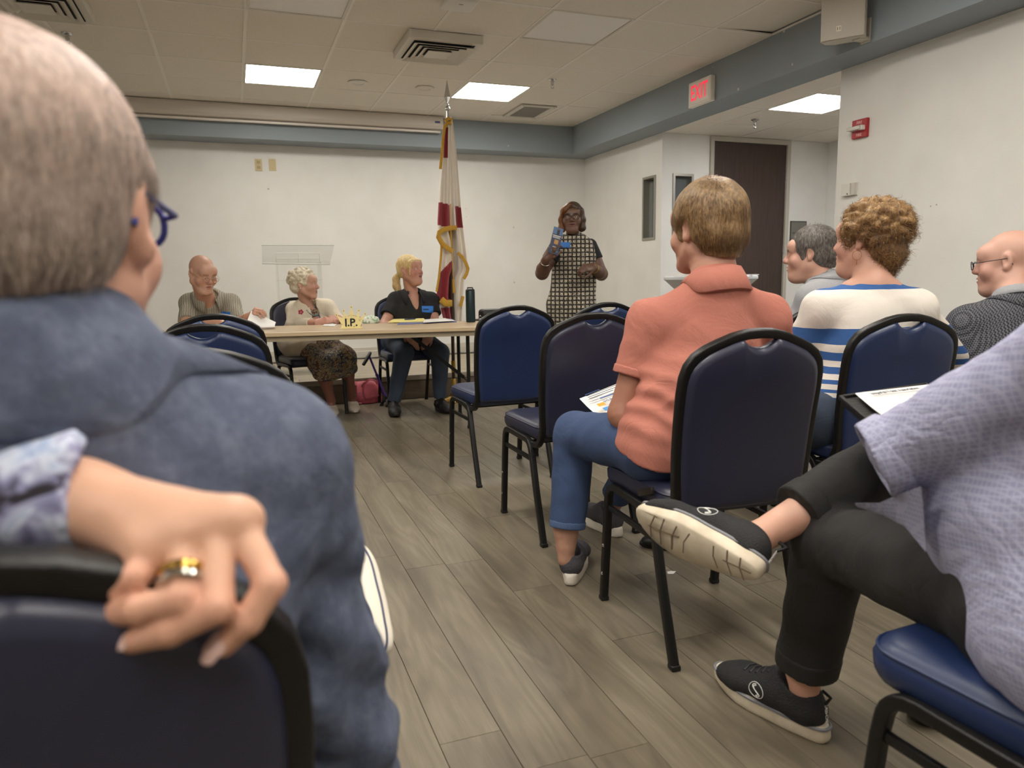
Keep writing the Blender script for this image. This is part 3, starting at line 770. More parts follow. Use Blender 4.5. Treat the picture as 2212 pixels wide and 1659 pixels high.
# dark bottle
p = tpt(1017, 696)
o = thing('tumbler', 'tall dark teal bottle standing on the table', 'bottle', p)
BOT = pm('bottle_teal', (22, 42, 46), .3, .3)
M().lathe([(0, 0), (.032, 0), (.036, .004), (.036, .235), (.034, .24)], n=24).obj('body', BOT, o)
M().lathe([(.034, .238), (.035, .246), (.03, .252), (.0, .252)], n=24).obj('lid', BLACK, o)
M().tube([(-.02, 0, .25), (-.02, 0, .263), (.02, 0, .263), (.02, 0, .25)], .006, 6).obj('lid_handle', BLACK, o)
# black purse with strap
p = tpt(1050, 693) + Vector((.07, .05, 0))
o = thing('purse', 'small black leather purse beside the dark bottle on the table', 'bag', p)
LEA = pm('black_leather', (26, 25, 25), .42, bump=.2, bscale=120)
M().box((0, 0, .045), (.21, .11, .09), .026, seg=4).obj('body', LEA, o)
M().tube([(-.09, -.058, .055), (0, -.062, .06), (.09, -.058, .055)], .004, 6).obj('zip', pm('zip_grey', (80, 78, 76), .4, .6), o)
M().tube([(-.1, -.02, .05)]+[(-.13-.05*math.sin(i*.5), -.05-.01*i, .012) for i in range(7)]+[(-.07, -.09, .01)], .007, 6).obj('strap', LEA, o)
M().tube([(-.125+.012*math.cos(a), -.075, .03+.012*math.sin(a)) for a in [i*math.pi/5 for i in range(10)]], .0025, 6, close=True).obj('ring', CHROME, o)
# ------------------------------------------------------------------ lectern of clear acrylic
acr = bpy.data.materials.new('clear_acrylic'); acr.use_nodes = True; _t = acr.node_tree
_t.nodes.remove(_t.nodes['Principled BSDF']); _o = _t.nodes['Material Output']
_tr = _t.nodes.new('ShaderNodeBsdfTransparent'); _tr.inputs[0].default_value = (.98, .983, .98, 1); _gl = _t.nodes.new('ShaderNodeBsdfGlossy'); _gl.inputs['Roughness'].default_value = .05
_l0 = _t.nodes.new('ShaderNodeLayerWeight'); _l0.inputs[0].default_value = .25; _lw = _t.nodes.new('ShaderNodeMath'); _lw.operation = 'MULTIPLY_ADD'; _lw.inputs[1].default_value = .18; _lw.inputs[2].default_value = .015; _t.links.new(_l0.outputs['Facing'], _lw.inputs[0]); _mx = _t.nodes.new('ShaderNodeMixShader')
_t.links.new(_lw.outputs[0], _mx.inputs[0]); _t.links.new(_tr.outputs[0], _mx.inputs[1]); _t.links.new(_gl.outputs[0], _mx.inputs[2]); _t.links.new(_mx.outputs[0], _o.inputs[0])
ACR_E = pm('acrylic_edge', (222, 222, 214), .15)
LYs = 6.95
o = thing('acrylic_lectern', 'clear acrylic lectern standing on the stage behind the old woman', 'lectern', (.55, LYs, ST))
tl, tr = WY(565, 529, LYs+.2), WY(722, 529, LYs+.2); bl, br = WY(566, 569, LYs-.12), WY(713, 571, LYs-.12)
loc = Vector((.55, LYs, ST))
def slab(m, a, b, c, d, th):
    n_ = (Vector(b)-Vector(a)).cross(Vector(d)-Vector(a)).normalized()*th
    q = [Vector(v_)-loc for v_ in (a, b, c, d)]; m._new(q+[v_+n_ for v_ in q], [(3, 2, 1, 0), (4, 5, 6, 7), (0, 1, 5, 4), (1, 2, 6, 5), (2, 3, 7, 6), (3, 0, 4, 7)])
m = M(); slab(m, bl, br, tr, tl, .010); m.obj('reading_top', acr, o, smooth=False)
m = M()
for a, b in ((bl, br), (tl, tr)): m.tube([a-loc, b-loc], .005, 6)
m.obj('edge', ACR_E, o)
m = M(); slab(m, bl+Vector((0, -.006, -.01)), br+Vector((0, -.006, -.01)), br+Vector((0, -.006, .03)), bl+Vector((0, -.006, .03)), .008); m.obj('book_stop', acr, o, smooth=False)
cx0, cx1 = WY(598, 570, LYs).x, WY(694, 570, LYs).x; ztop = 1.24
m = M(); slab(m, (cx0, LYs, ST), (cx1, LYs, ST), (cx1, LYs, ztop), (cx0, LYs, ztop), .010); m.obj('front_panel', acr, o, smooth=False)
for x_ in (cx0, cx1-.01):
    m = M(); m.bounds((x_-.55, 0, 0), (x_-.54, .28, ztop-ST)); m.obj('side_panel', acr, o, smooth=False)
m = M(); m.bounds((cx0-.55, .01, .86), (cx1-.55, .28, .87)); m.obj('shelf', acr, o, smooth=False)
for ya_, yb_ in ((547, 547), (559, 559)):
    M().tube([WY(597, ya_, LYs)-loc, WY(691, yb_, LYs)-loc], .0035, 6).obj('shelf_edge', ACR_E, o)
for xa_ in (597, 645, 691):
    M().tube([WY(xa_, 547, LYs)-loc, WY(xa_, 566, LYs)-loc], .003, 6).obj('shelf_edge', ACR_E, o)
m = M(); m.bounds((cx0-.6, -.1, 0), (cx1-.5, .36, .012)); m.obj('base', acr, o, smooth=False)
# ------------------------------------------------------------------ flag (white with red saltire, gold fringe)
FY = 6.22
base = WZ(981, 866, 0)
FY = base.y
ftop = WY(967, 250, FY); axis = (ftop-base)
def fp(z): return base + axis*(z/axis.z)
o = thing('flag_pole', 'wooden pole with silver spear tip in a brass stand holding the flag', 'flag pole', base)
L0 = lambda v_: Vector(v_)-base
POLE = pm('pole_wood', (62, 45, 32), .35, var=.15, vscale=4, stretch=(10, 10, 1))
M().tube([L0(fp(.05)), L0(fp(1.42))], .0155, 12).obj('lower_pole', POLE, o)
M().tube([L0(fp(1.30)), L0(fp(1.50))], .0175, 12).obj('coupling', BRASS, o)
M().tube([L0(fp(1.50)), L0(fp(ftop.z-.03))], .0155, 12).obj('upper_pole', POLE, o)
m = M(); d_ = axis.normalized(); t0 = fp(ftop.z-.03)
m.tube([L0(t0), L0(t0+d_*.07)], [.013, .011], 10); m.ball(L0(t0+d_*.085), .022, 12, 8); m.ball(L0(t0+d_*.115), .013, 10, 6); m.obj('finial_ball', CHROME, o)
m = M(); q0 = t0+d_*.12; xr_ = CR
m._new([L0(q0), L0(q0+d_*.06+xr_*.026), L0(q0+d_*.2), L0(q0+d_*.06-xr_*.026), L0(q0+d_*.06+CF*.007), L0(q0+d_*.06-CF*.007)], [(0, 1, 5), (1, 2, 5), (2, 3, 5), (3, 0, 5), (1, 0, 4), (2, 1, 4), (3, 2, 4), (0, 3, 4)])
m.obj('spear', CHROME, o, smooth=False)
M().lathe([(0, 0), (.13, 0), (.13, .012), (.1, .03), (.04, .045), (.03, .06), (.022, .1), (.022, .19), (.018, .2)], n=28).obj('stand', BRASS, o)
M().tube([L0(fp(.26)), L0(fp(.36))], .02, 12).obj('collar', BRASS, o)
# cloth
CLW = pm('flag_white', (240, 232, 220), .7, sheen=.3, bump=.1, bscale=300); CLR = pm('flag_red', (150, 28, 44), .6, sheen=.3); GOLD = pm('gold_fringe', (206, 158, 52), .55, var=.25, vscale=180, bump=.6, bscale=220)
Lft = [(253, 963), (300, 957), (350, 953), (400, 949), (440, 947), (480, 945), (500, 945), (520, 950), (560, 952), (600, 946), (640, 943), (660, 950), (690, 958), (720, 962)]
Rgt = [(253, 977), (300, 983), (350, 988), (400, 992), (440, 995), (480, 999), (520, 1004), (560, 1009), (582, 1012), (600, 1003), (640, 1001), (660, 1000), (690, 998), (720, 996)]
def interp(T_, y):
    for (a, xa_), (b, xb_) in zip(T_, T_[1:]):
        if a <= y <= b: return xa_+(xb_-xa_)*(y-a)/(b-a)
    return T_[-1][1]
fl = thing('flag', 'white and red flag with gold fringe draped on its pole', 'flag', fp(.6))
m = M(); rows = []; fl0 = fp(.6); NU, NV = 120, 170
def cloth_pt(u, y, off=0.):
    xl, xr = interp(Lft, y), interp(Rgt, y)
    amp = .008+.016*min(1, (y-253)/200)
    dy = amp*math.cos(u*2*math.pi*3.2+.8+.004*(y-253))-.02+off
    # folds bulge round the pole, the front of the sheet opens round the shaft
    hide = .10 if y > 494 and .42 < u < .72 else 0.
    return WY(xl+(xr-xl)*u, y, FY-.045+dy+hide)
for j in range(NV+1):
    y = 253+(720-253)*j/NV; rows.append([cloth_pt(i/NU, y)-fl0 for i in range(NU+1)])
n_ = NU+1; vs = [m.b.verts.new(p_) for r_ in rows for p_ in r_]
for j in range(NV):
    y = 253+(720-253)*(j+.5)/NV
    for i in range(NU):
        u = (i+.5)/NU; x = interp(Lft, y)*(1-u)+interp(Rgt, y)*u; red = 0
        if 436+(u*12) < y < 487+u*6 and (u < .5 or u > .74): red = 1
        if y < 340 and u < .42 and y > 275 and u > .12: red = 1
        if y > 560 and x < 978 and y > 560+(978-x)*1.05 and y < 655+max(0, (x-955))*-.55: red = 1
        if y > 664 and x < 977: red = 1
        f_ = m.b.faces.new((vs[j*n_+i], vs[j*n_+i+1], vs[(j+1)*n_+i+1], vs[(j+1)*n_+i])); f_.material_index = red
m.obj('cloth', [CLW, CLR], fl, 'all')
def fringe(pts, w_, off):
    m_ = M(); P = []
    for (x, y) in pts: P.append(WY(x, y, FY-.10+off)-fl0)
    m_.tube(P, w_, 8, prof=[(1, .35), (.5, .6), (-.5, .6), (-1, .35), (-1, -.35), (-.5, -.6), (.5, -.6), (1, -.35)], up=(1, 0, 0)); m_.obj('fringe', GOLD, fl)
fringe([(962, 262), (968, 256), (976, 259), (974, 266), (965, 266), (961, 275)], .014, .02)
fringe([(961, 270), (957, 300), (955, 330), (951, 365)], .011, .0)
fringe([(986, 492), (975, 492), (960, 495), (949, 502), (947, 512), (955, 526), (968, 537), (978, 543)], .020, -.02)
fringe([(954, 526), (952, 560), (948, 600), (943, 630)], .009, -.01)
fringe([(989, 546), (998, 555), (1006, 567), (1011, 580), (1008, 592), (1002, 602)], .013, -.01)
fringe([(953, 647), (962, 655), (976, 655)], .028, -.02)
fringe([(1000, 640), (997, 652), (994, 662)], .013, -.01)
m = M(); m.tube([WY(973, 440, FY-.12)-fl0, WY(975, 520, FY-.13)-fl0, WY(979, 600, FY-.12)-fl0, WY(980, 633, FY-.12)-fl0], .004, 6); m.obj('cord', pm('gold_cord', (196, 150, 70), .6), fl)
M().tube([WY(979, 603, FY-.12)-fl0, WY(981, 633, FY-.12)-fl0], [.008, .013], 8).obj('tassel', GOLD, fl)
# second flag, mostly hidden behind the denim shirt man
b2 = WZ(296, 905, 0); b2.y = 6.25; b2 = Vector((WY(297, 720, 6.2).x, 6.2, 0))
o = thing('flag_pole', 'wooden flag pole at the left end of the table, mostly hidden', 'flag pole', b2)
M().tube([(0, 0, .05), (0, 0, 1.9)], .0155, 10).obj('pole', POLE, o)
M().lathe([(0, 0), (.13, 0), (.13, .012), (.1, .03), (.04, .045), (.022, .1), (.018, .2)], n=24).obj('stand', BRASS, o)
fl2 = thing('flag', 'dark red flag with gold fringe at the left end of the table', 'flag', b2+Vector((0, 0, .62)))
m = M(); m.grid([[Vector((-.09+.15*i/20, -.05+.03*math.cos(i*1.1), 1.2-1.18*j/10)) for i in range(21)] for j in range(11)]); m.obj('cloth', pm('flag_maroon', (96, 36, 34), .7), fl2, 'all')
m = M(); m.tube([(.052, -.07, .06), (.056, -.075, .2), (.05, -.07, .5)], .012, 8); m.tube([(-.09, -.06, .02), (0, -.08, .0), (.055, -.07, .02)], .015, 8); m.obj('fringe', GOLD, fl2)
# ------------------------------------------------------------------ cocktail table, cane, handbag, paper scrap
o = thing('cocktail_table', 'tall round cocktail table under a tight white cover', 'table', (3.86, 5.40, 0))
CVR = pm('white_spandex', (214, 216, 218), .55, var=.02)
M().lathe([(0, 1.062), (.385, 1.062), (.394, 1.055), (.394, 1.035), (.385, 1.028), (.31, .96), (.2, .84), (.135, .70), (.115, .55), (.13, .38), (.19, .18), (.28, .03), (.29, .0)], n=48).obj('cover', CVR, o)
for i, (dx_, dy_, hh) in enumerate(((-.24, -.1, .012), (-.2, -.02, .02), (.14, -.2, .008))):
    oo = M().box((0, 0, hh/2), (.21, .28, hh), 0, Matrix.Rotation(.3*i, 3, 'Z')).obj('paper_stack', PAPER, None, False, label=['thin paper stack at the left edge of the cocktail table', 'thicker paper stack on the left of the cocktail table', 'paper sheets on the right of the cocktail table'][i], category='paper')
    oo.location = (3.86+dx_, 5.4+dy_, 1.063+(.013 if i == 1 else 0))
cf = WZ(836, 877, 0); ctop = WY(797, 768, 6.30)
o = thing('walking_cane', 'purple walking cane with black handle and three-footed base', 'cane', cf)
PUR = pm('cane_purple', (92, 62, 160), .3, .4)
c0, c1 = Vector((0, 0, .06)), ctop-cf
M().tube([c0, c0.lerp(c1, .55)], .011, 12).obj('lower_shaft', PUR, o); M().tube([c0.lerp(c1, .53), c1], .0095, 12).obj('upper_shaft', PUR, o)
M().tube([c0.lerp(c1, .53), c0.lerp(c1, .57)], .0135, 12).obj('collar', PUR, o)
h0 = WY(799, 764, 6.30)-cf; h1 = WY(785, 788, 6.24)-cf
M().tube([h0+(h0-h1)*.12, h0, h0.lerp(h1, .5), h1], [.010, .015, .016, .014], 10).obj('handle', BLACK, o)
m = M(); m.tube([(0, 0, .045), (0, 0, .085)], [.022, .015], 12)
for a in (0.4, 2.5, 4.6):
    m.tube([(0, 0, .055), (.03*math.cos(a), .03*math.sin(a), .04), (.05*math.cos(a), .05*math.sin(a), .012)], .012, 8); m.lathe([(0, 0), (.018, 0), (.016, .016), (0, .018)], (.05*math.cos(a), .05*math.sin(a), 0), 12)
m.obj('base', BLACK, o)
hb = WZ(793, 870, 0)
o = thing('handbag', 'pink handbag slumped on the floor against the stage', 'bag', hb)
PNK = pm('bag_pink', (196, 92, 104), .5, bump=.15, bscale=90, var=.06)
m = M(); rings = []
for z, w_, d_ in ((0, .10, .05), (.01, .125, .065), (.05, .132, .07), (.11, .12, .055), (.16, .105, .035), (.19, .10, .018), (.193, .095, .008)):
    rings.append([Vector((w_*math.copysign(abs(math.cos(a))**.5, math.cos(a))+.02*z, d_*math.copysign(abs(math.sin(a))**.6, math.sin(a))+.12*z+.012*math.sin(5*a+z*30), z)) for a in [2*math.pi*i/40 for i in range(40)]])
m.ring_loft(rings); m.obj('body', PNK, o, 'all')
PNKD = pm('bag_strap', (172, 74, 90), .5)
for s_, q in ((-1, 0.), (1, .03)):
    pts = [Vector((-.075+q, -.04, .15)), Vector((-.06+q, -.075, .19)), Vector((-.01+q, -.07, .215)), Vector((.06+q*.5, -.05, .21)), Vector((.085, -.03, .17))] if s_ > 0 else [Vector((-.03, -.07, .19)), Vector((-.06, -.1, .10)), Vector((-.03, -.105, .05)), Vector((.05, -.1, .045)), Vector((.11, -.07, .09))]
    m = M(); m.tube(arc(pts[0], pts[1], pts[2], 5)+arc(pts[2], pts[3], pts[4], 5)[1:], .009, 8, prof=[(1, .3), (-1, .3), (-1, -.3), (1, -.3)]); m.obj('strap', PNKD, o)
M().tube([(-.1, -.055, .17), (-.105, -.06, .02), (-.06, -.08, .012)], .008, 8, prof=[(1, .3), (-1, .3), (-1, -.3), (1, -.3)]).obj('strap', PNKD, o)
M().tube([(-.075+.01*math.cos(a), -.08, .10+.01*math.sin(a)) for a in [i*math.pi/5 for i in range(10)]], .002, 6, close=True).obj('ring', CHROME, o)
p = WZ(1450, 1237, 0)
m = M(); m._new([(-.018, -.006, .001), (.0, -.014, .001), (.02, -.002, .003), (.005, .012, .001), (-.012, .01, .002)], [(0, 1, 2, 3, 4)]); m.obj('paper_scrap', PAPER, None, False, label='small torn white paper scrap on the floor', category='paper').location = p
# ------------------------------------------------------------------ implicit-surface modelling for bodies and clothes
def V(*a): return np.array(a if len(a) > 1 else a[0], dtype=np.float64)
def nrm(v): v = V(v); return v/np.linalg.norm(v)
def perp(v, a): a = nrm(a); return nrm(V(v)-a*np.dot(V(v), a))
class SDF:
    def __init__(s): s.ops = []; s.fd = None
    def _add(s, fn, lo, hi, k, op): s.ops.append((fn, lo, hi, k, op)); return s
    def cone(s, a, b, ra, rb, k=.015, flat=None, capa=False, capb=False, op=0):
        a, b = V(a), V(b); ba = b-a; L2 = ba@ba+1e-12; u = ba/math.sqrt(L2)
        m = max(ra, rb)*(max(1, flat[1]) if flat else 1)
        n = nrm(flat[0]) if flat else None; sf = (1/flat[1]**2-1) if flat else 0
        def fn(X, Y, Z):
            px, py, pz = X-a[0], Y-a[1], Z-a[2]
            t = (px*ba[0]+py*ba[1]+pz*ba[2])/L2; tc = np.clip(t, 0, 1)
            qx, qy, qz = px-tc*ba[0], py-tc*ba[1], pz-tc*ba[2]
            q2 = qx*qx+qy*qy+qz*qz
            if n is not None: qn = qx*n[0]+qy*n[1]+qz*n[2]; q2 = q2+qn*qn*sf
            d = np.sqrt(np.maximum(q2, 0))-(ra+(rb-ra)*tc)
            if flat is not None and flat[1] < 1: d = d*(.5+.5*flat[1])
            if capb: d = np.maximum(d, (t-1)*math.sqrt(L2))
            if capa: d = np.maximum(d, -t*math.sqrt(L2))
            return d
        return s._add(fn, np.minimum(a, b)-m, np.maximum(a, b)+m, k, op)
    def chain(s, pts, rs, k=.01, **kw):
        for i in range(len(pts)-1): s.cone(pts[i], pts[i+1], rs[i], rs[i+1], k, **kw)
        return s
    def ell(s, c, r, R=None, k=.012, op=0):
        c = V(c); r = V(r) if not np.isscalar(r) else V(r, r, r); R = np.eye(3) if R is None else R
        ext = np.abs(R.T)@r
        def fn(X, Y, Z):
            px, py, pz = X-c[0], Y-c[1], Z-c[2]
            l = [(px*R[i, 0]+py*R[i, 1]+pz*R[i, 2]) for i in range(3)]
            k0 = np.sqrt(sum((l[i]/r[i])**2 for i in range(3))); k1 = np.sqrt(sum((l[i]/r[i]**2)**2 for i in range(3)))+1e-9
            return k0*(k0-1)/k1
        return s._add(fn, c-ext, c+ext, k, op)
    def box(s, c, h, R=None, rad=.01, k=.01, op=0):
        c = V(c); h = V(h); R = np.eye(3) if R is None else R; ext = np.abs(R.T)@h
        def fn(X, Y, Z):
            px, py, pz = X-c[0], Y-c[1], Z-c[2]
            q = [np.abs(px*R[i, 0]+py*R[i, 1]+pz*R[i, 2])-(h[i]-rad) for i in range(3)]
            return np.sqrt(sum(np.maximum(v_, 0)**2 for v_ in q))+np.minimum(np.maximum(np.maximum(q[0], q[1]), q[2]), 0)-rad
        return s._add(fn, c-ext, c+ext, k, op)
    def half(s, c, n, k=.004):
        """cut away the side the normal points to"""
        c = V(c); n = nrm(n)
        return s._add(lambda X, Y, Z: -((X-c[0])*n[0]+(Y-c[1])*n[1]+(Z-c[2])*n[2]), None, None, k, 1)
    def disp(s, fn): s.fd = fn; return s
    def mesh(s, vox):
        los = [o[1] for o in s.ops if o[4] == 0]; his = [o[2] for o in s.ops if o[4] == 0]
        lo = np.min(los, axis=0)-3*vox-.012; hi = np.max(his, axis=0)+3*vox+.012
        n = np.ceil((hi-lo)/vox).astype(int)+1
        ax = [(lo[i]+vox*np.arange(n[i])).astype(np.float32) for i in range(3)]
        D = np.full(n, .2, np.float32)
        for fn, l, h, k, op in s.ops:
            if l is None: sl = (slice(None),)*3
            else:
                mg = k+.02+2*vox
                i0 = np.clip(np.floor((l-mg-lo)/vox).astype(int), 0, n-1); i1 = np.clip(np.ceil((h+mg-lo)/vox).astype(int)+1, 1, n)
                sl = tuple(slice(a, b) for a, b in zip(i0, i1))
                if any(b <= a for a, b in zip(i0, i1)): continue
            d = fn(ax[0][sl[0]][:, None, None], ax[1][sl[1]][None, :, None], ax[2][sl[2]][None, None, :])
            B = D[sl]; k = max(k, 1e-4)
            if op == 0: h_ = np.clip(.5+.5*(B-d)/k, 0, 1); D[sl] = B*(1-h_)+d*h_-k*h_*(1-h_)
            else: e = -d; h_ = np.clip(.5-.5*(B-e)/k, 0, 1); D[sl] = B*(1-h_)+e*h_+k*h_*(1-h_)
        if s.fd is not None:
            I = np.nonzero(np.abs(D) < .03+2*vox)
            D[I] += s.fd(ax[0][I[0]], ax[1][I[1]], ax[2][I[2]]).astype(np.float32)
        return surface_net(D, lo, vox)
def surface_net(D, lo, vox):
    ins = D < 0
    c = [ins[a:a-1 or None, b:b-1 or None, e:e-1 or None] for a in (0, 1) for b in (0, 1) for e in (0, 1)]
    anyc = c[0].copy(); allc = c[0].copy()
    for q in c[1:]: anyc |= q; allc &= q
    mask = anyc & ~allc
    I = np.array(np.nonzero(mask)); nv = I.shape[1]
    idx = np.full(mask.shape, -1, np.int32); idx[tuple(I)] = np.arange(nv)
    acc = np.zeros((3, nv)); cnt = np.zeros(nv)
    offs = [(a, b, e) for a in (0, 1) for b in (0, 1) for e in (0, 1)]
    val = {o: D[I[0]+o[0], I[1]+o[1], I[2]+o[2]] for o in offs}
    for o in offs:
        for axx in range(3):
            if o[axx]: continue
            o2 = list(o); o2[axx] = 1; o2 = tuple(o2)
            d0, d1 = val[o], val[o2]; cr_ = (d0 < 0) != (d1 < 0)
            t = np.where(cr_, d0/np.where(cr_, d0-d1, 1), 0)
            for q in range(3): acc[q] += np.where(cr_, o[q]+(t if q == axx else 0), 0)
            cnt += cr_
    P = (I+acc/np.maximum(cnt, 1)).T*vox+lo
    quads = []
    sh = D.shape
    for axx in range(3):
        b, c_ = [(1, 2), (2, 0), (0, 1)][axx]
        s0 = [slice(1, -1)]*3; s1 = [slice(1, -1)]*3
        s0[axx] = slice(0, -1); s1[axx] = slice(1, None)
        A, B = ins[tuple(s0)], ins[tuple(s1)]
        J = np.array(np.nonzero(A != B))
        for q in range(3):
            if q != axx: J[q] += 1
        flip = ~ins[tuple(J)]
        def at(db, dc):
            K = J.copy(); K[b] -= db; K[c_] -= dc; return idx[tuple(K)]
        q_ = np.stack([at(1, 1), at(0, 1), at(0, 0), at(1, 0)], 1)
        q_[flip] = q_[flip][:, ::-1]; quads.append(q_)
    Q = np.concatenate(quads); Q = Q[(Q >= 0).all(1)]
    return P, Q
def np_mesh(name, P, Q, mat=None, cols=None):
    me = bpy.data.meshes.new(name); n = Q.shape[1]
    me.vertices.add(len(P)); me.vertices.foreach_set('co', P.astype(np.float32).ravel())
    me.loops.add(Q.size); me.loops.foreach_set('vertex_index', Q.astype(np.int32).ravel())
    me.polygons.add(len(Q)); me.polygons.foreach_set('loop_start', np.arange(0, Q.size, n, dtype=np.int32)); me.polygons.foreach_set('loop_total', np.full(len(Q), n, np.int32))
    me.polygons.foreach_set('use_smooth', np.ones(len(Q), bool)); me.update(calc_edges=True)
    if mat is not None:
        for m_ in (mat if isinstance(mat, (list, tuple)) else [mat]): me.materials.append(m_)
    if cols is not None:
        at = me.color_attributes.new('tint', 'FLOAT_COLOR', 'POINT')
        at.data.foreach_set('color', np.concatenate([cols, np.ones((len(P), 1))], 1).astype(np.float32).ravel())
    return me
def smooth_pts(P, Q, it=1, lam=.5):
    n = len(P)
    for _ in range(it):
        S = np.zeros((n, 3)); C_ = np.zeros(n)
        for a in range(4):
            i, j = Q[:, a], Q[:, (a+1) % 4]
            for q in range(3): S[:, q] += np.bincount(i, P[j, q], n)+np.bincount(j, P[i, q], n)
            C_ += np.bincount(i, minlength=n)+np.bincount(j, minlength=n)
        P = P+lam*(S/np.maximum(C_, 1)[:, None]-P)
    return P
def vnormals(P, Q):
    N = np.zeros_like(P); f = np.cross(P[Q[:, 2]]-P[Q[:, 0]], P[Q[:, 3]]-P[Q[:, 1]])
    for a in range(4):
        for q in range(3): N[:, q] += np.bincount(Q[:, a], f[:, q], len(P))
    return N/np.maximum(np.linalg.norm(N, axis=1), 1e-12)[:, None]
def place(me, name, root, **props):
    """mesh given in world coordinates -> child of an (unrotated) root"""
    o = bpy.data.objects.new(name, me)
    me.transform(Matrix.Translation(-root.location))
    return link(o, root, **props)
def sdf_obj(name, S, vox, mat, root, sm=1, par=None):
    P, Q = S.mesh(vox)
    if sm: P = smooth_pts(P, Q, sm)
    me = np_mesh(name, P, Q, mat)
    o = place(me, name, root)
    if par is not None: o.parent = par
    return o
def wob(seed, freq, n=6, sq=(1, 1, 1)):
    R_ = np.random.RandomState(seed); d = R_.normal(size=(n, 3)); d /= np.linalg.norm(d, axis=1)[:, None]; ph = R_.uniform(0, 6.28, n); d = d*V(sq)*R_.uniform(.7, 1.4, (n, 1))
    return lambda x, y, z: sum(np.sin(freq*(d[i, 0]*x+d[i, 1]*y+d[i, 2]*z)+ph[i]) for i in range(n))/n
def folds(amp, freq, seed=0, sq=(1, 1, 1)):
    a = wob(seed, freq, 5, sq); b = wob(seed+50, freq*2.3, 5, sq)
    return lambda x, y, z: amp*(1.2*np.abs(a(x, y, z))+.5*b(x, y, z)-.3)

# ------------------------------------------------------------------ skin, hair, cloth materials
def skin_mat(name, rough=.5):
    k = NT(name); a = k.n('Attribute', attribute_name='tint'); v = k.coords('Object')
    n = k.noise(v, 45, 4); c = k.mix(k.math('MULTIPLY', n, .14), a.outputs['Color'], (176, 130, 112), 'MULTIPLY')
    k.bump(k.noise(v, 320, 3), .12, .002)
    m = k.out(c, rough); k.b.inputs['Subsurface Weight'].default_value = .08; k.b.inputs['Subsurface Radius'].default_value = (.006, .003, .002); k.b.inputs['Subsurface Scale'].default_value = 1.
    return m
SKIN = skin_mat('skin'); SKIN_D = skin_mat('skin_deep', .45)
def hair_mat(name, c1, c2, rough=.5):
    k = NT(name); v = k.coords('Object', (1, 1, .35)); oi = k.n('Attribute', attribute_name='tint')
    n = k.noise(v, 130, 3, .6); c = k.ramp(n, [(.3, c1), (.7, c2)])
    c = k.mix(.75, c, oi.outputs['Color'], 'MULTIPLY'); k.bump(n, .6, .004)
    return k.out(c, rough)
def eye_mats(iris): return [pm('eye_white', (214, 206, 200), .2), pm('iris_%d_%d_%d' % iris, iris, .2), pm('pupil', (10, 10, 10), .1)]
def basis(fwd, up=(0, 0, 1), roll=0.):
    f = nrm(fwd); r = nrm(np.cross(f, V(up))); u = np.cross(r, f)
    if roll: r, u = r*math.cos(roll)+u*math.sin(roll), -r*math.sin(roll)+u*math.cos(roll)
    return np.array([r, f, u])          # rows: local x (his right... image right when seen from behind), y forward, z up

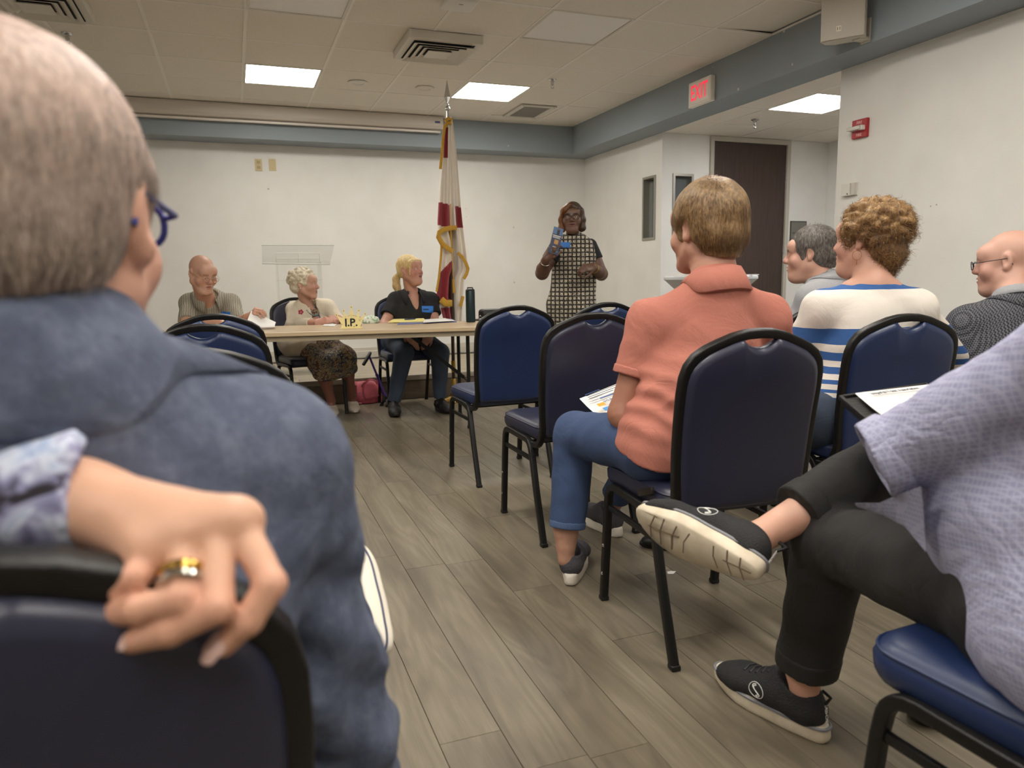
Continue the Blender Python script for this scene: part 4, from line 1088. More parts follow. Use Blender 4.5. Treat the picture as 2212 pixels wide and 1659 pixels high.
LAZY = object()
def soft(c_, k=.24):
    if c_ is None: return None
    g = .3*c_[0]+.59*c_[1]+.11*c_[2]; return tuple(v*(1-k)+g*k for v in c_)
class Head:
    def __init__(s, c, fwd, up=(0, 0, 1), size=1., roll=0.):
        s.c = V(c); s.R = basis(fwd, up, roll); s.k = size
    def L(s, x, y, z): return s.c+s.k*(x*s.R[0]+y*s.R[1]+z*s.R[2])
    def to_local(s, P): return ((P-s.c)@s.R.T)/s.k
    def build(s, S, neck=None, nr=(.056, .062), nose=1., jaw=1., ear=1., fat=0., mouth_open=0., brow=1., cheek=1., lips=1., eye=1., lid=0.):
        k, L, R = s.k, s.L, s.R
        S.ell(L(0, -.018, .035), V(.074, .094, .083)*k, R, .02)
        S.ell(L(0, .030, -.018), V(.060+fat*.4, .064, .086)*k, R, .03)
        S.cone(L(-.030, .062, .040), L(.030, .062, .040), .034*k, .034*k, .02)
        for q in (-1, 1):
            S.cone(L(q*.052, .0, -.052), L(q*.018, .072, -.096), (.020+fat*.5)*k*jaw, (.018+fat*.3)*k, .03)
            S.ell(L(q*.041, .060, -.030), V(.026+fat*.5, .026, .028)*k*cheek, R, .025)
            S.cone(L(q*.046, .074, .022), L(q*.014, .086, .018), .009*k*brow, .011*k*brow, .014)
        S.ell(L(0, .074, -.100), V(.022+fat*.4, .020, .017)*k, R, .022)
        if fat: S.ell(L(0, .045, -.105), V(.045, .04, .02+fat)*k, R, .03)
        S.ell(L(0, .080, -.062), V(.030, .020, .024)*k, R, .02)
        for q in (-1, 1): S.ell(L(q*.032, .104, .002), V(.017, .016, .012)*k, R, .014, op=1)
        S.cone(L(0, .086, .018), L(0, .104+.008*(nose-1), -.020), .0095*k, .0115*k*nose, .014)
        S.ell(L(0, .106+.008*(nose-1), -.025), V(.0115, .0105, .0095)*k*nose, R, .012)
        for q in (-1, 1):
            S.ell(L(q*.0125*nose, .098, -.029), V(.008, .010, .0075)*k*nose, R, .008)
        # eyelids over the eyeballs
        for q in (-1, 1):
            S.ell(L(q*.031, .0785, .003), V(.0155, .0145, .0135)*k, R, .006)
            S.ell(L(q*.031, .0935, .0008+lid), V(.0112, .009, .0032*eye)*k, R, .003, op=1)
        # mouth
        S.ell(L(0, .0975, -.0545), V(.022, .008, .0052)*k*lips, R, .006); S.ell(L(0, .0955, -.0655), V(.019, .009, .0065)*k*lips, R, .006)
        S.cone(L(-.021, .099, -.0600), L(.021, .099, -.0600), (.0022+mouth_open)*k, (.0022+mouth_open)*k, .004, op=1)
        S.ell(L(0, .102, -.060), V(.015, .010, .0018+mouth_open)*k, R, .004, op=1)
        if ear:
            for q in (-1, 1):
                S.ell(L(q*.078, -.012, .004), V(.010, .017, .029)*k*ear, s.R@np.eye(3), .010)
                S.ell(L(q*.079, -.006, -.022), V(.007, .010, .011)*k*ear, R, .008)
                S.ell(L(q*.088, -.006, .004), V(.007, .009, .016)*k*ear, R, .006, op=1)
        if neck is not None:
            S.cone(L(0, -.022, -.05), neck, nr[0]*k, nr[1]*k, .03)
        return s
    def colours(s, P, base, lip=None, brow=None, stubble=None, blush=None):
        if P is LAZY: return lambda p: s.colours(p, base, lip, brow, stubble, blush)
        base, lip, blush = soft(base), soft(lip), soft(blush)
        q = s.to_local(P); C_ = np.tile(V(lin(base)), (len(P), 1))
        def blend(w_, c): C_[:] = C_*(1-w_[:, None])+V(lin(c))*w_[:, None]
        if blush is not None:
            w_ = np.exp(-(((np.abs(q[:, 0])-.042)/.028)**2+((q[:, 1]-.07)/.04)**2+((q[:, 2]+.03)/.035)**2))*.55; blend(w_, blush)
            w_ = np.exp(-((q[:, 0]/.016)**2+((q[:, 1]-.11)/.02)**2+((q[:, 2]+.024)/.018)**2))*.5; blend(w_, blush)
        if stubble is not None:
            w_ = np.clip(1-np.maximum(0, (q[:, 2]+.048)/.02), 0, 1)*(q[:, 1] > .02)*(q[:, 2] > -.13)*(np.abs(q[:, 0]) < .05)*.22; blend(w_, stubble)
        if lip is not None:
            w_ = np.clip(1.6-((q[:, 0]/.024)**2+((q[:, 2]+.060)/.0125)**2)*1.6, 0, 1)*(q[:, 1] > .085); blend(w_, lip)
        if brow is not None:
            zc = .0235-.10*np.maximum(0, np.abs(q[:, 0])-.03)
            w_ = np.clip(2-np.abs(q[:, 2]-zc)/.0035, 0, 1)*(np.abs(q[:, 0]) > .012)*(np.abs(q[:, 0]) < .05)*(q[:, 1] > .06)*.85; blend(w_, brow)
        return C_
    def eyes(s, root, iris, gaze=None):
        g = s.R[1] if gaze is None else nrm(gaze)
        for q in (-1, 1):
            c = s.L(q*.031, .0785, .002); r = .0135*s.k
            m = M(); Rm = Vector((0, 0, 1)).rotation_difference(Vector(g)).to_matrix(); m.ball((0, 0, 0), r, 16, 16, Rm)
            for f_ in m.b.faces:
                a = math.acos(max(-1, min(1, f_.calc_center_median().normalized().dot(Vector(g)))))
                f_.material_index = 2 if a < .16 else (1 if a < .42 else 0)
            me = m.mesh('eye', 'all')
            for mm in eye_mats(iris): me.materials.append(mm)
            me.transform(Matrix.Translation(Vector(c)-root.location)); link(bpy.data.objects.new('eye', me), root)
    def glasses(s, root, rim, rr=.0016, w=.025, h=.019, yy=.112, zz=-.002, lens=True, roundness=2.5, temple=True):
        L = lambda *a: Vector(s.L(*a))-root.location
        m = M()
        n = 24; lens_pts = []
        for q in (-1, 1):
            pts = []
            for i in range(n):
                a = 2*math.pi*i/n; cx, sz = math.cos(a), math.sin(a)
                x = math.copysign(abs(cx)**(2/roundness), cx)*w; z = math.copysign(abs(sz)**(2/roundness), sz)*h
                pts.append(L(q*.033+x, yy-.10*(abs(q*.033+x)-.03)*(abs(q*.033+x) > .03), zz+z))
            m.tube(pts, rr*s.k, 6, close=True); lens_pts.append(pts)
        m.tube([L(-.009, yy, zz+.006), L(0, yy+.002, zz+.008), L(.009, yy, zz+.006)], rr*s.k*.9, 6)
        if temple:
            for q in (-1, 1):
                m.tube([L(q*(.033+w), yy-.004, zz+.006), L(q*.071, yy-.01, zz+.008), L(q*.080, .02, zz+.012), L(q*.083, -.012, zz+.014), L(q*.082, -.030, zz-.012)], rr*s.k*.9, 6)
        o = m.obj('glasses', rim, root)
        if lens:
            for pts in lens_pts:
                m = M(); m._new(pts, [tuple(range(n))]); m.obj('lens', acr, o, False)

def hair_strands(name, root, P, N, flow, n, length, width, lift, seed, mat, tints, seg=4, curl=0., par=None, wild=.35, keep=None):
    """many thin tapered ribbons rooted on the hair cap"""
    R_ = np.random.RandomState(seed)
    if keep is not None: ok = keep(P); P, N = P[ok], N[ok]
    I = R_.choice(len(P), n)
    p = P[I]+N[I]*(-.003); nn = N[I]; d = flow(p)
    d = d+R_.normal(size=d.shape)*wild; d -= nn*(d*nn).sum(1)[:, None]*.9; d /= np.maximum(np.linalg.norm(d, axis=1), 1e-9)[:, None]
    Ln = length*R_.uniform(.6, 1.25, n); W_ = width*R_.uniform(.6, 1.3, n)
    side = np.cross(d, nn); side /= np.maximum(np.linalg.norm(side, axis=1), 1e-9)[:, None]
    ph = R_.uniform(0, 6.28, n); cdir = R_.choice([-1, 1], n)
    verts = []; cur = p.copy()
    for j in range(seg+1):
        t = j/seg; w_ = W_*(1-t**2*.9)
        up_ = lift*np.sin(t*2.2)*R_.uniform(.4, 1.2)
        off = cur+nn*up_
        if curl: off = off+side*(np.sin(ph+t*5.5*cdir)*curl)[:, None]+nn*(np.cos(ph+t*5.5)*curl*.6)[:, None]
        verts.append(off-side*w_[:, None]); verts.append(off+side*w_[:, None])
        dd = d+nn*(-.55*t)
        g = flow(cur); dd = dd*.75+g*.25
        cur = cur+dd/np.linalg.norm(dd, axis=1)[:, None]*(Ln/seg)[:, None]
    Vv = np.stack(verts, 1).reshape(-1, 3); st = 2*(seg+1)
    base = (np.arange(n)*st)[:, None]
    Q = np.concatenate([base+V([2*j, 2*j+1, 2*j+3, 2*j+2]).astype(int)[None] for j in range(seg)])
    tc = np.array([lin(t_) for t_ in tints])[R_.choice(len(tints), n)]
    cols = np.repeat(tc, st, axis=0)
    o = place(np_mesh(name, Vv, Q, mat, cols), name, root, kind='stuff')
    if par is not None: o.parent = par
    return o
def tint_white(P, c=(255, 255, 255)): return np.tile(V(lin(c)), (len(P), 1))
def sdf_np(S, vox, sm=1):
    P, Q = S.mesh(vox); P = smooth_pts(P, Q, sm) if sm else P
    return P, Q
def join_np(parts):
    Ps, Qs, off = [], [], 0
    for P, Q in parts: Ps.append(P); Qs.append(Q+off); off += len(P)
    return np.concatenate(Ps), np.concatenate(Qs)

def rodr(v, ax, a):
    ax = nrm(ax); v = V(v); return v*math.cos(a)+np.cross(ax, v)*math.sin(a)+ax*(ax@v)*(1-math.cos(a))
FING = [(.026, .090, (.043, .027, .021), .0092), (.008, .095, (.047, .030, .022), .0094), (-.011, .090, (.043, .028, .022), .0088), (-.028, .080, (.034, .021, .019), .0078)]
def hand(S, w, d, n, side, curl=((25, 30, 20),)*4, thumb=(35, 25, 20, 15), spread=(6, 1, -4, -10), k=1., nails=None, twist=0.):
    """w wrist, d along the hand, n normal of its back, side +1: thumb towards cross(d, n)"""
    w = V(w); d = nrm(d); n = perp(n, d); l = side*np.cross(d, n)
    tips = []
    S.cone(w-d*.02*k, w+d*.03*k, .024*k, .026*k, .015, flat=(n, .72))
    kn = []
    for i, (lo_, fo, ph, r) in enumerate(FING):
        b = w+d*fo*k+l*lo_*k+n*(.004-.006*abs(i-1.2)*.6)*k; kn.append(b)
        S.cone(w+d*.02*k+l*lo_*.75*k, b, .015*k, .0112*k, .012, flat=(n, .85))
        c = curl[i % len(curl)]; dd = rodr(d, n, -side*math.radians(spread[i])*-1); ax = np.cross(dd, n)   # rotating dd about ax by -a bends to the palm
        p = b; a = 0.
        for j in range(3):
            a += math.radians(c[j]); u = rodr(dd, ax, -a)
            q = p+u*ph[j]*k; r0 = r*k*(1-.07*j); r1 = r*k*(.93-.09*j); S.cone(p, q, r0, r1, .004); p = q
        tips.append((p, u, rodr(n, ax, -a), r*k))
    S.cone(kn[0], kn[3], .0095*k, .0085*k, .012)
    tb = w+d*.018*k+l*.022*k-n*.006*k
    u = nrm(d*math.cos(math.radians(thumb[0]))+l*math.sin(math.radians(thumb[0]))-n*math.sin(math.radians(thumb[1])))
    q = tb+u*.042*k; S.cone(tb, q, .0155*k, .0125*k, .012)
    ax = np.cross(u, l-n*.6)
    u2 = nrm(u+(-l*math.tan(math.radians(thumb[2]))*.6-n*math.tan(math.radians(thumb[2]))*.25+d*.15)); q2 = q+u2*.033*k; S.cone(q, q2, .0115*k, .0105*k, .005)
    u3 = nrm(u2+(-l*math.tan(math.radians(thumb[3]))*.5+d*.1)); q3 = q2+u3*.026*k; S.cone(q2, q3, .0105*k, .0085*k, .004)
    tips.append((q3, u3, nrm(np.cross(u3, np.cross(n*.5+l, u3))), .0095*k))
    S.cone(tb, kn[0]-n*.004*k, .012*k, .009*k, .014)
    return tips
def nail_mesh(root, tips, mat, k=1., L=.013, name='fingernail'):
    for p, u, n, r in tips:
        s_ = np.cross(u, n); rows = []
        for i in range(6):
            t = i/5; row = []
            for j in range(5):
                q = (j-2)/2; wq = r*.82*(1 if t < .7 else math.cos((t-.7)/.3*1.1))
                row.append(Vector(p+u*(-.006+L*t)*k+s_*q*wq+n*(r*.93-.25*r*q*q+.0006-.002*t*t)))
            rows.append(row)
        m = M(); m.grid([[v_-root.location for v_ in r_] for r_ in rows]); m.obj(name, mat, root, 'all')

def torso(S, pel, waist, chest, shL, shR, neck, fr, rw, fl=.68, g=0., sh=.062, k=.04, trap=.05, nk=1.22):
    S.cone(pel, waist, rw[0]+g, rw[1]+g, k, flat=(fr, fl)); S.cone(waist, chest, rw[1]+g, rw[2]+g, k, flat=(fr, fl))
    S.cone(shL, shR, sh+g, sh+g, k); c2 = V(chest)*.45+(V(shL)+V(shR))*.275
    S.cone(chest, c2, rw[2]*.96+g, rw[2]*.80+g, k, flat=(fr, fl))
    S.cone(V(neck)-V(0, 0, .012), V(neck)*.4+V(chest)*.6, trap*nk+g, trap*nk*1.5+g, .03)
    for q in (shL, shR): S.cone(V(neck)*.9+V(q)*.1-V(0, 0, .02), q, trap+g, sh*.85+g, .03)
    return S
def collar_mesh(name, root, c, up, fr, r, h, mat, gap=.5, flare=.022, drop=.02, rx=1., tipdrop=.03, n=40, tipflare=0., target=None):
    bv = None
    if target is not None: bv = BVHTree.FromPolygons([v_.co for v_ in target.data.vertices], [tuple(p_.vertices) for p_ in target.data.polygons])
    """folded shirt collar round the neck; open at the front"""
    up = nrm(up); f = perp(fr, up); rt = np.cross(f, up); rows = []
    for i in range(n+1):
        a = gap+(2*math.pi-2*gap)*i/n
        dv = f*math.cos(a)+rt*math.sin(a)*rx; e = math.exp(-((min(a, 2*math.pi-a)-gap)/.45)**2)
        b = V(c)+dv*r
        prof = [b-up*.012, b+up*h*.6*(1-.25*e), b+up*h*(1-.3*e)+dv*.004, b+up*h*.95*(1-.3*e)+dv*.010, b+dv*(flare*.7+.010)+up*h*.3, b+dv*(flare+.012+(.012+tipflare)*e)-up*(drop+tipdrop*e), b+dv*(flare+.006+(.010+tipflare)*e)-up*(drop+tipdrop*e+.002), b+dv*(flare*.7+.004)+up*h*.2]
        rows.append([Vector(q)-root.location for q in prof])
    if bv is not None:
        dz = []
        for row in rows:
            hit = bv.ray_cast(row[5]+Vector((0, 0, .12)), Vector((0, 0, -1)), .3)[0]
            dz.append(0. if hit is None else max(-.03, min(.05, hit.z+.006-row[5].z)))
        for _ in range(3): dz = [(dz[max(0, i-1)]+dz[i]*2+dz[min(len(dz)-1, i+1)])/4 for i in range(len(dz))]
        for row, q in zip(rows, dz):
            row[5].z += q; row[6].z += q-.002; row[4] = row[3].lerp(row[5], .5)+Vector((0, 0, .004)); row[7] = row[4]-Vector((0, 0, .004))
    m = M(); m.grid(rows); return m.obj(name, mat, root, 'all')
def decal(name, root, target, quad, mat, par=None, off=.002, n=8, m_=6):
    """patch that hugs the surface of target, seen under the four given pixels"""
    bv = BVHTree.FromObject(target, bpy.context.evaluated_depsgraph_get()) if False else None
    me = target.data; tw = root.location
    bv = BVHTree.FromPolygons([v_.co+tw for v_ in me.vertices], [tuple(p_.vertices) for p_ in me.polygons])
    rows = []; a, b, c, d = [Vector((*q, 0)) for q in quad]; last = None
    for i in range(m_+1):
        row = []
        for j in range(n+1):
            u, v_ = j/n, i/m_; q = (a*(1-u)+b*u)*(1-v_)+(d*(1-u)+c*u)*v_
            h = bv.ray_cast(CAM, ray(q.x, q.y).normalized())
            if h[0] is None: h = (last if last is not None else WY(q.x, q.y, root.location.y),)
            last = h[0]; row.append(h[0]-ray(q.x, q.y).normalized()*off-tw)
        rows.append(row)
    m = M(); m.grid(rows); return m.obj(name, mat, par or root, 'all')

# ---- shoes: built once per style, placed by matrix
def shoe_parts(style):
    """heel at y=0, toe at y=.28, sole at z=0; returns list of (name, P, Q)"""
    out = []
    S = SDF(); th = {'slip': .034, 'run': .032, 'flat': .018, 'sneak': .024, 'chunk': .038}[style]
    S.cone((0, .034, th+.024), (0, .12, th+.030), .040, .043, .02, flat=((0, 0, 1), .95)); S.cone((0, .12, th+.028), (.004, .205, th+.014), .044, .0465, .02, flat=((0, 0, 1), .72)); S.cone((.004, .205, th+.012), (.002, .240, th+.008), .0465, .038, .02, flat=((0, 0, 1), .62))
    S.cone((0, .054, th+.03), (0, .050, th+.062 if style != 'flat' else th+.042), .038, .039, .015, capb=True)
    if style in ('slip', 'sneak', 'run', 'chunk'): S.cone((0, .09, th+.05), (0, .105, th+.062), .028, .024, .02)
    S.half((0, 0, th-.006), (0, 0, -1)); 
    S.cone((0, .052, th+.052), (0, .050, th+.16), .030, .034, .004, op=1)
    if style != 'sneak': S.cone((0, .075, th+.072), (0, .095, th+.13), .022, .04, .008, op=1)
    if style == 'flat': S.cone((0, .10, th+.062), (0, .13, th+.11), .026, .04, .01, op=1)
    out.append(('upper',)+sdf_np(S, .0032, 1))
    n = 56; ring = []
    def foot(a):
        t = (1-math.cos(a))/2
        return t
    pts = []
    for i in range(n):
        a = 2*math.pi*i/n; y = .135-.15*math.cos(a); s_ = math.sin(a)
        t = (y+.015)/.30; wdt = .033+.014*math.sin(math.pi*min(1, max(0, (t-.15)/.85))**1.0)**1.2-.004*math.exp(-((t-.42)/.12)**2)
        pts.append((math.copysign(abs(s_)**.62, s_)*wdt+.003*math.sin(t*3), y))
    rings = []
    toe = lambda y: .016*max(0, (y-.19)/.09)**2 if style in ('run', 'slip', 'chunk', 'sneak') else .006*max(0, (y-.19)/.09)**2
    heel = lambda y: (.006 if style in ('slip', 'chunk') else .002)*max(0, (.02-y)/.035)**2*.5
    for sc_, z in ((.93, 0.), (.985, .004), (1.015, th*.4), (1.0, th*.75), (.985, th), (.94, th+.004)):
        rings.append([Vector((x*sc_, .135+(y-.135)*(.5+.5*sc_), z*(1 if z > 0 else 1)+toe(y)*(1-.3*z/th)+heel(y))) for x, y in pts])
    out.append(('sole', rings)); return out
SHOE = {}
def shoe(root, heel, toe_dir, up, style, umat, smat, scale=1., name='shoe', extra=None):
    if style not in SHOE: SHOE[style] = shoe_parts(style)
    f = nrm(toe_dir); u = perp(up, f); r = np.cross(f, u)
    T4 = frame(Vector(heel)-root.location, Vector(r), Vector(f), Vector(u))@Matrix.Diagonal((scale, scale, scale, 1))
    _, P, Q = SHOE[style][0]
    me = np_mesh(name, P, Q, umat, tint_white(P)); me.transform(T4); o = link(bpy.data.objects.new(name, me), root)
    m = M(); m.ring_loft([[T4@v_ for v_ in r_] for r_ in SHOE[style][1][1]]); m.obj('sole', smat, o, 'all')
    return o, T4
def leg_skin(S, knee, ank, r=(.05, .030), calf=.052, back=(0, 1, 0)):
    r = (r[0], min(r[1], .030))
    knee, ank = V(knee), V(ank); m_ = knee*.62+ank*.38+V(back)*.014
    S.chain([knee, m_, ank], [r[0], calf, r[1]], .03)
def trousers(S, hipL, hipR, kneeL, kneeR, ankL, ankR, rh=.105, rk=.068, ra=.055, seat=.12, g=0.):
    S.cone(hipL, hipR, seat+g, seat+g, .04)
    for h, k, a in ((hipL, kneeL, ankL), (hipR, kneeR, ankR)):
        S.cone(h, k, rh+g, rk+g, .03); S.cone(k, a, rk*.98+g, ra+g, .02, capb=True)
def arm(S, sh, el, wr, r=(.046, .038, .028)):
    S.cone(sh, el, r[0], r[1], .02); m_ = V(el)*.72+V(wr)*.28; S.chain([el, m_, wr], [r[1], r[1]*1.02, r[2]], .02)

def wrinkle(k, v, fine_scale=300, fine=.25, big=1., scale=6.):
    """weave and soft creases as relief"""
    f = k.noise(v, fine_scale, 2); m_ = k.noise(v, scale, 3, .55, 1.4)
    r = k.math('ABSOLUTE', k.math('SUBTRACT', m_, .5)); b1 = k.n('Bump'); b1.inputs['Strength'].default_value = .30*big; b1.inputs['Distance'].default_value = .03; k.l(r, b1.inputs['Height'])
    b2 = k.n('Bump'); b2.inputs['Strength'].default_value = fine; b2.inputs['Distance'].default_value = .002; k.l(f, b2.inputs['Height']); k.l(b1.outputs[0], b2.inputs['Normal'])
    k.l(b2.outputs[0], k.b.inputs['Normal']); return f
# ------------------------------------------------------------------ people
def w(x, y, Y): return V(tuple(WY(x, y, Y)))
def wt(x, y, t): return V(tuple(WD(x, y, t)))
def wz(x, y, z): return V(tuple(WZ(x, y, z)))
def person(label, loc): return thing('person', label, 'person', Vector(tuple(loc)))
def isl(S): return (LAZY, S)
def body_obj(root, parts, cols, mat=None, core=(), vox=.0042, head=None):
    S = SDF(); fds = [p_[1].fd for p_ in parts if p_[1].fd is not None]
    for p_, q_, in core: S.cone(p_, q_, .024, .024, .02)
    for p_ in parts: S.ops += p_[1].ops
    if fds: S.fd = fds[0]
    P, Q = sdf_np(S, vox)
    C_ = cols[1](P) if len(cols) > 1 else cols[0](P)
    if len(cols) > 2: lo_ = P[:, 2] < .56; C_[lo_] = cols[2](P[lo_])
    if head is not None: hm = np.linalg.norm(head.to_local(P)+V(0, 0, .02), axis=1) < .20; C_[hm] = cols[0](P[hm])
    return place(np_mesh('body', P, Q, mat or SKIN, C_), 'body', root)
def flatcol(P, c):
    if P is LAZY: return lambda p: flatcol(p, c)
    return np.tile(V(lin(soft(c))), (len(P), 1))
UP = V(0, 0, 1)

# ---- cloth materials
def cloth(name, rgb, rgb2=None, scale=300, rough=.85, bump=.25, big=.12):
    k = NT(name); v = k.coords('Object'); n = k.noise(v, scale, 3); b = k.noise(v, 6, 3)
    c = k.mix(n, rgb, rgb2 or tuple(int(x*.86) for x in rgb)); c = k.mix(k.math('MULTIPLY', b, big), c, tuple(int(x*.6) for x in rgb))
    wrinkle(k, v, scale, bump); return k.out(c, rough)
def striped(name, base, line, per, width, rot=(0, 0, 0), line2=None, rough=.85, wav=.006):
    k = NT(name); v = k.coords('Object', (1, 1, 1), rot); sep = k.n('SeparateXYZ'); k.l(v, sep.inputs[0])
    x = k.math('ADD', sep.outputs[0], k.math('MULTIPLY', k.noise(v, 9, 2), wav*4))
    fr = k.math('FRACT', k.math('ABSOLUTE', k.math('DIVIDE', k.math('ADD', x, 10.), per)))
    f1 = k.math('LESS_THAN', fr, width); c = k.mix(f1, base, line)
    if line2: c = k.mix(k.math('LESS_THAN', k.math('ABSOLUTE', k.math('SUBTRACT', fr, .62)), width*.35), c, line2)
    wrinkle(k, v, 300, .2, .7); return k.out(c, rough)
def denim(name, rgb, rgb2, scale=420):
    k = NT(name); v = k.coords('Object', (1, 1, 2.5)); n = k.noise(v, scale, 3, .7); b = k.noise(k.coords('Object'), 7, 4, .6)
    c = k.mix(n, rgb, rgb2); c = k.mix(k.math('MULTIPLY', b, .45), c, tuple(int(x*.62) for x in rgb)); wrinkle(k, k.coords('Object'), scale, .3, .55, 7); return k.out(c, .85)
def worn_denim(name, c0, c1, c2):
    k = NT(name); v = k.coords('Object'); n = k.noise(v, 34, 5, .65); f = k.noise(k.coords('Object', (1, 1, 2.5)), 260, 3, .7)
    c = k.ramp(n, [(.28, c0), (.5, c1), (.74, c2)]); c = k.mix(k.math('MULTIPLY', f, .5), c, c2); wrinkle(k, v, 260, .4, .7, 7); return k.out(c, .9)
JEANS = denim('jeans_blue', (48, 66, 102), (70, 90, 130)); JEANS_D = denim('jeans_dark', (56, 67, 86), (82, 95, 116)); CHAMBRAY = worn_denim('denim_shirt', (52, 59, 78), (72, 80, 101), (106, 113, 132))
BLACKC = cloth('black_cloth', (26, 26, 27)); WHITE_SOLE = pm('white_sole', (214, 206, 192), .6, var=.06, vscale=30)
BLUE_TAG = None
def tag_mat():
    k = NT('blue_name_tag'); v = k.coords('Generated'); sep = k.n('SeparateXYZ'); k.l(v, sep.inputs[0]); return k.out((40, 116, 200), .5)
BLUE_TAG = tag_mat()

# ================= bald man at the table
root = person('bald man with glasses and striped shirt holding a paper at the table', (-.2, 6.15, 0))
fr = nrm((.22, -.97, 0))
hd = Head(w(437, 591, 5.74), (.50, -.80, -.36), size=1.06)
neck = w(447, 648, 5.93)
shR, shL = w(411, 656, 5.98), w(497, 656, 5.98); chest = w(455, 680, 6.03); waist = V(-.19, 6.14, .70); pel = V(-.2, 6.2, .58)
elR, wrR = w(404, 699, 5.80), w(478, 700, 5.60); elL, wrL = w(517, 700, 5.82), w(534, 686, 5.66)
S = SDF(); hd.build(S, neck-UP*.02, (.058, .064), nose=1.1, fat=.012, jaw=1.1, eye=.7, lid=-.0015); S.cone(neck-UP*.02, chest+fr*.03, .06, .09, .03)
h_ = isl(S)
S = SDF(); arm(S, shR, elR, wrR, (.05, .043, .03)); hand(S, wrR, nrm(w(540, 702, 5.52)-wrR), UP, 1, ((15, 20, 10),)*4)
arm(S, shL, elL, wrL, (.05, .043, .03)); tl = hand(S, wrL, nrm(w(553, 669, 5.60)-wrL), nrm((-.2, -.4, .8)), -1, ((50, 45, 25),)*4, thumb=(20, 35, 30, 20))
a_ = isl(S)
S = SDF(); kL_, aL_ = V(.10, 5.88, .53), V(.16, 5.93, .09)
SK = (205, 148, 120)
body_obj(root, [h_, a_], [hd.colours(h_[0], SK, (176, 108, 92), (150, 115, 90), (205, 178, 160), (206, 118, 96)), flatcol(a_[0], (206, 146, 114))], core=[(neck, chest), (chest, waist), (waist, pel), (chest, shL), (chest, shR), (shL, elL), (shR, elR), (elL, wrL), (elR, wrR)], head=hd)
hd.eyes(root, (80, 90, 100), nrm((.5, -.7, -.6)))
hd.glasses(root, pm('wire_rim', (150, 130, 100), .3, .8), .0013, .024, .015, .112, -.006, roundness=2.4)
S = SDF(); torso(S, pel, waist, chest, shL, shR, neck, fr, (.17, .17, .172), .72, .012)
for s_, e_ in ((shR, elR), (shL, elL)): S.cone(s_, V(s_)*.1+V(e_)*.9, .066, .064, .03, capb=True)
S.cone(hd.L(0, .01, -.07), neck+UP*.012+fr*.03, .060, .060, .006, op=1, capb=True); S.cone(neck+fr*.05, neck+fr*.13-UP*.09, .045, .008, .006, op=1)
S.disp(folds(.006, 34, 3, (1, 1, .5)))
st = striped('striped_shirt', (172, 166, 148), (52, 50, 48), .0155, .22, line2=(96, 92, 84))
sh_ = sdf_obj('shirt', S, .007, st, root)
collar_mesh('collar', root, neck+fr*.018+UP*.014, nrm(V(hd.c)-neck+UP*.1), fr, .076, .034, st, .45, .026, .012, tipdrop=.035, target=sh_)
S = SDF(); trousers(S, V(-.30, 6.2, .56), V(-.10, 6.2, .56), V(-.30, 5.85, .53), kL_, V(-.30, 5.9, .1), aL_, .10, .075, .062); S.disp(folds(.006, 28, 8)); sdf_obj('trousers', S, .009, BLACKC, root)
SN = pm('black_sneaker', (28, 27, 27), .6, var=.1, bump=.2)
shoe(root, wz(581, 885, 0)+V(0, .05, 0), (.18, -1, 0), UP, 'sneak', SN, WHITE_SOLE); shoe(root, V(-.3, 5.97, 0), (-.1, -1, 0), UP, 'sneak', SN, WHITE_SOLE)
decal('name_tag', root, sh_, ((478, 673), (498, 674), (497, 684), (477, 684)), BLUE_TAG)
# the sheet of paper he turns
def sheet(name, P4, mat, label, bend=.02, nrmv=None, th=.0012, n=10):
    a, b, c, d = [Vector(tuple(q)) for q in P4]; nn = (b-a).cross(d-a).normalized() if nrmv is None else Vector(nrmv); rows = []
    for s2 in (0, 1):
        rows.append([[(a*(1-u)+b*u)*(1-v_)+(d*(1-u)+c*u)*v_+nn*(bend*math.sin(math.pi*v_)*math.sin(math.pi*(u*.7+.2))+s2*th) for u in [i/n for i in range(n+1)]] for v_ in [i/n for i in range(n+1)]])
    m = M(); m.grid(rows[0]); m.grid(rows[1])
    return m.obj(name, mat, None, 'all', label=label, category='paper')
tip = tl[0][0]
sheet('paper_sheet', (w(543, 671, 5.60), w(596, 696, 5.66), w(594, 706, 5.42), w(530, 708, 5.40)), PAPER, 'white sheet held by the bald man over the table', .02)

# ================= white-haired old woman
root = person('white haired old woman in cream cardigan with clasped hands at the table', (.55, 6.15, 0))
fr = nrm((.35, -.93, 0))
hd = Head(w(658, 614, 6.08), (.90, -.42, -.02), size=.98, roll=.04)
neck = w(664, 655, 6.14); shR, shL = w(637, 670, 6.17), w(706, 664, 6.10); chest = w(672, 692, 6.15); waist = V(.54, 6.18, .68); pel = V(.53, 6.2, .57)
elR, wrR = w(632, 700, 6.02), w(684, 698, 5.80); elL, wrL = w(738, 700, 6.0), w(731, 688, 5.86)
S = SDF(); hd.build(S, neck-UP*.03, (.046, .052), nose=1.15, ear=1.2); S.cone(neck-UP*.03, chest+fr*.05, .055, .09, .03, flat=(fr, .7))
wn = wob(4, 160, 6); S.disp(lambda x, y, z: .0012*wn(x, y, z))
h_ = isl(S)
S = SDF(); arm(S, elR, V(elR)*.5+wrR*.5, wrR, (.03, .03, .024)); hand(S, wrR, nrm(w(722, 686, 5.74)-wrR), nrm((-.3, -.75, .55)), 1, ((25, 40, 25), (35, 40, 25), (40, 40, 25), (45, 40, 25)), k=.92)
arm(S, elL, V(elL)*.5+wrL*.5, wrL, (.03, .03, .024)); hand(S, wrL, nrm(w(704, 688, 5.76)-wrL), nrm((.3, -.5, .8)), -1, ((25, 40, 25), (30, 40, 25), (35, 40, 25), (35, 40, 25)), k=.92)
a_ = isl(S)
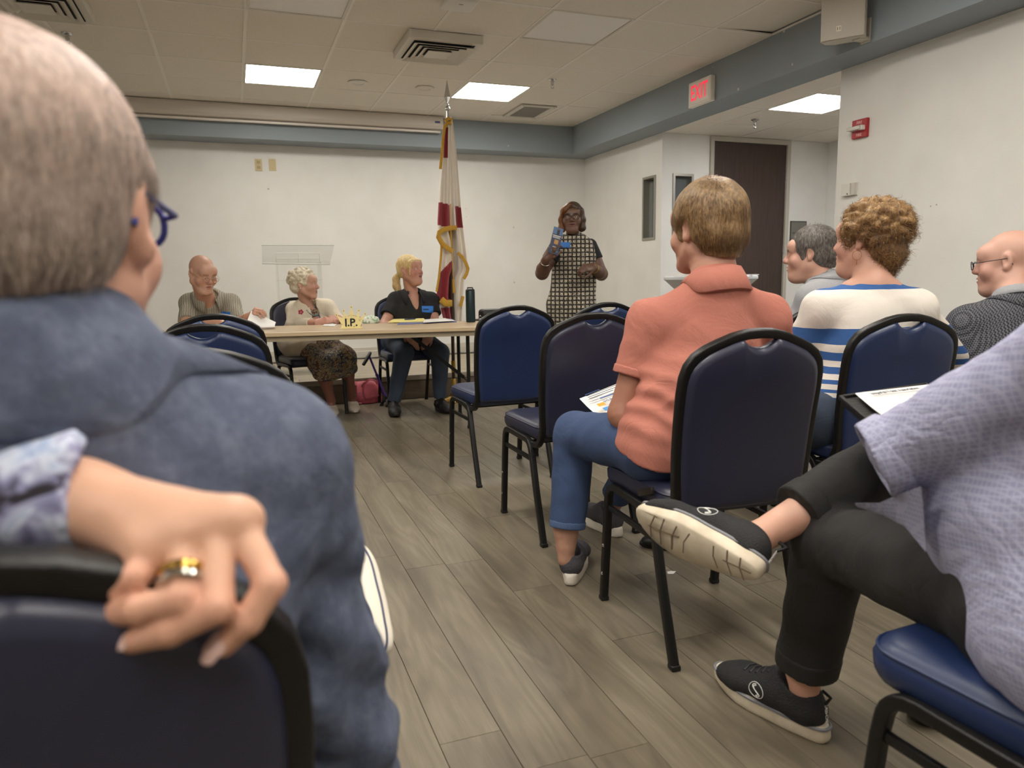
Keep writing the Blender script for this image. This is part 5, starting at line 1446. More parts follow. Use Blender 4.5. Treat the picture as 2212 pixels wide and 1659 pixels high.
kR, kL = w(694, 784, 5.86), w(744, 773, 5.9)
toR, toL = wz(722, 903, 0), wz(769, 893, 0); dR, dL = nrm(toR-wz(703, 870, 0)), nrm(toL-wz(744, 862, 0)); heR, heL = toR-dR*.262, toL-dL*.262; aR, aL = heR+dR*.055+UP*.10, heL+dL*.055+UP*.10
S = SDF(); leg_skin(S, kR, aR, (.052, .036), .053); leg_skin(S, kL, aL, (.052, .036), .053)
S.cone(aR, heR+dR*.09+UP*.045, .030, .022, .02); S.cone(aL, heL+dL*.09+UP*.045, .030, .022, .02)
l_ = isl(S)
SK = (206, 150, 122)
body_obj(root, [h_, a_, l_], [hd.colours(h_[0], SK, (170, 96, 84), (170, 140, 120), None, (190, 106, 84)), flatcol(a_[0], (206, 140, 116)), flatcol(l_[0], (160, 96, 78))], core=[(neck, chest), (chest, waist), (waist, pel), (chest, shL), (chest, shR), (shL, elL), (shR, elR), (elL, wrL), (elR, wrR), (pel, kL), (pel, kR), (kL, aL), (kR, aR)], head=hd)
hd.eyes(root, (60, 56, 50))
WHAIR = hair_mat('white_hair', (196, 184, 160), (240, 232, 212), .6)
def curly_cap(hd, seed, blobs, base, cutf, amp):
    S = SDF(); R_ = np.random.RandomState(seed); k = hd.k
    for c, r in base: S.ell(hd.L(*c), V(r)*k, hd.R, .02)
    for i in range(blobs):
        d = R_.normal(size=3); d /= np.linalg.norm(d); c, r = base[0]
        if not cutf(d): continue
        p = V(c)+d*V(r)*R_.uniform(.92, 1.06); q = R_.uniform(.010, .019)
        S.ell(hd.L(*p), V(q, q, q)*k*V(1, 1, .8), hd.R, .006)
    n = wob(seed, 220, 7); S.disp(lambda x, y, z: amp*n(x, y, z))
    return S
S = curly_cap(hd, 11, 260, [((0, -.026, .043), (.092, .104, .088)), ((0, -.06, -.02), (.074, .06, .06))], lambda d: not (d[1] > .60 and d[2] < .45) and d[2] > -.55, .0018)
S.ell(hd.L(0, .085, -.045), V(.085, .055, .085)*hd.k, hd.R, .01, op=1); S.ell(hd.L(0, .10, .02), V(.052, .05, .045)*hd.k, hd.R, .01, op=1)
for q in (-1, 1): S.ell(hd.L(q*.095, -.008, -.022), V(.026, .026, .032)*hd.k, hd.R, .008, op=1)
P, Q = sdf_np(S, .0042); ho = place(np_mesh('hair', P, Q, WHAIR, tint_white(P)), 'hair', root)
N = vnormals(P, Q); fl_ = lambda p: np.tile(V(0, 0, -.3), (len(p), 1))+hd.R[1]*.3
hair_strands('hair_curls', root, P, N, fl_, 2600, .028, .0009, .003, 5, WHAIR, [(255, 250, 236), (226, 216, 194), (240, 232, 214)], 5, .006, ho, 1.2)
CARD = cloth('cream_knit', (226, 216, 196), (206, 194, 172), 160, .9, .6)
S = SDF(); torso(S, pel, waist, chest, shL, shR, neck-UP*.015, fr, (.155, .15, .15), .74, .016, .052)
for s_, e_, w_ in ((shR, elR, wrR), (shL, elL, wrL)): S.cone(s_, e_, .058, .05, .03); S.cone(e_, V(e_)*.25+V(w_)*.75, .05, .042, .02, capb=True)
S.cone(pel+V(-.07, .0, .02), pel+V(-.05, -.10, -.03), .165, .15, .03); S.cone(waist, pel, .172, .178, .03, flat=(fr, .8))
S.cone(hd.L(0, .0, -.08), neck+UP*.005+fr*.02, .054, .056, .006, op=1, capb=True); S.cone(neck+fr*.06-UP*.01, chest+fr*.16-UP*.07, .044, .020, .006, op=1)
S.disp(folds(.006, 30, 14)); co_ = sdf_obj('cardigan', S, .007, CARD, root)
k = NT('dark_print'); v = k.coords('Object'); vo = k.n('TexVoronoi'); vo.inputs['Scale'].default_value = 55; k.l(v, vo.inputs['Vector'])
big = k.ramp(k.noise(v, 9, 3, .6, 1.), [(.32, (50, 48, 54)), (.45, (78, 84, 96)), (.55, (96, 60, 52)), (.66, (128, 112, 84)), (.78, (60, 58, 62))])
sp = k.math('LESS_THAN', k.math('ABSOLUTE', k.math('SUBTRACT', vo.outputs[0], .42)), .10); c_ = k.mix(k.math('MULTIPLY', sp, .7), big, (186, 172, 136)); k.bump(k.noise(v, 300, 2), .2, .002); PRINT = k.out(c_, .85)
S = SDF(); torso(S, pel, waist, chest, shL, shR, neck-UP*.06, fr, (.14, .135, .135), .74, .0, .04)
S.cone(neck+fr*.03+UP*.03, chest+fr*.14+UP*.05, .05, .01, .008, op=1); sdf_obj('blouse', S, .008, PRINT, root)
hipR, hipL = V(.46, 6.18, .565), V(.64, 6.15, .565)
S = SDF(); S.cone(hipR, hipL, .13, .13, .04)
hem = V(0, 0, -.10)
for h0, k0_, a0_ in ((hipR, kR, aR), (hipL, kL, aL)): S.cone(h0, k0_, .115, .082, .05); S.cone(k0_, V(k0_)*.72+V(a0_)*.28, .084, .088, .05, capb=True)
S.cone(kR, kL, .075, .075, .05); S.cone(V(kR)*.74+V(aR)*.26, V(kL)*.74+V(aL)*.26, .07, .07, .03)
S.disp(folds(.006, 26, 17)); sdf_obj('skirt', S, .007, PRINT, root)
CRM = pm('cream_shoe', (206, 192, 176), .7, var=.05)
shoe(root, heR, dR, UP, 'flat', CRM, WHITE_SOLE, .95); shoe(root, heL, dL, UP, 'flat', CRM, WHITE_SOLE, .95)
m = M(); m.tube([Vector(tuple(V(wrR)+.026*(math.cos(a)*UP+math.sin(a)*perp(fr, wrR-elR))))-root.location for a in [i*math.pi/8 for i in range(16)]], .005, 6, close=True); m.obj('bracelet', BLACK, root)
m = M(); 
for i in range(13):
    a = -1.1+2.2*i/12; m.ball(Vector(tuple(neck+fr*(.075+.05*math.cos(a))+np.cross(fr, UP)*.06*math.sin(a)+UP*(-.02-.075*math.cos(a)))) - root.location, .0055, 8, 6)
m.obj('necklace', pm('teal_bead', (110, 140, 140), .3), root)
M().ball(Vector(tuple(hd.L(.084, -.004, -.034)))-root.location, .005, 8, 6).obj('earring', pm('pearl', (230, 225, 215), .2), root)
m = M(); pb = BVHTree.FromPolygons([v_.co+root.location for v_ in co_.data.vertices], [tuple(p_.vertices) for p_ in co_.data.polygons])
for px_, py_, c_ in ((650, 674, 0),):
    h = pb.ray_cast(CAM, ray(px_, py_).normalized())[0] or WY(px_, py_, 6.0)
    for i in range(5): m.ball(h-root.location+Vector((.013*math.cos(i*1.257), -.004, .013*math.sin(i*1.257))), (.009, .004, .009), 8, 6)
m.obj('flower_brooch', pm('rose_red', (176, 60, 84), .6), root)
decal('name_tag', root, co_, ((681, 683), (690, 680), (693, 688), (682, 690)), BLUE_TAG)

# ================= blonde woman
root = person('blonde woman in black shirt and jeans sitting at the table', (1.34, 6.1, 0))
fr = nrm((.05, -1, 0))
hd = Head(w(886, 583, 6.08), (.62, -.76, .06), size=1.02)
neck = w(889, 632, 6.13); shR, shL = w(856, 649, 6.14), w(930, 648, 6.14); chest = w(893, 680, 6.12); waist = V(1.345, 6.15, .70); pel = V(1.345, 6.17, .58)
elR, wrR = V(1.13, 6.02, .70), V(1.26, 5.78, .655); elL, wrL = V(1.56, 6.02, .70), V(1.46, 5.79, .655)
S = SDF(); hd.build(S, neck-UP*.02, (.05, .056), nose=1., fat=.010); S.cone(neck-UP*.02, chest+fr*.05+UP*.02, .06, .10, .03, flat=(fr, .7)); h_ = isl(S)
S = SDF(); arm(S, shR, elR, wrR, (.05, .042, .027)); arm(S, shL, elL, wrL, (.05, .042, .027))
hand(S, wrR, nrm((.55, -.35, -.75)), nrm((-.1, -.9, .3)), 1, ((15, 20, 15),)*4, k=.95); hand(S, wrL, nrm((-.45, -.4, -.75)), nrm((.1, -.9, .3)), -1, ((25, 30, 20),)*4, k=.95); a_ = isl(S)
SK = (206, 140, 116)
body_obj(root, [h_, a_], [hd.colours(h_[0], SK, (176, 96, 90), (180, 140, 110), None, (200, 96, 84)), flatcol(a_[0], (206, 144, 116))], core=[(neck, chest), (chest, waist), (waist, pel), (chest, shL), (chest, shR), (shL, elL), (shR, elR), (elL, wrL), (elR, wrR)], head=hd)
hd.eyes(root, (70, 80, 90), nrm((.75, -.6, .15)))
BLOND = hair_mat('blond_hair', (184, 152, 96), (232, 208, 152), .45)
S = SDF(); k = hd.k
S.ell(hd.L(0, -.024, .042), V(.084, .102, .086)*k, hd.R, .02); S.ell(hd.L(0, -.05, -.01), V(.076, .066, .06)*k, hd.R, .02)
S.cone(hd.L(-.06, .055, .055), hd.L(-.074, .045, -.0), .016*k, .008*k, .02); S.cone(hd.L(.06, .055, .055), hd.L(.072, .050, -.045), .014*k, .004*k, .02)
S.cone(hd.L(-.045, .068, .066), hd.L(.045, .068, .066), .016*k, .016*k, .02)
S.ell(hd.L(0, .088, -.045), V(.064, .06, .088)*k, hd.R, .008, op=1)
for q in (-1, 1): S.ell(hd.L(q*.092, -.006, -.014), V(.02, .022, .034)*k, hd.R, .006, op=1)
S.chain([hd.L(0, -.115, -.02), hd.L(.0, -.152, -.06), hd.L(.0, -.155, -.12), hd.L(.0, -.135, -.18), hd.L(.0, -.12, -.21)], [.020*k, .030*k, .032*k, .022*k, .008*k], .015)
n = wob(21, 200, 6, (1, 1, .3)); S.disp(lambda x, y, z: .002*n(x, y, z)); P, Q = sdf_np(S, .0042); ho = place(np_mesh('hair', P, Q, BLOND, tint_white(P)), 'hair', root)
N = vnormals(P, Q); qc = hd.L(0, -.12, 0); fl_ = lambda p: nrm2(qc-p)+V(0, 0, -.35)
def nrm2(a): return a/np.maximum(np.linalg.norm(a, axis=1), 1e-9)[:, None]
hair_strands('hair_strands', root, P, N, fl_, 2200, .05, .0008, .002, 6, BLOND, [(255, 246, 220), (236, 214, 168), (214, 186, 132)], 4, 0, ho, .3)
S = SDF(); torso(S, pel, waist, chest, shL, shR, neck-UP*.01, fr, (.175, .17, .165), .72, .014, .056)
for s_, e_ in ((shR, elR), (shL, elL)): S.cone(s_, V(s_)*.38+V(e_)*.62+UP*.0, .062, .070, .03, capb=True)
S.cone(hd.L(0, .0, -.08), neck+UP*.008+fr*.025, .056, .058, .006, op=1, capb=True); S.cone(neck+fr*.06, chest+fr*.17+UP*.0, .056, .006, .005, op=1)
S.disp(folds(.006, 24, 23)); sh_ = sdf_obj('shirt', S, .007, BLACKC, root)
collar_mesh('collar', root, neck+UP*.0+fr*.01, UP, fr, .066, .02, BLACKC, .62, .04, .02, tipdrop=.05, target=sh_)
S = SDF(); hR, hL = V(1.245, 6.14, .57), V(1.445, 6.14, .57); kR, kL = w(873, 762, 5.76), w(950, 762, 5.76); aR, aL = wz(856, 903, .0)+V(.03, .22, .10), wz(972, 895, 0)+V(-.02, .22, .10)
trousers(S, hR, hL, kR, kL, aR, aL, .10, .078, .052); S.disp(folds(.005, 30, 25)); sdf_obj('jeans', S, .007, JEANS_D, root)
for tx, dv_ in (((856, 903), (-.12, -1, 0)), ((972, 895), (.12, -1, 0))): shoe(root, wz(*tx, 0)-nrm(dv_)*.275, dv_, UP, 'sneak', SN, pm('dark_sole', (40, 38, 36), .7))
decal('name_tag', root, sh_, ((911, 661), (936, 661), (936, 676), (912, 674)), BLUE_TAG)
decal('tag_writing', root, sh_, ((914, 667), (926, 667), (926, 669.5), (914, 669.5)), pm('tag_ink', (16, 40, 80), .6), off=.0035)
m = M(); m.tube([Vector(tuple(neck+fr*(.05+.035*math.cos(a))+np.cross(fr, UP)*.05*math.sin(a)+UP*(-.025-.055*math.cos(a))))-root.location for a in [-1.2+2.4*i/14 for i in range(15)]], .0012, 5); m.obj('necklace', CHROME, root)
m = M(); m.tube([Vector(tuple(V(wrL)+.029*(math.cos(a)*V(.8, .5, 0)+math.sin(a)*UP)))-root.location for a in [i*math.pi/8 for i in range(16)]], .004, 6, close=True); m.obj('watch', CHROME, root)

# ================= standing speaker
SY_ = 5.40
root = person('standing woman in black and white tweed dress holding up a brochure', (2.54, SY_, 0))
ww = lambda x, y, d=0.: w(x, y, SY_+d)
hd = Head(ww(1236, 470), (-.46, -.88, -.02), size=.98)
fr = nrm((-.42, -.91, 0)); rt = np.cross(fr, UP)      # rt: her right, image left
neck = ww(1238, 520, .02); shR, shL = ww(1203, 533, .02), ww(1274, 531, .02); chest = ww(1238, 552, .02); waist = ww(1239, 606, .03); pel = ww(1234, 660, .03)
elR, wrR = ww(1171, 590, -.02), ww(1180, 559, -.20); elL, wrL = ww(1299, 592, -.04), ww(1280, 577, -.22)
S = SDF(); hd.build(S, neck-UP*.03, (.052, .056), nose=1.15, lips=1.2, fat=.010, mouth_open=.0015); S.cone(neck-UP*.03, chest, .06, .10, .03, flat=(fr, .7)); h_ = isl(S)
S = SDF(); arm(S, shR, elR, wrR, (.055, .05, .030)); arm(S, shL, elL, wrL, (.055, .05, .030))
tr = hand(S, wrR, nrm(ww(1196, 530, -.25)-wrR), nrm(-rt*-.2+fr*.8+rt*.5), 1, ((35, 40, 25), (40, 45, 25), (45, 45, 25), (50, 45, 25)), thumb=(30, 30, 25, 15))
tl = hand(S, wrL, nrm(ww(1258, 579, -.27)-wrL), nrm(fr*.85+UP*.5), -1, ((40, 55, 30),)*4, thumb=(35, 25, 25, 15)); a_ = isl(S)
fR, fL = V(tuple(wz(1205, 884, 0))), V(tuple(wz(1246, 884, 0)))
kR, kL = V(pel)*0+V(fR)+UP*.50+fr*.02, V(fL)+UP*.50+fr*.02
aR, aL = fR+UP*.10, fL+UP*.10
S = SDF(); leg_skin(S, kR, fR+UP*.09, (.06, .036), .06, -fr); leg_skin(S, kL, fL+UP*.09, (.06, .036), .06, -fr); S.cone(fR+UP*.08, fR+fr*.02+UP*.03, .032, .026, .02); S.cone(fL+UP*.08, fL+fr*.02+UP*.03, .032, .026, .02); l_ = isl(S)
SKD = (122, 80, 58)
body_obj(root, [h_, a_, l_], [hd.colours(h_[0], SKD, (120, 58, 56), (34, 24, 20), None, None), flatcol(a_[0], (108, 69, 50)), flatcol(l_[0], (98, 64, 50))], SKIN_D, core=[(neck, chest), (chest, waist), (waist, pel), (chest, shL), (chest, shR), (shL, elL), (shR, elR), (elL, wrL), (elR, wrR), (pel, kL), (pel, kR), (kL, aL), (kR, aR)], head=hd)
hd.eyes(root, (40, 26, 20), hd.R[1]-UP*.1)
hd.glasses(root, pm('tortoise_rim', (34, 20, 20), .3), .0022, .027, .023, .114, .0, roundness=2.3)
BOB = hair_mat('bob_hair', (92, 62, 38), (140, 100, 62), .4)
S = SDF(); k = hd.k
S.ell(hd.L(0, -.022, .040), V(.086, .104, .090)*k, hd.R, .02); S.ell(hd.L(0, -.05, -.03), V(.082, .066, .085)*k, hd.R, .03)
for q in (-1, 1): S.chain([hd.L(q*.074, .020, .05), hd.L(q*.086, .02, -.02), hd.L(q*.084, .03, -.085), hd.L(q*.070, .03, -.105)], [.022*k, .020*k, .022*k, .012*k], .03)
S.chain([hd.L(.02, .075, .095), hd.L(.055, .085, .06), hd.L(.078, .06, .02)], [.020*k, .018*k, .012*k], .03); S.cone(hd.L(0, .06, .095), hd.L(-.05, .066, .07), .016*k, .014*k, .03)
S.ell(hd.L(0, .105, -.04), V(.060, .065, .090)*k, hd.R, .006, op=1); S.ell(hd.L(0, -.02, -.15), V(.1, .12, .04)*k, hd.R, .01, op=1)
n = wob(31, 180, 6, (1, 1, .25)); S.disp(lambda x, y, z: .0015*n(x, y, z)); P, Q = sdf_np(S, .004)
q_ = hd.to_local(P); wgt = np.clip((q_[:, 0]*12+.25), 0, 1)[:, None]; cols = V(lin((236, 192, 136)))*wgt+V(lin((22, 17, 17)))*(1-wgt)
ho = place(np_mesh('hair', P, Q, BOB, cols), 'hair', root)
k = NT('tweed'); v = k.coords('Object'); sep = k.n('SeparateXYZ'); k.l(v, sep.inputs[0]); at_ = k.math('ADD', k.math('MULTIPLY', sep.outputs[0], .91), k.math('MULTIPLY', sep.outputs[1], -.42))
per = .034; fx = k.math('FRACT', k.math('DIVIDE', k.math('ADD', at_, 5.), per)); fz = k.math('FRACT', k.math('DIVIDE', k.math('ADD', sep.outputs[2], 5.), per))
bx_ = k.math('LESS_THAN', fx, .36); bz_ = k.math('LESS_THAN', fz, .36); n_ = k.noise(v, 210, 2)
wv = k.ramp(n_, [(.42, (60, 54, 50)), (.5, (214, 202, 180))]); dk = k.ramp(n_, [(.56, (22, 21, 21)), (.66, (150, 140, 124))])
c_ = k.mix(k.math('MAXIMUM', bx_, bz_), wv, dk); k.bump(n_, .6, .004); TWEED = k.out(c_, .95)
S = SDF(); torso(S, waist-UP*.04, waist, chest, shL+rt*.02, shR-rt*.02, neck-UP*.012, fr, (.158, .152, .165), .70, .010, .046)
S.cone(chest+fr*.045-rt*.075-UP*.03, chest+fr*.045+rt*.075-UP*.03, .068, .068, .04)
hemz = .43; mid = V(pel); S.cone(waist, pel, .158, .192, .05, flat=(fr, .74)); S.cone(pel, V(pel[0], pel[1], hemz), .192, .178, .04, flat=(fr, .74), capb=True)
S.cone(hd.L(0, -.01, -.08), neck-UP*.02, .058, .062, .006, op=1); S.disp(folds(.004, 18, 33)); dr = sdf_obj('dress', S, .0065, TWEED, root)
for s_, e_ in ((shR, elR), (shL, elL)):
    S = SDF(); S.cone(V(s_)+UP*.0, V(s_)*.5+V(e_)*.5, .060, .064, .02, capb=True); sdf_obj('sleeve', S, .006, BLACKC, root)
S = SDF(); rows = []
for i in range(41):
    a = .35+(2*math.pi-.7)*i/40; 
m = M(); m.tube([Vector(tuple(neck+UP*(-.012-.02*math.cos(a))+fr*(.066*math.cos(a)+.012)+rt*.068*math.sin(a)))-root.location for a in [2*math.pi*i/40 for i in range(40)]], .010, 8, close=True); m.obj('collar_ruffle', TWEED, root)
# fringe down the front of the dress
pb = BVHTree.FromPolygons([v_.co+root.location for v_ in dr.data.vertices], [tuple(p_.vertices) for p_ in dr.data.polygons]); pts = []
for y in range(598, 720, 6):
    h = pb.ray_cast(CAM, ray(1237+1.5*math.sin(y), y).normalized())[0]
    if h is not None: pts.append(h-root.location)
if len(pts) > 3: M().tube(pts, .007, 6).obj('front_fringe', TWEED, root)
decal('name_tag', root, dr, ((1206, 523), (1232, 523), (1232, 535), (1206, 535)), BLUE_TAG)
for c_, ax, r_, mat_, nm_, th_ in ((V(wrR)*.8+V(elR)*.2, wrR-elR, .036, pm('silver_bangle', (210, 200, 190), .25, .9), 'bangle', .003), (V(wrL)*.85+V(elL)*.15, wrL-elL, .036, BRASS, 'wristwatch', .006)):
    ax = nrm(ax); e1 = perp(UP, ax); e2 = np.cross(ax, e1)
    M().tube([Vector(tuple(c_+r_*(math.cos(a)*e1+math.sin(a)*e2)))-root.location for a in [2*math.pi*i/20 for i in range(20)]], th_, 6, close=True).obj(nm_, mat_, root)
DSH = pm('dark_shoe', (30, 26, 24), .5)
for f_ in (fR, fL): shoe(root, f_-fr*.06, fr, UP, 'flat', DSH, DSH, .92)
# brochure and glass in her hands
bq = [ww(1197, 489, -.24), ww(1218, 495, -.26), ww(1205, 552, -.27), ww(1184, 545, -.25)]
o = thing('brochure', 'dark blue brochure held up by the standing woman', 'brochure', Vector(tuple(bq[3])))
def bquad(u0, u1, v0, v1, off, mat, nme):
    a, b, c, d = [Vector(tuple(q)) for q in bq]; nn = Vector(tuple(fr))
    f_ = lambda u, v_: (a*(1-u)+b*u)*(1-v_)+(d*(1-u)+c*u)*v_+nn*off-o.location
    m = M(); q = [f_(u0, v0), f_(u1, v0), f_(u1, v1), f_(u0, v1)]; m._new(q+[p_-nn*.001 for p_ in q], [(0, 1, 2, 3), (7, 6, 5, 4), (0, 4, 5, 1), (2, 6, 7, 3), (1, 5, 6, 2), (0, 3, 7, 4)]); return m.obj(nme, mat, o, False)
bquad(0, 1, 0, 1, 0, pm('broch_navy', (26, 38, 70), .4), 'cover'); bquad(.02, .98, .01, .26, .0012, pm('broch_sky', (70, 104, 150), .4), 'photo_panel'); bquad(.42, .68, .06, .26, .0022, pm('broch_suit', (22, 22, 30), .5), 'portrait'); bquad(.48, .6, .03, .10, .003, pm('broch_face', (120, 76, 60), .5), 'portrait')
bquad(.08, .92, .30, .325, .0012, PAPER, 'text_line'); bquad(.1, .8, .35, .365, .0012, PAPER, 'text_line'); bquad(.1, .86, .385, .40, .0012, PAPER, 'text_line'); bquad(.35, .75, .46, .62, .0012, pm('broch_gold', (190, 140, 80), .5), 'picture'); bquad(.3, .7, .72, .74, .0012, PAPER, 'text_line'); bquad(.2, .9, .86, .90, .0012, pm('broch_teal', (60, 110, 130), .5), 'text_line')
gp = ww(1260, 566, -.26); o = thing('clear_bottle', 'small clear bottle in the standing woman\'s left hand', 'bottle', Vector(tuple(gp)))
M().lathe([(.012, -.05), (.017, -.045), (.017, .02), (.008, .045), (.008, .06)], n=14).obj('glass', acr, o); M().lathe([(.009, .058), (.009, .07), (0, .072)], n=12).obj('cap', CHROME, o)
# ================= man in the pink polo shirt (seen from behind)
root = person('man in pink polo shirt and jeans seated with his back to us', (1.27, 1.86, 0))
fr = nrm((-.10, 1, 0))
hd = Head(w(1524, 497, 1.96), (-.16, .985, -.02), size=1.10)
neck = w(1548, 612, 1.90); shL, shR = w(1405, 700, 1.97), w(1655, 690, 1.90); chest = w(1525, 790, 1.93); waist = w(1462, 940, 1.90); pel = V(1.255, 1.86, .57)
elL, wrL = w(1347, 893, 1.98), w(1372, 876, 2.28); elR, wrR = w(1700, 850, 2.05), V(1.45, 2.32, .70)
S = SDF(); hd.build(S, neck-UP*.03, (.060, .066), ear=1.15); h_ = isl(S)
wn = wob(9, 120, 6, (1, 1, 1)); S = SDF(); arm(S, V(shL)*.4+V(elL)*.6, elL, wrL, (.050, .046, .032)); S.ell(elL-fr*.02-UP*.015, (.038, .034, .036), None, .02)
S.disp(lambda x, y, z: .0016*np.abs(wn(x, y, z))); hand(S, wrL, nrm((-.15, .9, .1)), nrm((-.5, 0, .8)), 1, ((30, 40, 25),)*4)
arm(S, V(shR)*.4+V(elR)*.6, elR, wrR, (.05, .045, .032)); hand(S, wrR, nrm((-.5, .6, -.2)), UP, -1, ((30, 40, 25),)*4); a_ = isl(S)
kL, kR = w(1243, 938, 2.32), V(1.47, 2.36, .52); aL, aR = w(1222, 1178, 2.27), V(1.43, 2.66, .12)
S = SDF(); leg_skin(S, V(kL)*.3+V(aL)*.7, V(aL)-UP*.05, (.04, .033), .038); leg_skin(S, V(kR)*.3+V(aR)*.7, V(aR)-UP*.03, (.04, .033), .038); l_ = isl(S)
SK = (200, 138, 110)
body_obj(root, [h_, a_, l_], [hd.colours(h_[0], SK, None, None, None, None), flatcol(a_[0], (178, 112, 84)), flatcol(l_[0], (196, 138, 110))], core=[(neck, chest), (chest, waist), (waist, pel), (chest, shL), (chest, shR), (shL, elL), (shR, elR), (elL, wrL), (elR, wrR), (pel, kL), (pel, kR), (kL, aL), (kR, aR)], head=hd)
RHAIR = hair_mat('auburn_hair', (98, 75, 49), (152, 122, 82), .5)
def short_cap(hd, off=.012, nape=-.075, front=.055, side=-.02, amp=.002, seed=1, grow=(1, 1, 1)):
    """close-cut hair: scalp shell cut by the hair line and the ears"""
    S = SDF(); k = hd.k
    S.ell(hd.L(0, -.020, .038), V(.077+off, .097+off, .086+off)*V(grow)*k, hd.R, .02)
    S.ell(hd.L(0, -.052, -.015), V(.066+off*.8, .058+off*.8, .062)*k, hd.R, .03)
    S.cone(hd.L(0, -.058, -.02), hd.L(0, -.052, nape), (.056+off*.7)*k, (.050+off*.3)*k, .02)
    for q in (-1, 1): S.cone(hd.L(q*.066, .012, .03), hd.L(q*.072, .022, side), .016*k, .008*k, .02)
    S.half(hd.L(0, -.05, nape), -hd.R[2]*.9+hd.R[1]*.15)
    S.cone(hd.L(0, .11, -.06), hd.L(0, .13, .024), .080*k, .055*k, .012, op=1)
    for q in (-1, 1): S.ell(hd.L(q*.096, .004, -.020), V(.030, .034, .050)*k, hd.R, .008, op=1); S.cone(hd.L(q*.085, .0, -.05), hd.L(q*.075, -.03, -.09), .03*k, .034*k, .01, op=1)
    n = wob(seed, 150, 6, (1, 1, .4)); S.disp(lambda x, y, z: amp*n(x, y, z))
    return S
S = short_cap(hd, .018, -.074, seed=41, amp=.0025, grow=(1.02, 1.0, 1.04)); P, Q = sdf_np(S, .004); ho = place(np_mesh('hair', P, Q, RHAIR, tint_white(P)), 'hair', root)
N = vnormals(P, Q); crown = hd.L(-.03, -.055, .115)
def off_ears(hd, z=-.035):
    def f(P):
        q = hd.to_local(P); return ~((np.abs(q[:, 0]) > .055) & (q[:, 2] < .03) & (q[:, 1] > -.05)) & (q[:, 2] > z)
    return f
def fall(hd, crown, down=1., out=.0):
    def f(p):
        d = p-crown; d = d/np.maximum(np.linalg.norm(d, axis=1), 1e-9)[:, None]
        return d*.6+V(0, 0, -down)*np.clip(np.linalg.norm(p-crown, axis=1)/.10, .15, 1.2)[:, None]
    return f
hair_strands('hair_strands', root, P, N, fall(hd, crown, .9), 9000, .036, .0006, .003, 7, RHAIR, [(255, 236, 196), (206, 170, 122), (150, 118, 84), (236, 206, 150), (120, 92, 70)], 5, 0, ho, .28, off_ears(hd, -.05))
PINK = cloth('pink_pique', (190, 121, 104), (174, 107, 92), 330, .9, .35, .10)
S = SDF(); torso(S, pel, waist, chest, shL, shR, neck-UP*.005, fr, (.168, .168, .182), .70, .012, .060, trap=.055, nk=1.42)
eL = V(shL)*.42+V(elL)*.58; eR = V(shR)*.42+V(elR)*.58
S.cone(shL, eL, .070, .068, .03, capb=True); S.cone(shR, eR, .070, .068, .03, capb=True)
S.cone(hd.L(0, -.01, -.06), neck+UP*.022+fr*.01, .060, .062, .006, op=1, capb=True)
S.cone(V(1.275, 1.87, .67), V(1.24, 1.87, .53), .150, .194, .06, flat=((0, 1, 0), .70))
S.half(V(1.2, 1.86, .553), nrm((.06, .30, -1)))
ax_ = nrm(V(waist)-V(shL)); f1 = folds(.007, 26, 45); f2 = wob(46, 70, 5, (.6, .6, 1.7)); lc = w(1440, 860, 1.9)
f3 = wob(47, 22, 4)
S.disp(lambda x, y, z: f1(x, y, z)+.0045*np.sin(z*95+(x-1.2)*38+2.4*f3(x, y, z))*np.exp(-(((z-.70)/.10)**2+((x-1.12)/.13)**2))+.014*np.exp(-(((x-lc[0])/.11)**2+((z-lc[2])/.13)**2))*np.abs(f2(x, y, z)))
sh_ = sdf_obj('polo_shirt', S, .005, PINK, root)
collar_mesh('collar', root, neck+UP*.006, nrm(V(hd.c)-V(neck)+UP*.1), fr, .068, .034, PINK, .5, .026, .012, target=sh_)
for c_, ax in ((eL, V(elL)-V(shL)), (eR, V(elR)-V(shR))):
    ax = nrm(ax); S = SDF(); S.cone(V(c_)-ax*.022, V(c_)+ax*.003, .0705, .0705, .004, capa=True, capb=True); sdf_obj('sleeve_band', S, .004, PINK, root)
S = SDF(); hL, hR = V(1.165, 1.88, .565), V(1.36, 1.87, .565); trousers(S, hL, hR, kL, kR, V(kL)*.17+V(aL)*.83, V(kR)*.12+V(aR)*.88, .102, .078, .062, .118)
S.disp(folds(.005, 30, 48)); sdf_obj('jeans', S, .006, JEANS, root)
S = SDF(); d_ = nrm(V(aL)-V(kL)); q_ = V(kL)*.17+V(aL)*.83; S.cone(q_-d_*.022, q_+d_*.004, .0645, .0640, .003, capa=True, capb=True); sdf_obj('hem', S, .004, denim('jeans_hem', (58, 80, 122), (96, 118, 156)), root)
GREYK = pm('grey_knit_shoe', (64, 62, 66), .8, var=.2, vscale=120, bump=.5, bscale=160)
hh = wz(1232, 1264, 0); shoe(root, hh, (.50, .86, 0), UP, 'slip', GREYK, WHITE_SOLE, 1.05)
hh = wz(1336, 1160, 0); shoe(root, hh+V(.0, .0, 0), (-.12, 1, 0), UP, 'slip', GREYK, WHITE_SOLE, 1.05)
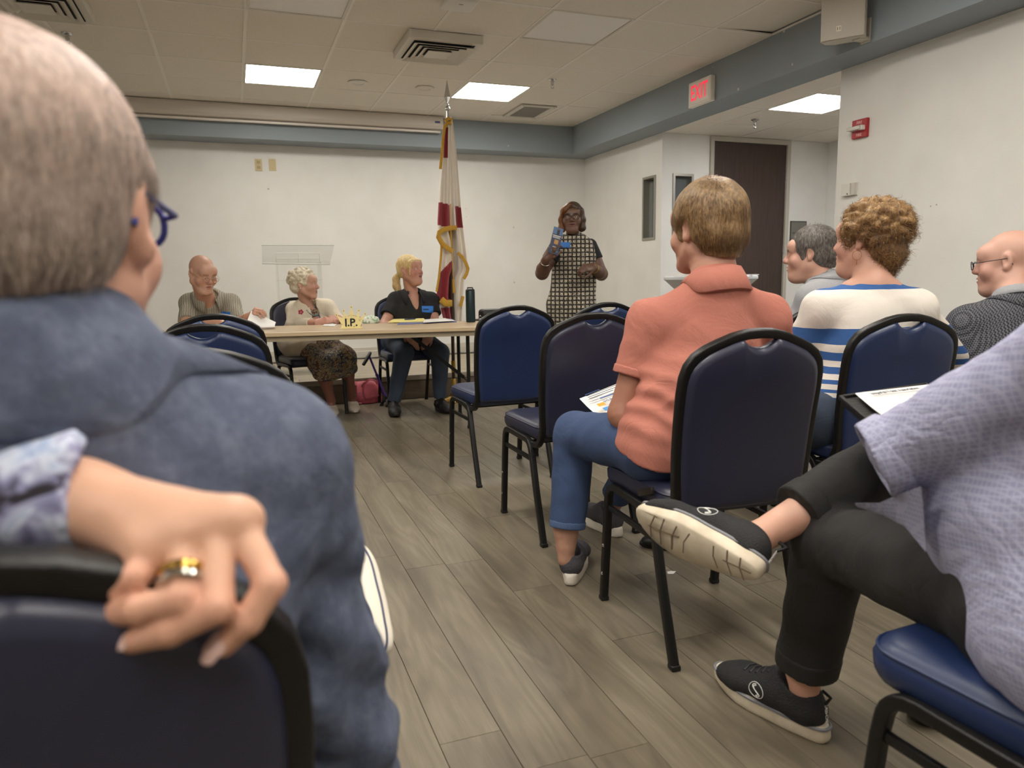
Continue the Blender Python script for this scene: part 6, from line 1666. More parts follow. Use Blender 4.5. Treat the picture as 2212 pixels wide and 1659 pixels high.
# phone / belt pouch edge in his back pocket
M().box((0, 0, 0), (.010, .085, .022), .003, Matrix.Rotation(-.35, 3, 'X')).obj('phone', pm('phone_dark', (40, 34, 30), .35, .3), root).location = Vector(tuple(w(1395, 1062, 1.79)))-root.location
pq = [w(1316, 832, 2.42), w(1252, 861, 2.30), w(1290, 893, 2.20), w(1350, 925, 2.20)]
pq = [w(1252, 861, 2.42), w(1340, 826, 2.44), w(1380, 880, 2.16), w(1300, 903, 2.14)]
o = sheet('handout_sheet', pq, PAPER, 'printed white handout held by the pink shirt man', .012)
def on_sheet(par, P4, u0, u1, v0, v1, mat, nme, off=.003):
    a, b, c, d = [Vector(tuple(q)) for q in P4]; nn = (b-a).cross(d-a).normalized(); nn = nn if nn.z > 0 else -nn
    f_ = lambda u, v_: (a*(1-u)+b*u)*(1-v_)+(d*(1-u)+c*u)*v_+nn*off
    m = M(); n = 6; m.grid([[f_(u0+(u1-u0)*i/n, v0+(v1-v0)*j/2) for i in range(n+1)] for j in range(3)]); return m.obj(nme, mat, par, False)
for i, (u0, u1, v0) in enumerate(((.1, .45, .10), (.1, .9, .17), (.1, .85, .24), (.1, .7, .31))): on_sheet(o, pq, u0, u1, v0, v0+.025, INK if i else pm('ink_b', (60, 80, 130), .7), 'text_line', .016)
on_sheet(o, pq, .3, .95, .42, .48, pm('ink_bar', (86, 100, 140), .7), 'text_line', .016); on_sheet(o, pq, .12, .3, .62, .74, pm('logo_gold', (214, 164, 60), .6), 'logo', .016); on_sheet(o, pq, .15, .6, .82, .96, pm('logo_blue', (80, 150, 210), .6), 'picture', .016)
a, b, c, d = [Vector(tuple(q)) for q in pq]; xa = (b-a).normalized(); nn = (b-a).cross(d-a).normalized(); nn = nn if nn.z > 0 else -nn; ya = nn.cross(xa)
text_mesh('lettering', 'MART', .030, frame((a*.45+b*.55)*.40+(d*.45+c*.55)*.60+nn*.017, xa, ya, nn), pm('ink_grey', (120, 130, 150), .7), o, .0003)

# ================= grey-haired man behind (grey shirt)
root = person('grey haired man in grey shirt leaning forward and seen in profile', (2.5, 2.9, 0))
fr = nrm((-.45, .89, 0)); hd = Head(w(1750, 549, 2.86), (-.66, .75, -.06), size=1.04)
neck = w(1782, 612, 2.80); lf = nrm(np.cross(UP, fr)); shL = V(neck)+lf*.17-UP*.075-fr*.01; shR = V(neck)-lf*.17-UP*.075; chest = V(neck)-UP*.17-fr*.03; waist = V(2.54, 2.80, .72); pel = V(2.54, 2.84, .58)
elL, wrL = V(shL)+V(-.08, .14, -.27), V(shL)+V(-.05, .36, -.33); elR, wrR = V(shR)+V(.06, .14, -.27), V(shR)+V(-.06, .36, -.33)
S = SDF(); hd.build(S, neck-UP*.03, (.058, .064), nose=1.1, fat=.006); h_ = isl(S)
S = SDF(); arm(S, elL, V(elL)*.5+V(wrL)*.5, wrL, (.04, .036, .03)); hand(S, wrL, (.1, 1, 0), UP, 1); arm(S, elR, V(elR)*.5+V(wrR)*.5, wrR, (.04, .036, .03)); hand(S, wrR, (-.1, 1, 0), UP, -1); a_ = isl(S)
SK = (208, 150, 124)
body_obj(root, [h_, a_], [hd.colours(h_[0], SK, (176, 100, 90), (96, 80, 66), None, (206, 112, 96)), flatcol(a_[0], SK)], core=[(neck, chest), (chest, waist), (waist, pel), (chest, shL), (chest, shR), (shL, elL), (shR, elR), (elL, wrL), (elR, wrR)], head=hd)
hd.eyes(root, (60, 70, 80))
GHAIR = hair_mat('grey_hair', (62, 56, 52), (130, 122, 114), .5)
S = short_cap(hd, .012, -.062, seed=51, amp=.002); P, Q = sdf_np(S, .004); ho = place(np_mesh('hair', P, Q, GHAIR, tint_white(P)), 'hair', root); N = vnormals(P, Q)
hair_strands('hair_strands', root, P, N, fall(hd, hd.L(0, -.03, .12), .5), 4000, .028, .0007, .004, 8, GHAIR, [(230, 224, 216), (150, 142, 134), (96, 90, 84)], 4, 0, ho, .5, off_ears(hd))
GSH = cloth('grey_linen', (168, 168, 170), (140, 140, 144), 240, .9, .4)
S = SDF(); torso(S, pel, waist, chest, shL, shR, neck-UP*.005, fr, (.17, .172, .178), .72, .014, .062, trap=.055, nk=1.4)
for s_, e_, w_ in ((shL, elL, wrL), (shR, elR, wrR)): S.cone(s_, e_, .068, .058, .03); S.cone(e_, V(e_)*.3+V(w_)*.7, .056, .046, .02, capb=True)
S.cone(hd.L(0, .0, -.06), neck+UP*.018+fr*.01, .060, .062, .006, op=1, capb=True); S.disp(folds(.007, 26, 53)); sh_ = sdf_obj('shirt', S, .006, GSH, root)
collar_mesh('collar', root, neck+UP*.008, nrm(V(hd.c)-V(neck)+UP*.05), fr, .066, .034, GSH, .5, .026, .012, target=sh_)
S = SDF(); trousers(S, V(2.44, 2.86, .565), V(2.64, 2.86, .565), V(2.40, 3.28, .52), V(2.64, 3.28, .52), V(2.40, 3.25, .1), V(2.64, 3.25, .1)); sdf_obj('trousers', S, .010, cloth('dark_slacks', (52, 54, 60)), root)
for x_ in (2.40, 2.64): shoe(root, (x_, 3.22, 0), (0, 1, 0), UP, 'flat', SN, pm('dark_sole', (40, 38, 36), .7))

# ================= woman in the striped top
root = person('curly haired woman in white and blue striped top seen from behind', (2.16, 2.12, 0))
fr = nrm((-.12, 1, 0)); hd = Head(w(1872, 520, 2.12), (-.36, .93, -.01), size=1.03)
neck = w(1884, 606, 2.06); shL, shR = w(1778, 672, 2.12), w(1975, 668, 2.00); chest = w(1872, 745, 2.08); waist = w(1855, 880, 2.07); pel = V(2.10, 2.07, .58)
elL, wrL = w(1705, 790, 2.22), V(1.95, 2.5, .66); elR, wrR = w(2075, 800, 2.1), V(2.3, 2.5, .66)
S = SDF(); hd.build(S, neck-UP*.03, (.055, .060), fat=.012); S.cone(neck-UP*.02, V(shL)*.4+V(neck)*.6, .052, .05, .03); S.cone(neck-UP*.02, V(shR)*.4+V(neck)*.6, .052, .05, .03); h_ = isl(S)
S = SDF(); arm(S, elL, V(elL)*.5+V(wrL)*.5, wrL, (.04, .036, .028)); hand(S, wrL, (.3, .9, -.1), UP, 1, k=.93); arm(S, elR, V(elR)*.5+V(wrR)*.5, wrR, (.04, .036, .028)); hand(S, wrR, (-.3, .9, -.1), UP, -1, k=.93); a_ = isl(S)
kL, kR = V(2.02, 2.52, .52), V(2.24, 2.52, .52); aL, aR = V(1.72, 2.85, .10), V(2.1, 2.80, .10)
aL = wz(1503, 1150, .07); S = SDF(); leg_skin(S, V(kL)*.3+V(aL)*.7, aL, (.042, .034), .04); leg_skin(S, V(kR)*.3+V(aR)*.7, aR, (.042, .034), .04); S.cone(aL, aL+V(-.09, .05, -.035), .034, .024, .02); l_ = isl(S)
SK = (212, 150, 122)
body_obj(root, [h_, a_, l_], [hd.colours(h_[0], SK, (190, 100, 92), (150, 110, 80), None, (216, 124, 104)), flatcol(a_[0], SK), flatcol(l_[0], SK)], core=[(neck, chest), (chest, waist), (waist, pel), (chest, shL), (chest, shR), (shL, elL), (shR, elR), (elL, wrL), (elR, wrR), (pel, kL), (pel, kR), (kL, aL), (kR, aR)], head=hd)
hd.eyes(root, (60, 70, 60))
CHAIR_ = hair_mat('curly_hair', (104, 82, 58), (182, 150, 106), .5)
S = curly_cap(hd, 61, 420, [((0, -.032, .046), (.100, .112, .094)), ((0, -.07, -.03), (.078, .058, .066))], lambda d: not (d[1] > .72 and d[2] < .35) and d[2] > -.6, .002)
S.cone(hd.L(0, -.075, -.05), hd.L(0, -.062, -.098), .06*hd.k, .045*hd.k, .02)
S.ell(hd.L(0, .095, -.05), V(.09, .07, .095)*hd.k, hd.R, .01, op=1)
for q in (-1, 1): S.ell(hd.L(q*.104, .004, -.026), V(.034, .030, .042)*hd.k, hd.R, .008, op=1)
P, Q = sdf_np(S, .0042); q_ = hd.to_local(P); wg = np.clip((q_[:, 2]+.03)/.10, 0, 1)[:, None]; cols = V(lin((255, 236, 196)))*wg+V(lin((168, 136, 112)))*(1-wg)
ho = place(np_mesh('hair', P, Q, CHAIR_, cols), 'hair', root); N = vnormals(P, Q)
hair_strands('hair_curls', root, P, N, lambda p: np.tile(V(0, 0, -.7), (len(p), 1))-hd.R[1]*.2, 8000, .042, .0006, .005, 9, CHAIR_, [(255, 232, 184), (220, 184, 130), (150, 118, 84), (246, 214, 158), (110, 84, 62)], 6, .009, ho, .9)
k = NT('striped_top'); v = k.coords('Object'); sep = k.n('SeparateXYZ'); k.l(v, sep.inputs[0]); zz = k.math('ADD', sep.outputs[2], k.math('MULTIPLY', k.noise(v, 7, 2), .012))
z0, z1 = .50, 1.06
def zs(px_y): return (w(1870, px_y, 2.0)[2]-z0)/(z1-z0)
WHT, BLU = (224, 216, 206), (52, 92, 150)
stops = [(0., WHT)]; marks = []
for ya, yb in ((606, 622), (706, 740), (757, 775), (789, 803), (815, 823), (834, 840), (850, 855), (866, 870), (881, 885), (897, 900), (912, 915)): marks.append((zs(yb), zs(ya)))
for lo_, hi_ in sorted(marks):
    if lo_ > 0: stops += [(lo_, BLU), (hi_, WHT)]
k.l(zz, k.n('MapRange').inputs[0]); mr = [n_ for n_ in k.t.nodes if n_.type == 'MAP_RANGE'][0]; mr.inputs[1].default_value = z0; mr.inputs[2].default_value = z1
c_ = k.ramp(mr.outputs[0], stops, 'CONSTANT'); wrinkle(k, v, 330, .25, .9); STRIPE = k.out(c_, .9)
S = SDF(); torso(S, pel, waist, chest, shL, shR, neck-UP*.012, fr, (.175, .168, .178), .74, .014, .058, trap=.05, nk=.8)
S.cone(waist-UP*.03, waist+UP*.08, .172, .178, .03, flat=(fr, .8))
for s_, e_, w_ in ((shL, elL, wrL), (shR, elR, wrR)): S.cone(s_, e_, .068, .058, .03); S.cone(e_, V(e_)*.5+V(w_)*.5, .056, .048, .02, capb=True)
S.ell(hd.L(0, -.02, -.125), V(.105, .10, .060), basis(fr), .006, op=1)
S.half(V(0, 0, .575), -UP); S.disp(folds(.006, 24, 63, (.5, .5, 1.3))); sdf_obj('top', S, .0055, STRIPE, root)
S = SDF(); trousers(S, V(2.0, 2.08, .56), V(2.2, 2.08, .56), kL, kR, V(kL)*.2+V(aL)*.8, V(kR)*.2+V(aR)*.8, .11, .08, .05, .128); S.disp(folds(.005, 30, 65)); sdf_obj('jeans', S, .009, JEANS_D, root)
SND = pm('black_sandal', (24, 22, 22), .5)
shoe(root, aL+V(.035, -.015, -.07), (-.85, .5, 0), UP, 'flat', SND, SND, .9); shoe(root, aR+V(0, -.04, -.10), (-.1, 1, 0), UP, 'flat', SND, SND, .9)
e0 = hd.L(-.088, -.006, -.036); M().tube([Vector(tuple(e0+V(0, 0, -.017)+.017*(math.cos(a)*UP+math.sin(a)*hd.R[1])))-root.location for a in [2*math.pi*i/24 for i in range(24)]], .0010, 6, close=True).obj('hoop_earring', BRASS, root)
M().tube([Vector(tuple(e0+V(0, 0, -.034)))-root.location, Vector(tuple(e0+V(0, 0, -.05)))-root.location], .0012, 6).obj('earring_drop', BRASS, root)
bl_ = []
for i in range(30):
    a = -.1+(math.pi+.2)*i/29; bl_.append(i)

# ================= bald man in the checked jacket
root = person('bald man with glasses in dark checked jacket at the right edge', (2.86, 2.12, 0))
fr = nrm((-.2, .98, 0)); hd = Head(w(2176, 566, 2.14), (-.46, .88, -.10), size=1.06)
neck = w(2192, 650, 2.06); shL, shR = w(2095, 705, 2.10), V(neck)+V(.20, -.02, -.07); chest = V(neck)+V(-.02, .0, -.20); waist = V(2.84, 2.08, .72); pel = V(2.84, 2.08, .58)
elL, wrL = V(shL)+V(-.07, .10, -.26), V(shL)+V(.02, .34, -.30); elR, wrR = V(shR)+V(.07, .10, -.26), V(shR)+V(-.02, .34, -.30)
S = SDF(); hd.build(S, neck-UP*.02, (.060, .066), nose=1.1, fat=.006, ear=1.1); h_ = isl(S)
S = SDF(); hand(S, wrL, (.1, 1, 0), UP, 1); hand(S, wrR, (-.1, 1, 0), UP, -1); a_ = isl(S)
SK = (214, 156, 132)
body_obj(root, [h_, a_], [hd.colours(h_[0], SK, (180, 104, 92), (150, 120, 100), None, (214, 120, 104)), flatcol(a_[0], SK)], core=[(neck, chest), (chest, waist), (waist, pel), (chest, shL), (chest, shR), (shL, elL), (shR, elR), (elL, wrL), (elR, wrR)], head=hd)
hd.eyes(root, (70, 80, 90)); hd.glasses(root, pm('navy_rim', (34, 36, 48), .35, .3), .0016, .025, .016, .113, -.002)
k = NT('checked_wool'); v = k.coords('Object'); sep = k.n('SeparateXYZ'); k.l(v, sep.inputs[0]); per = .0115
ck = k.n('TexChecker'); ck.inputs['Scale'].default_value = 150.; k.l(k.coords('Object', (1, 1, 1), (.2, .3, .4)), ck.inputs['Vector']); n_ = k.noise(v, 300, 2)
c_ = k.mix(k.math('MULTIPLY', ck.outputs['Fac'], k.math('ADD', n_, .35)), (36, 38, 44), (104, 104, 110)); k.bump(k.noise(v, 260, 2), .4, .002); WOOL = k.out(c_, .9)
S = SDF(); torso(S, pel, waist, chest, shL, shR, neck-UP*.02, fr, (.18, .178, .186), .74, .02, .066, trap=.05)
for s_, e_, w_ in ((shL, elL, wrL), (shR, elR, wrR)): S.cone(s_, e_, .076, .064, .03); S.cone(e_, V(e_)*.1+V(w_)*.9, .062, .05, .02, capb=True)
S.cone(hd.L(0, -.01, -.06), neck+UP*.01+fr*.01, .064, .070, .006, op=1, capb=True); S.disp(folds(.004, 22, 73)); sh_ = sdf_obj('jacket', S, .0065, WOOL, root)
collar_mesh('jacket_collar', root, neck-UP*.014, nrm(V(hd.c)-V(neck)+UP*.1), fr, .078, .028, WOOL, .7, .03, .02, target=sh_); collar_mesh('shirt_collar', root, neck+UP*.008, nrm(V(hd.c)-V(neck)+UP*.05), fr, .068, .034, GSH, .5, .012, .006)
S = SDF(); trousers(S, V(2.75, 2.10, .565), V(2.95, 2.10, .565), V(2.74, 2.5, .52), V(2.96, 2.5, .52), V(2.74, 2.5, .1), V(2.96, 2.5, .1)); sdf_obj('trousers', S, .010, cloth('dark_slacks2', (52, 54, 60)), root)
for x_ in (2.74, 2.96): shoe(root, (x_, 2.46, 0), (0, 1, 0), UP, 'flat', SN, SND)

# ================= man in the lavender shirt (bottom right)
root = person('man in lavender checked shirt and black trousers with crossed legs', (1.2, .65, 0))
fr = nrm((-.1, 1, 0)); neck = V(1.21, .58, 1.06); shL, shR = V(1.03, .61, .972), V(1.41, .57, .972); chest = V(1.20, .61, .85); waist = V(1.185, .67, .70); pel = V(1.18, .66, .58)
elL, wrL = w(1962, 962, .86), V(1.36, 1.02, .80); elR, wrR = V(1.50, .80, .78), V(1.46, 1.02, .77)
hd = Head(V(1.20, .62, 1.21), (-.1, 1, -.05), size=1.05)
S = SDF(); hd.build(S, neck-UP*.03, (.06, .066)); h_ = isl(S)
S = SDF(); arm(S, elL, V(elL)*.5+V(wrL)*.5, wrL, (.042, .04, .03)); hand(S, wrL, nrm((.1, .9, .05)), nrm((-.6, 0, .8)), 1, ((40, 50, 30),)*4); arm(S, elR, V(elR)*.5+V(wrR)*.5, wrR, (.042, .04, .03)); hand(S, wrR, nrm((-.3, .9, .05)), nrm((.4, 0, .8)), -1, ((40, 50, 30),)*4); a_ = isl(S)
kL, aL = V(1.205, 1.215, .49), wz(1775, 1600, 0)+V(-.01, .05, .15); kR = V(1.55, 1.24, .70); hl = w(1622, 1238, 1.17); tdir = nrm((-.38, .90, .15)); udir = perp(nrm((.66, .42, .24)), tdir); aR = hl+udir*.10+tdir*.05
S = SDF(); leg_skin(S, V(kL)*.25+V(aL)*.75, V(aL)-UP*.09, (.044, .030), .040); S.cone(V(kR)*.3+aR*.7, aR, .044, .031, .02); S.cone(aR, hl+udir*.05+tdir*.05, .031, .028, .02); l_ = isl(S)
SK = (222, 164, 136)
body_obj(root, [h_, a_, l_], [hd.colours(h_[0], SK), flatcol(a_[0], SK), flatcol(l_[0], (224, 160, 130))], core=[(neck, chest), (chest, waist), (waist, pel), (chest, shL), (chest, shR), (shL, elL), (shR, elR), (elL, wrL), (elR, wrR), (pel, kL), (pel, kR), (kL, aL), (kR, aR)], head=hd)
S = short_cap(hd, .012, -.062, seed=81, amp=.002); P, Q = sdf_np(S, .006); place(np_mesh('hair', P, Q, GHAIR, tint_white(P)), 'hair', root)
k = NT('lavender_check'); v = k.coords('Object', (1, 1, 1), (.25, .35, .25)); sep = k.n('SeparateXYZ'); k.l(v, sep.inputs[0]); per = .0088
def band(o_, wd): return k.math('LESS_THAN', k.math('FRACT', k.math('DIVIDE', k.math('ADD', o_, 9.), per)), wd)
f1 = k.math('MULTIPLY', band(sep.outputs[0], .30), .5); f2 = k.math('MULTIPLY', band(sep.outputs[2], .30), .5); f3 = k.math('MULTIPLY', band(sep.outputs[1], .30), .4)
base_ = k.mix(k.noise(v, 12, 2), (138, 139, 166), (150, 151, 178)); c_ = k.mix(k.math('MINIMUM', k.math('ADD', f1, k.math('ADD', f2, f3)), .6), base_, (178, 178, 200)); wrinkle(k, k.coords('Object'), 300, .25, 1.3, 8); LAV = k.out(c_, .85)
S = SDF(); torso(S, pel, waist, chest, shL, shR, neck, fr, (.19, .20, .195), .82, .014, .066, trap=.055)
S.ell(V(1.18, .76, .70), (.185, .17, .165), None, .05); S.cone(V(1.085, .595, .575), V(1.32, .595, .575), .152, .152, .05)
S.cone(shL, elL, .080, .060, .03); dL = nrm((-.62, .45, -.40)); S.cone(elL, V(elL)+dL*.05, .060, .056, .02, capb=True)
S.cone(shR, elR, .078, .068, .03); S.cone(elR, V(elR)*.7+V(wrR)*.3, .068, .064, .02, capb=True)
S.cone(V(1.10, .70, .56), V(1.03, .56, .50), .08, .05, .04)
S.half(V(0, 0, .478), -UP, .02)
g1 = folds(.007, 20, 83); g2 = folds(.003, 48, 84); S.disp(lambda x, y, z: g1(x, y, z)+g2(x, y, z)); sdf_obj('shirt', S, .0055, LAV, root)
tt = [[(1990, 1050, .78), (1945, 1066, .84), (1900, 1086, .89), (1846, 1086, .93)], [(1995, 1110, .79), (1948, 1092, .845), (1902, 1098, .892), (1848, 1088, .931)], [(2000, 1190, .79), (1955, 1135, .845), (1912, 1112, .893), (1852, 1092, .932)]]
m = M(); m.grid([[Vector(tuple(w(*q)))-root.location for q in r_] for r_ in tt]); m.grid([[Vector(tuple(w(q[0], q[1]+3, q[2]+.004)))-root.location for q in r_] for r_ in tt]); m.obj('shirt_tail', LAV, root, 'all')
S = SDF(); c0 = V(elL)+dL*.018; S.cone(c0, c0+dL*.040, .068, .064, .004, capa=True, capb=True); S.cone(c0-dL*.02, c0+dL*.08, .055, .053, .004, op=1); S.disp(folds(.003, 30, 85)); sdf_obj('cuff', S, .0045, LAV, root)
S = SDF(); hL, hR = V(1.10, .70, .575), V(1.29, .70, .575)
S.cone(hL, hR, .125, .125, .04); S.cone(hL, kL, .105, .078, .03); S.cone(kL, V(kL)*.04+V(aL)*.96, .080, .068, .025, capb=True); S.cone(hR, kR, .105, .082, .03); S.cone(kR, V(kR)*.22+aR*.78, .082, .066, .025, capb=True)
g1 = folds(.007, 26, 87); S.disp(g1); sdf_obj('trousers', S, .0055, cloth('charcoal_trousers', (36, 34, 33), (29, 28, 27), 300, .8), root)
for k0_, a0_, f_, r_ in ((kL, aL, .96, .070), (kR, aR, .78, .069)):
    q_ = V(k0_)*(1-f_)+V(a0_)*f_; d_ = nrm(V(a0_)-V(k0_)); S = SDF(); S.cone(q_-d_*.045, q_+d_*.003, r_+.002, r_, .003, capa=True, capb=True); S.disp(folds(.005, 26, 87)); sdf_obj('trouser_cuff', S, .005, MATS['charcoal_trousers'], root)
KNIT = pm('black_mesh_shoe', (30, 29, 30), .75, var=.25, vscale=260, bump=.5, bscale=300)
SOLE2 = NT('beige_sole'); v = SOLE2.coords('Object'); SOLE2.out(SOLE2.ramp(SOLE2.noise(v, 25, 3), [(.3, (190, 176, 152)), (.7, (214, 202, 180))]), .7); SOLE2 = SOLE2.m
GREYB = pm('grey_band', (120, 120, 124), .4)
LOGO = pm('logo_white', (226, 224, 220), .5)
def runner(heel, td, up, hide=False, bottom=False):
    o, T4 = shoe(root, heel, td, up, 'run', KNIT, SOLE2, 1.10)
    rings = SHOE['run'][1][1]; top = rings[4]; m = M(); m.tube([T4@(v_+Vector((0, 0, .001))) for v_ in top], .0045, 6, close=True); m.obj('midsole_band', GREYB, o)
    bu = BVHTree.FromPolygons([Vector(p_) for p_ in SHOE['run'][0][1]], [tuple(int(q) for q in f_) for f_ in SHOE['run'][0][2]])
    def on(x, y, z, dr, lift=.0008):
        h = bu.ray_cast(Vector((x, y, z)), Vector(dr), .2)[0]
        return None if h is None else T4@(h-Vector(dr)*lift)
    for i in range(5):
        y_ = .125+.016*i; pts = [on(x_, y_+(.004 if abs(x_) < .01 else 0), .2, (0, 0, -1), .001) for x_ in (-.02, -.01, 0, .01, .02)]
        pts = [p_ for p_ in pts if p_ is not None]
        if len(pts) > 2: M().tube(pts, .003, 6).obj('lace', BLACK, o)
    M().tube([T4@Vector((0, -.004, .085)), T4@Vector((0, -.016, .105)), T4@Vector((0, .004, .112))], .004, 6).obj('heel_loop', BLACK, o)
    for s_ in (-1, 1):
        # flowing S emblem inside an oval on the side of the shoe
        for q in range(2):
            pts = []
            for i in range(15):
                t = i/14; yy = .135+(.013-.004*q)*math.sin(2*math.pi*(t*.86+.07))+.006*(t-.5); zz = .064+(.013-.002*q)*(1-2*t); pts.append(on(s_*.12, yy, zz, (-s_, 0, 0)))
            pts = [p_ for p_ in pts if p_ is not None]
            if len(pts) > 3: M().tube(pts, .0013, 5).obj('emblem', LOGO, o)
        pts = [on(s_*.12, .135+.021*math.cos(a), .064+.016*math.sin(a), (-s_, 0, 0)) for a in [2*math.pi*i/24 for i in range(24)]]
        pts = [p_ for p_ in pts if p_ is not None]
        if len(pts) > 8: M().tube(pts, .0009, 5, close=True).obj('emblem', LOGO, o)
    text_mesh('lettering', 'SKECHERS', .011, T4@frame((0.0, -.0085, .060), (0, .12, 1), (1, 0, 0), (0, -1, .12)), LOGO, o, .0004)
    if bottom:
        for x0_, y0_, x1_, y1_ in ((-.03, .22, .03, .232), (-.034, .195, .034, .205), (-.03, .165, .034, .178), (-.026, .135, .028, .15), (-.024, .08, .026, .07), (-.028, .05, .028, .04), (-.024, .022, .024, .014), (.0, .0, .0, .06), (-.006, .16, .004, .24)):
            m = M(); m.tube([T4@Vector((x0_, y0_, .0005+.016*max(0, (y0_-.19)/.09)**2)), T4@Vector(((x0_+x1_)/2, (y0_+y1_)/2+.006, .0005+.016*max(0, (y0_-.19)/.09)**2)), T4@Vector((x1_, y1_, .0005+.016*max(0, (y1_-.19)/.09)**2))], .0018, 5); m.obj('groove', pm('sole_groove', (120, 104, 84), .9), o)
runner(hl, tdir, udir, bottom=True)
runner(wz(1775, 1600, 0), wz(1583, 1490, 0)-wz(1775, 1600, 0), UP)
# clipboard folder and agenda
cq = [w(1816, 860, 1.22), w(2000, 832, 1.32), w(2075, 905, 1.05), w(1905, 938, 1.02)]
o = thing('clipboard', 'black padded clipboard on the lavender shirt man\'s lap', 'clipboard', Vector(tuple(cq[3])))
a, b, c, d = [Vector(tuple(q))-o.location for q in cq]; nn = (b-a).cross(d-a).normalized(); nn = nn if nn.z > 0 else -nn
m = M(); q4 = [a, b, c, d]; m._new([p_-nn*.014 for p_ in q4]+q4, [(3, 2, 1, 0), (4, 5, 6, 7), (0, 1, 5, 4), (1, 2, 6, 5), (2, 3, 7, 6), (3, 0, 4, 7)]); bmesh.ops.bevel(m.b, geom=list(m.b.edges), offset=.005, segments=3, affect='EDGES'); m.obj('board', LEA, o)
m = M(); m.tube([a+nn*.001, b+nn*.001, c+nn*.001, d+nn*.001], .006, 8, close=True); m.obj('padded_edge', LEA, o)
aq = [w(1846, 854, 1.222), w(2026, 832, 1.30), w(2080, 900, 1.08), w(1912, 908, 1.06)]
aq = [V(tuple(Vector(tuple(q))+nn*.005)) for q in aq]
o2 = sheet('agenda_sheet', aq, PAPER, 'printed agenda sheet lying on the black clipboard', .002)
A, B, C_, D_ = [Vector(tuple(q)) for q in aq]; xa = (B-A).normalized(); n2 = (B-A).cross(D_-A).normalized(); n2 = n2 if n2.z > 0 else -n2; ya = n2.cross(xa)
text_mesh('lettering', 'Imperial Point Association', .0185, frame(A*.50+B*.34+D_*.10+C_*.06+n2*.005, xa, ya, n2), INK, o2, .0002, .0003)
for v0, u0, u1 in ((.24, .12, .9), (.36, .4, .66), (.46, .35, .7), (.62, .2, .8), (.70, .2, .6)): on_sheet(o2, aq, u0, u1, v0, v0+.012, pm('ink_light', (130, 132, 136), .7), 'text_line', .005)

# ================= man in the denim shirt (foreground left)
root = person('grey haired man in denim shirt and glasses filling the left foreground', (-.19, .72, 0))
fr = nrm((.06, 1, 0)); hd = Head(V(-.146, .682, 1.129), (.22, .97, -.02), size=1.06)
neck = V(-.165, .655, 1.02); shL, shR = V(-.35, .66, .915), V(.010, .70, .905); chest = V(-.17, .68, .82); waist = V(-.18, .71, .68); pel = V(-.19, .73, .58)
elR, wrR = V(.072, .75, .54), V(.0, .97, .58); elL, wrL = V(-.42, .80, .66), V(-.32, 1.02, .62)
S = SDF(); hd.build(S, neck-UP*.04, (.062, .066), ear=1.15, fat=.006); S.ell(hd.L(0, -.07, -.10), V(.05, .03, .05), hd.R, .03); h_ = isl(S)
S = SDF(); hand(S, wrR, (-.2, 1, 0), UP, -1); hand(S, wrL, (.2, 1, 0), UP, 1); a_ = isl(S)
SK = (220, 156, 126)
body_obj(root, [h_, a_], [hd.colours(h_[0], SK, None, None, None, (222, 140, 116)), flatcol(a_[0], SK)], core=[(neck, chest), (chest, waist), (waist, pel), (chest, shL), (chest, shR), (shL, elL), (shR, elR), (elL, wrL), (elR, wrR)], head=hd)
hd.eyes(root, (60, 70, 90)); hd.glasses(root, pm('blue_rim', (36, 44, 120), .3), .0030, .026, .020, .116, .006)
SHAIR = hair_mat('silver_hair', (150, 138, 129), (198, 185, 175), .5)
S = short_cap(hd, .010, -.050, seed=91, amp=.0012); P, Q = sdf_np(S, .0032)
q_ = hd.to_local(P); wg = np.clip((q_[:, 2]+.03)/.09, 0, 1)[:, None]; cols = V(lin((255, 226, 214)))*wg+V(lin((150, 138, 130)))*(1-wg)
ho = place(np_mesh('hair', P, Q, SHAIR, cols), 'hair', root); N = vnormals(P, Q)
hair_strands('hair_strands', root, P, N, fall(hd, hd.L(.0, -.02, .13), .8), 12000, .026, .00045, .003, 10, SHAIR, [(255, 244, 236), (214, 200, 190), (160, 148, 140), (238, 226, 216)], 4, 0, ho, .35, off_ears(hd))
S = SDF(); torso(S, pel, waist, chest, shL, shR, neck-UP*.01, fr, (.18, .18, .19), .72, .016, .064, trap=.060, nk=1.55)
S.cone(V(neck)-UP*.045-fr*.015, chest, .10, .15, .05)
S.cone(shR, elR, .074, .066, .03); S.cone(elR, V(elR)*.2+V(wrR)*.8, .064, .052, .02, capb=True); S.cone(shL, elL, .074, .066, .03); S.cone(elL, V(elL)*.2+V(wrL)*.8, .064, .052, .02, capb=True)
S.cone(hd.L(0, -.01, -.06), neck+UP*.022+fr*.01, .066, .070, .006, op=1, capb=True)
g1 = folds(.012, 26, 93); g2 = folds(.006, 62, 94); g3 = wob(95, 20, 4)
S.disp(lambda x, y, z: (g1(x, y, z)+g2(x, y, z))*(.35+np.clip((.95-z)/.16, 0, 1))+.006*np.sin(z*70+x*46+2.6*g3(x, y, z))*np.clip((.90-z)/.12, 0, 1)*np.clip((x+.06)/.08, 0, 1)); sh_ = sdf_obj('denim_shirt', S, .0045, CHAMBRAY, root)
collar_mesh('collar', root, neck+UP*.004, nrm((.05, .10, 1)), fr, .074, .036, CHAMBRAY, .95, .040, .020, tipdrop=.020, n=60, tipflare=.085, target=sh_)
c0 = V(tuple(WY(842, 1400, 1.16))); ud = nrm((-.90, -.22, .36)); td = perp(nrm((-.05, .93, .36)), ud); ank = c0+ud*.10+td*.05
S = SDF(); kL, kR = V(-.36, 1.10, .62), V(-.06, 1.16, .47); trousers(S, V(-.29, .74, .565), V(-.09, .74, .565), kL, kR, ank+ud*.02, V(-.06, 1.18, .12)); sdf_obj('trousers', S, .009, cloth('navy_slacks', (44, 48, 66)), root)
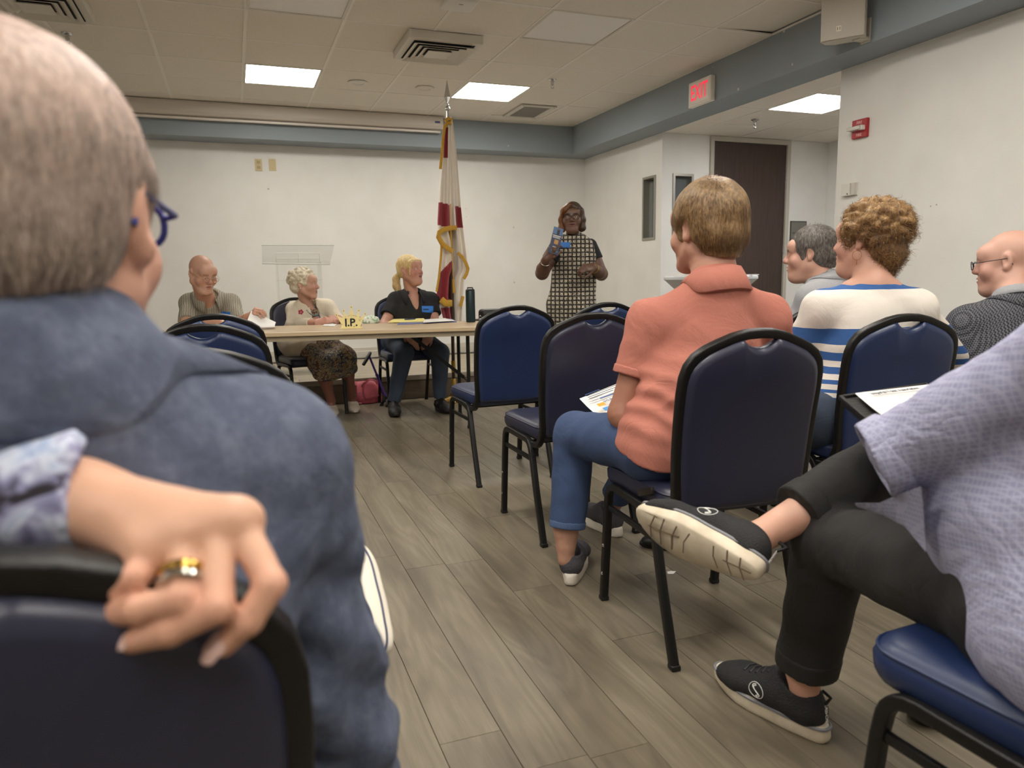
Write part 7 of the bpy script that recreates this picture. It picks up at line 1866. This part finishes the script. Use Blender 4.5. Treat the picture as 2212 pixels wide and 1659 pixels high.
WSH = pm('white_shoe', (222, 214, 198), .6, var=.04); NVY = pm('navy_upper', (52, 56, 84), .8, bump=.4, bscale=200)
o_, T4 = shoe(root, c0, td, ud, 'chunk', NVY, WSH, 1.0); M().tube([T4@(v_*1.0) for v_ in SHOE['chunk'][1][1][2]], .0022, 6, close=True).obj('stripe', pm('navy_stripe', (60, 64, 90), .6), o_); shoe(root, V(-.06, 1.13, 0), (0, 1, 0), UP, 'chunk', NVY, WSH)

# ================= woman whose arm lies on the chair back (only arm and hand in view)
root = person('woman out of frame resting her ringed hand on the navy chair back', (-.62, .62, 0))
sh0 = V(-.52, .66, 1.0); el0 = V(-.40, .58, .93); wr0 = wt(165, 1082, .485)
S = SDF(); k = 1.
S.chain([el0, wt(-40, 1050, .50), wr0], [.038, .031, .027], .02); 
MC = [wt(515, 1128, .470), wt(468, 1132, .464), wt(400, 1158, .458), wt(325, 1192, .455)]
for q, r_ in zip(MC, (.0125, .0130, .0125, .0115)): S.cone(wr0, q, .020, r_, .014)
S.cone(MC[0], MC[3], .0125, .0120, .018)
FJ = [[MC[0], wt(585, 1262, .447), wt(536, 1340, .442), wt(484, 1392, .446)], [MC[1], wt(470, 1312, .432), wt(368, 1362, .432), wt(272, 1386, .438)], [MC[2], wt(392, 1292, .430), wt(300, 1316, .430), wt(232, 1328, .438)], [MC[3], wt(296, 1246, .438), wt(244, 1268, .438), wt(210, 1276, .444)]]
for f_, r_ in zip(FJ, (.0098, .0098, .0095, .0086)): S.chain(f_, [r_*1.12, r_, r_*.92, r_*.78], .003)
tb = wt(330, 1110, .50); S.chain([wt(240, 1090, .49), wt(380, 1120, .515), wt(450, 1190, .525), wt(470, 1260, .53)], [.016, .0135, .012, .010], .015)
wn = wob(71, 260, 6); S.disp(lambda x, y, z: .0006*np.abs(wn(x, y, z))); h_ = isl(S)
S2 = SDF(); hd = Head(V(-.62, .70, 1.20), (.2, 1, 0), size=1.0); hd.build(S2, V(-.62, .66, 1.03)); h2 = isl(S2)
SK = (226, 164, 128)
def hand_col(P_):
    Cc = flatcol(P_, SK)
    for f_ in FJ:
        for j_, wt_ in ((1, .35), (2, .22), (3, .3)):
            d2 = ((P_-f_[j_])**2).sum(1); g_ = np.exp(-d2/.012**2)[:, None]*wt_; Cc = Cc*(1-g_)+V(lin((212, 130, 112)))*g_
    return Cc
body_obj(root, [h_, h2], [hd.colours(LAZY, SK), hand_col], core=[(V(-.62, .66, 1.03), sh0), (sh0, el0)], head=hd, vox=.0024)
S = short_cap(hd, .022, -.10, seed=82, amp=.003); P, Q = sdf_np(S, .006); place(np_mesh('hair', P, Q, RHAIR, tint_white(P)), 'hair', root)
NAIL = pm('nail_nude', (222, 186, 176), .2, coat=.6)
for f_, r_ in zip(FJ, (.0078, .0078, .0076, .0069)):
    u = nrm(f_[3]-f_[2]); n = perp(-V(tuple(CF))*.8+UP*.55, u); p = f_[3]
    nail_mesh(root, [(p, u, n, r_)], NAIL, 1., .0215)
u = nrm(FJ[2][1]-FJ[2][0]); p = FJ[2][0]*.30+FJ[2][1]*.70; e1 = perp(UP, u); e2 = np.cross(u, e1)
for dq, mt in ((-.0035, pm('yellow_gold', (206, 168, 90), .2, 1.)), (.003, pm('white_gold', (210, 206, 198), .15, 1.))):
    M().tube([Vector(tuple(p+u*dq+.0122*(math.cos(a)*e1+math.sin(a)*e2)))-root.location for a in [2*math.pi*i/28 for i in range(28)]], .0026, 8, close=True).obj('ring', mt, root)
k = NT('floral_sleeve'); v = k.coords('Object'); n1 = k.noise(v, 30, 3, .6, .8); c_ = k.ramp(n1, [(.36, (40, 34, 40)), (.46, (150, 150, 186)), (.54, (206, 212, 228)), (.66, (150, 170, 206)), (.76, (84, 70, 84))]); k.bump(k.noise(v, 200, 2), .3, .002); FLOR = k.out(c_, .85)
S = SDF(); S.cone(V(-.56, .66, .98), el0, .066, .05, .03); S.cone(el0, wt(120, 1072, .487), .046, .040, .03); pe = wt(120, 1072, .487); pd = nrm(wr0-el0); S.cone(pe, pe+pd*.018, .036, .044, .008, capb=True)
S.cone(pe+pd*.004, pe+pd*.05, .030, .040, .004, op=1)
S.cone(V(-.62, .68, .60), V(-.62, .66, .95), .17, .15, .04, flat=((0, 1, 0), .7)); g1 = folds(.006, 40, 97); g2 = wob(98, 110, 5); S.disp(lambda x, y, z: g1(x, y, z)+.003*g2(x, y, z)); sdf_obj('blouse', S, .0045, FLOR, root)
S = SDF(); trousers(S, V(-.72, .7, .56), V(-.52, .7, .56), V(-.74, 1.12, .52), V(-.52, 1.12, .52), V(-.74, 1.15, .08), V(-.52, 1.15, .08)); sdf_obj('trousers', S, .012, BLACKC, root)
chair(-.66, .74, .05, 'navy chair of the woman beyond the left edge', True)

# black bag on the floor under the chair at the bottom right
p = WZ(2030, 1545, 0); o = thing('black_bag', 'black soft bag lying under the chair at bottom right', 'bag', p)
m = M(); m.ball((0, 0, .03), (.10, .06, .05), 28, 16)
for v_ in m.b.verts: v_.co.z = max(v_.co.z, 0); v_.co.z += .006*math.sin(40*v_.co.x)*(v_.co.z > .02)
m.obj('body', LEA, o, 'all'); M().tube([(-.085, -.03, .03), (-.03, -.058, .03), (.03, -.058, .03), (.085, -.03, .03)], .004, 6).obj('piping', BLACK, o)
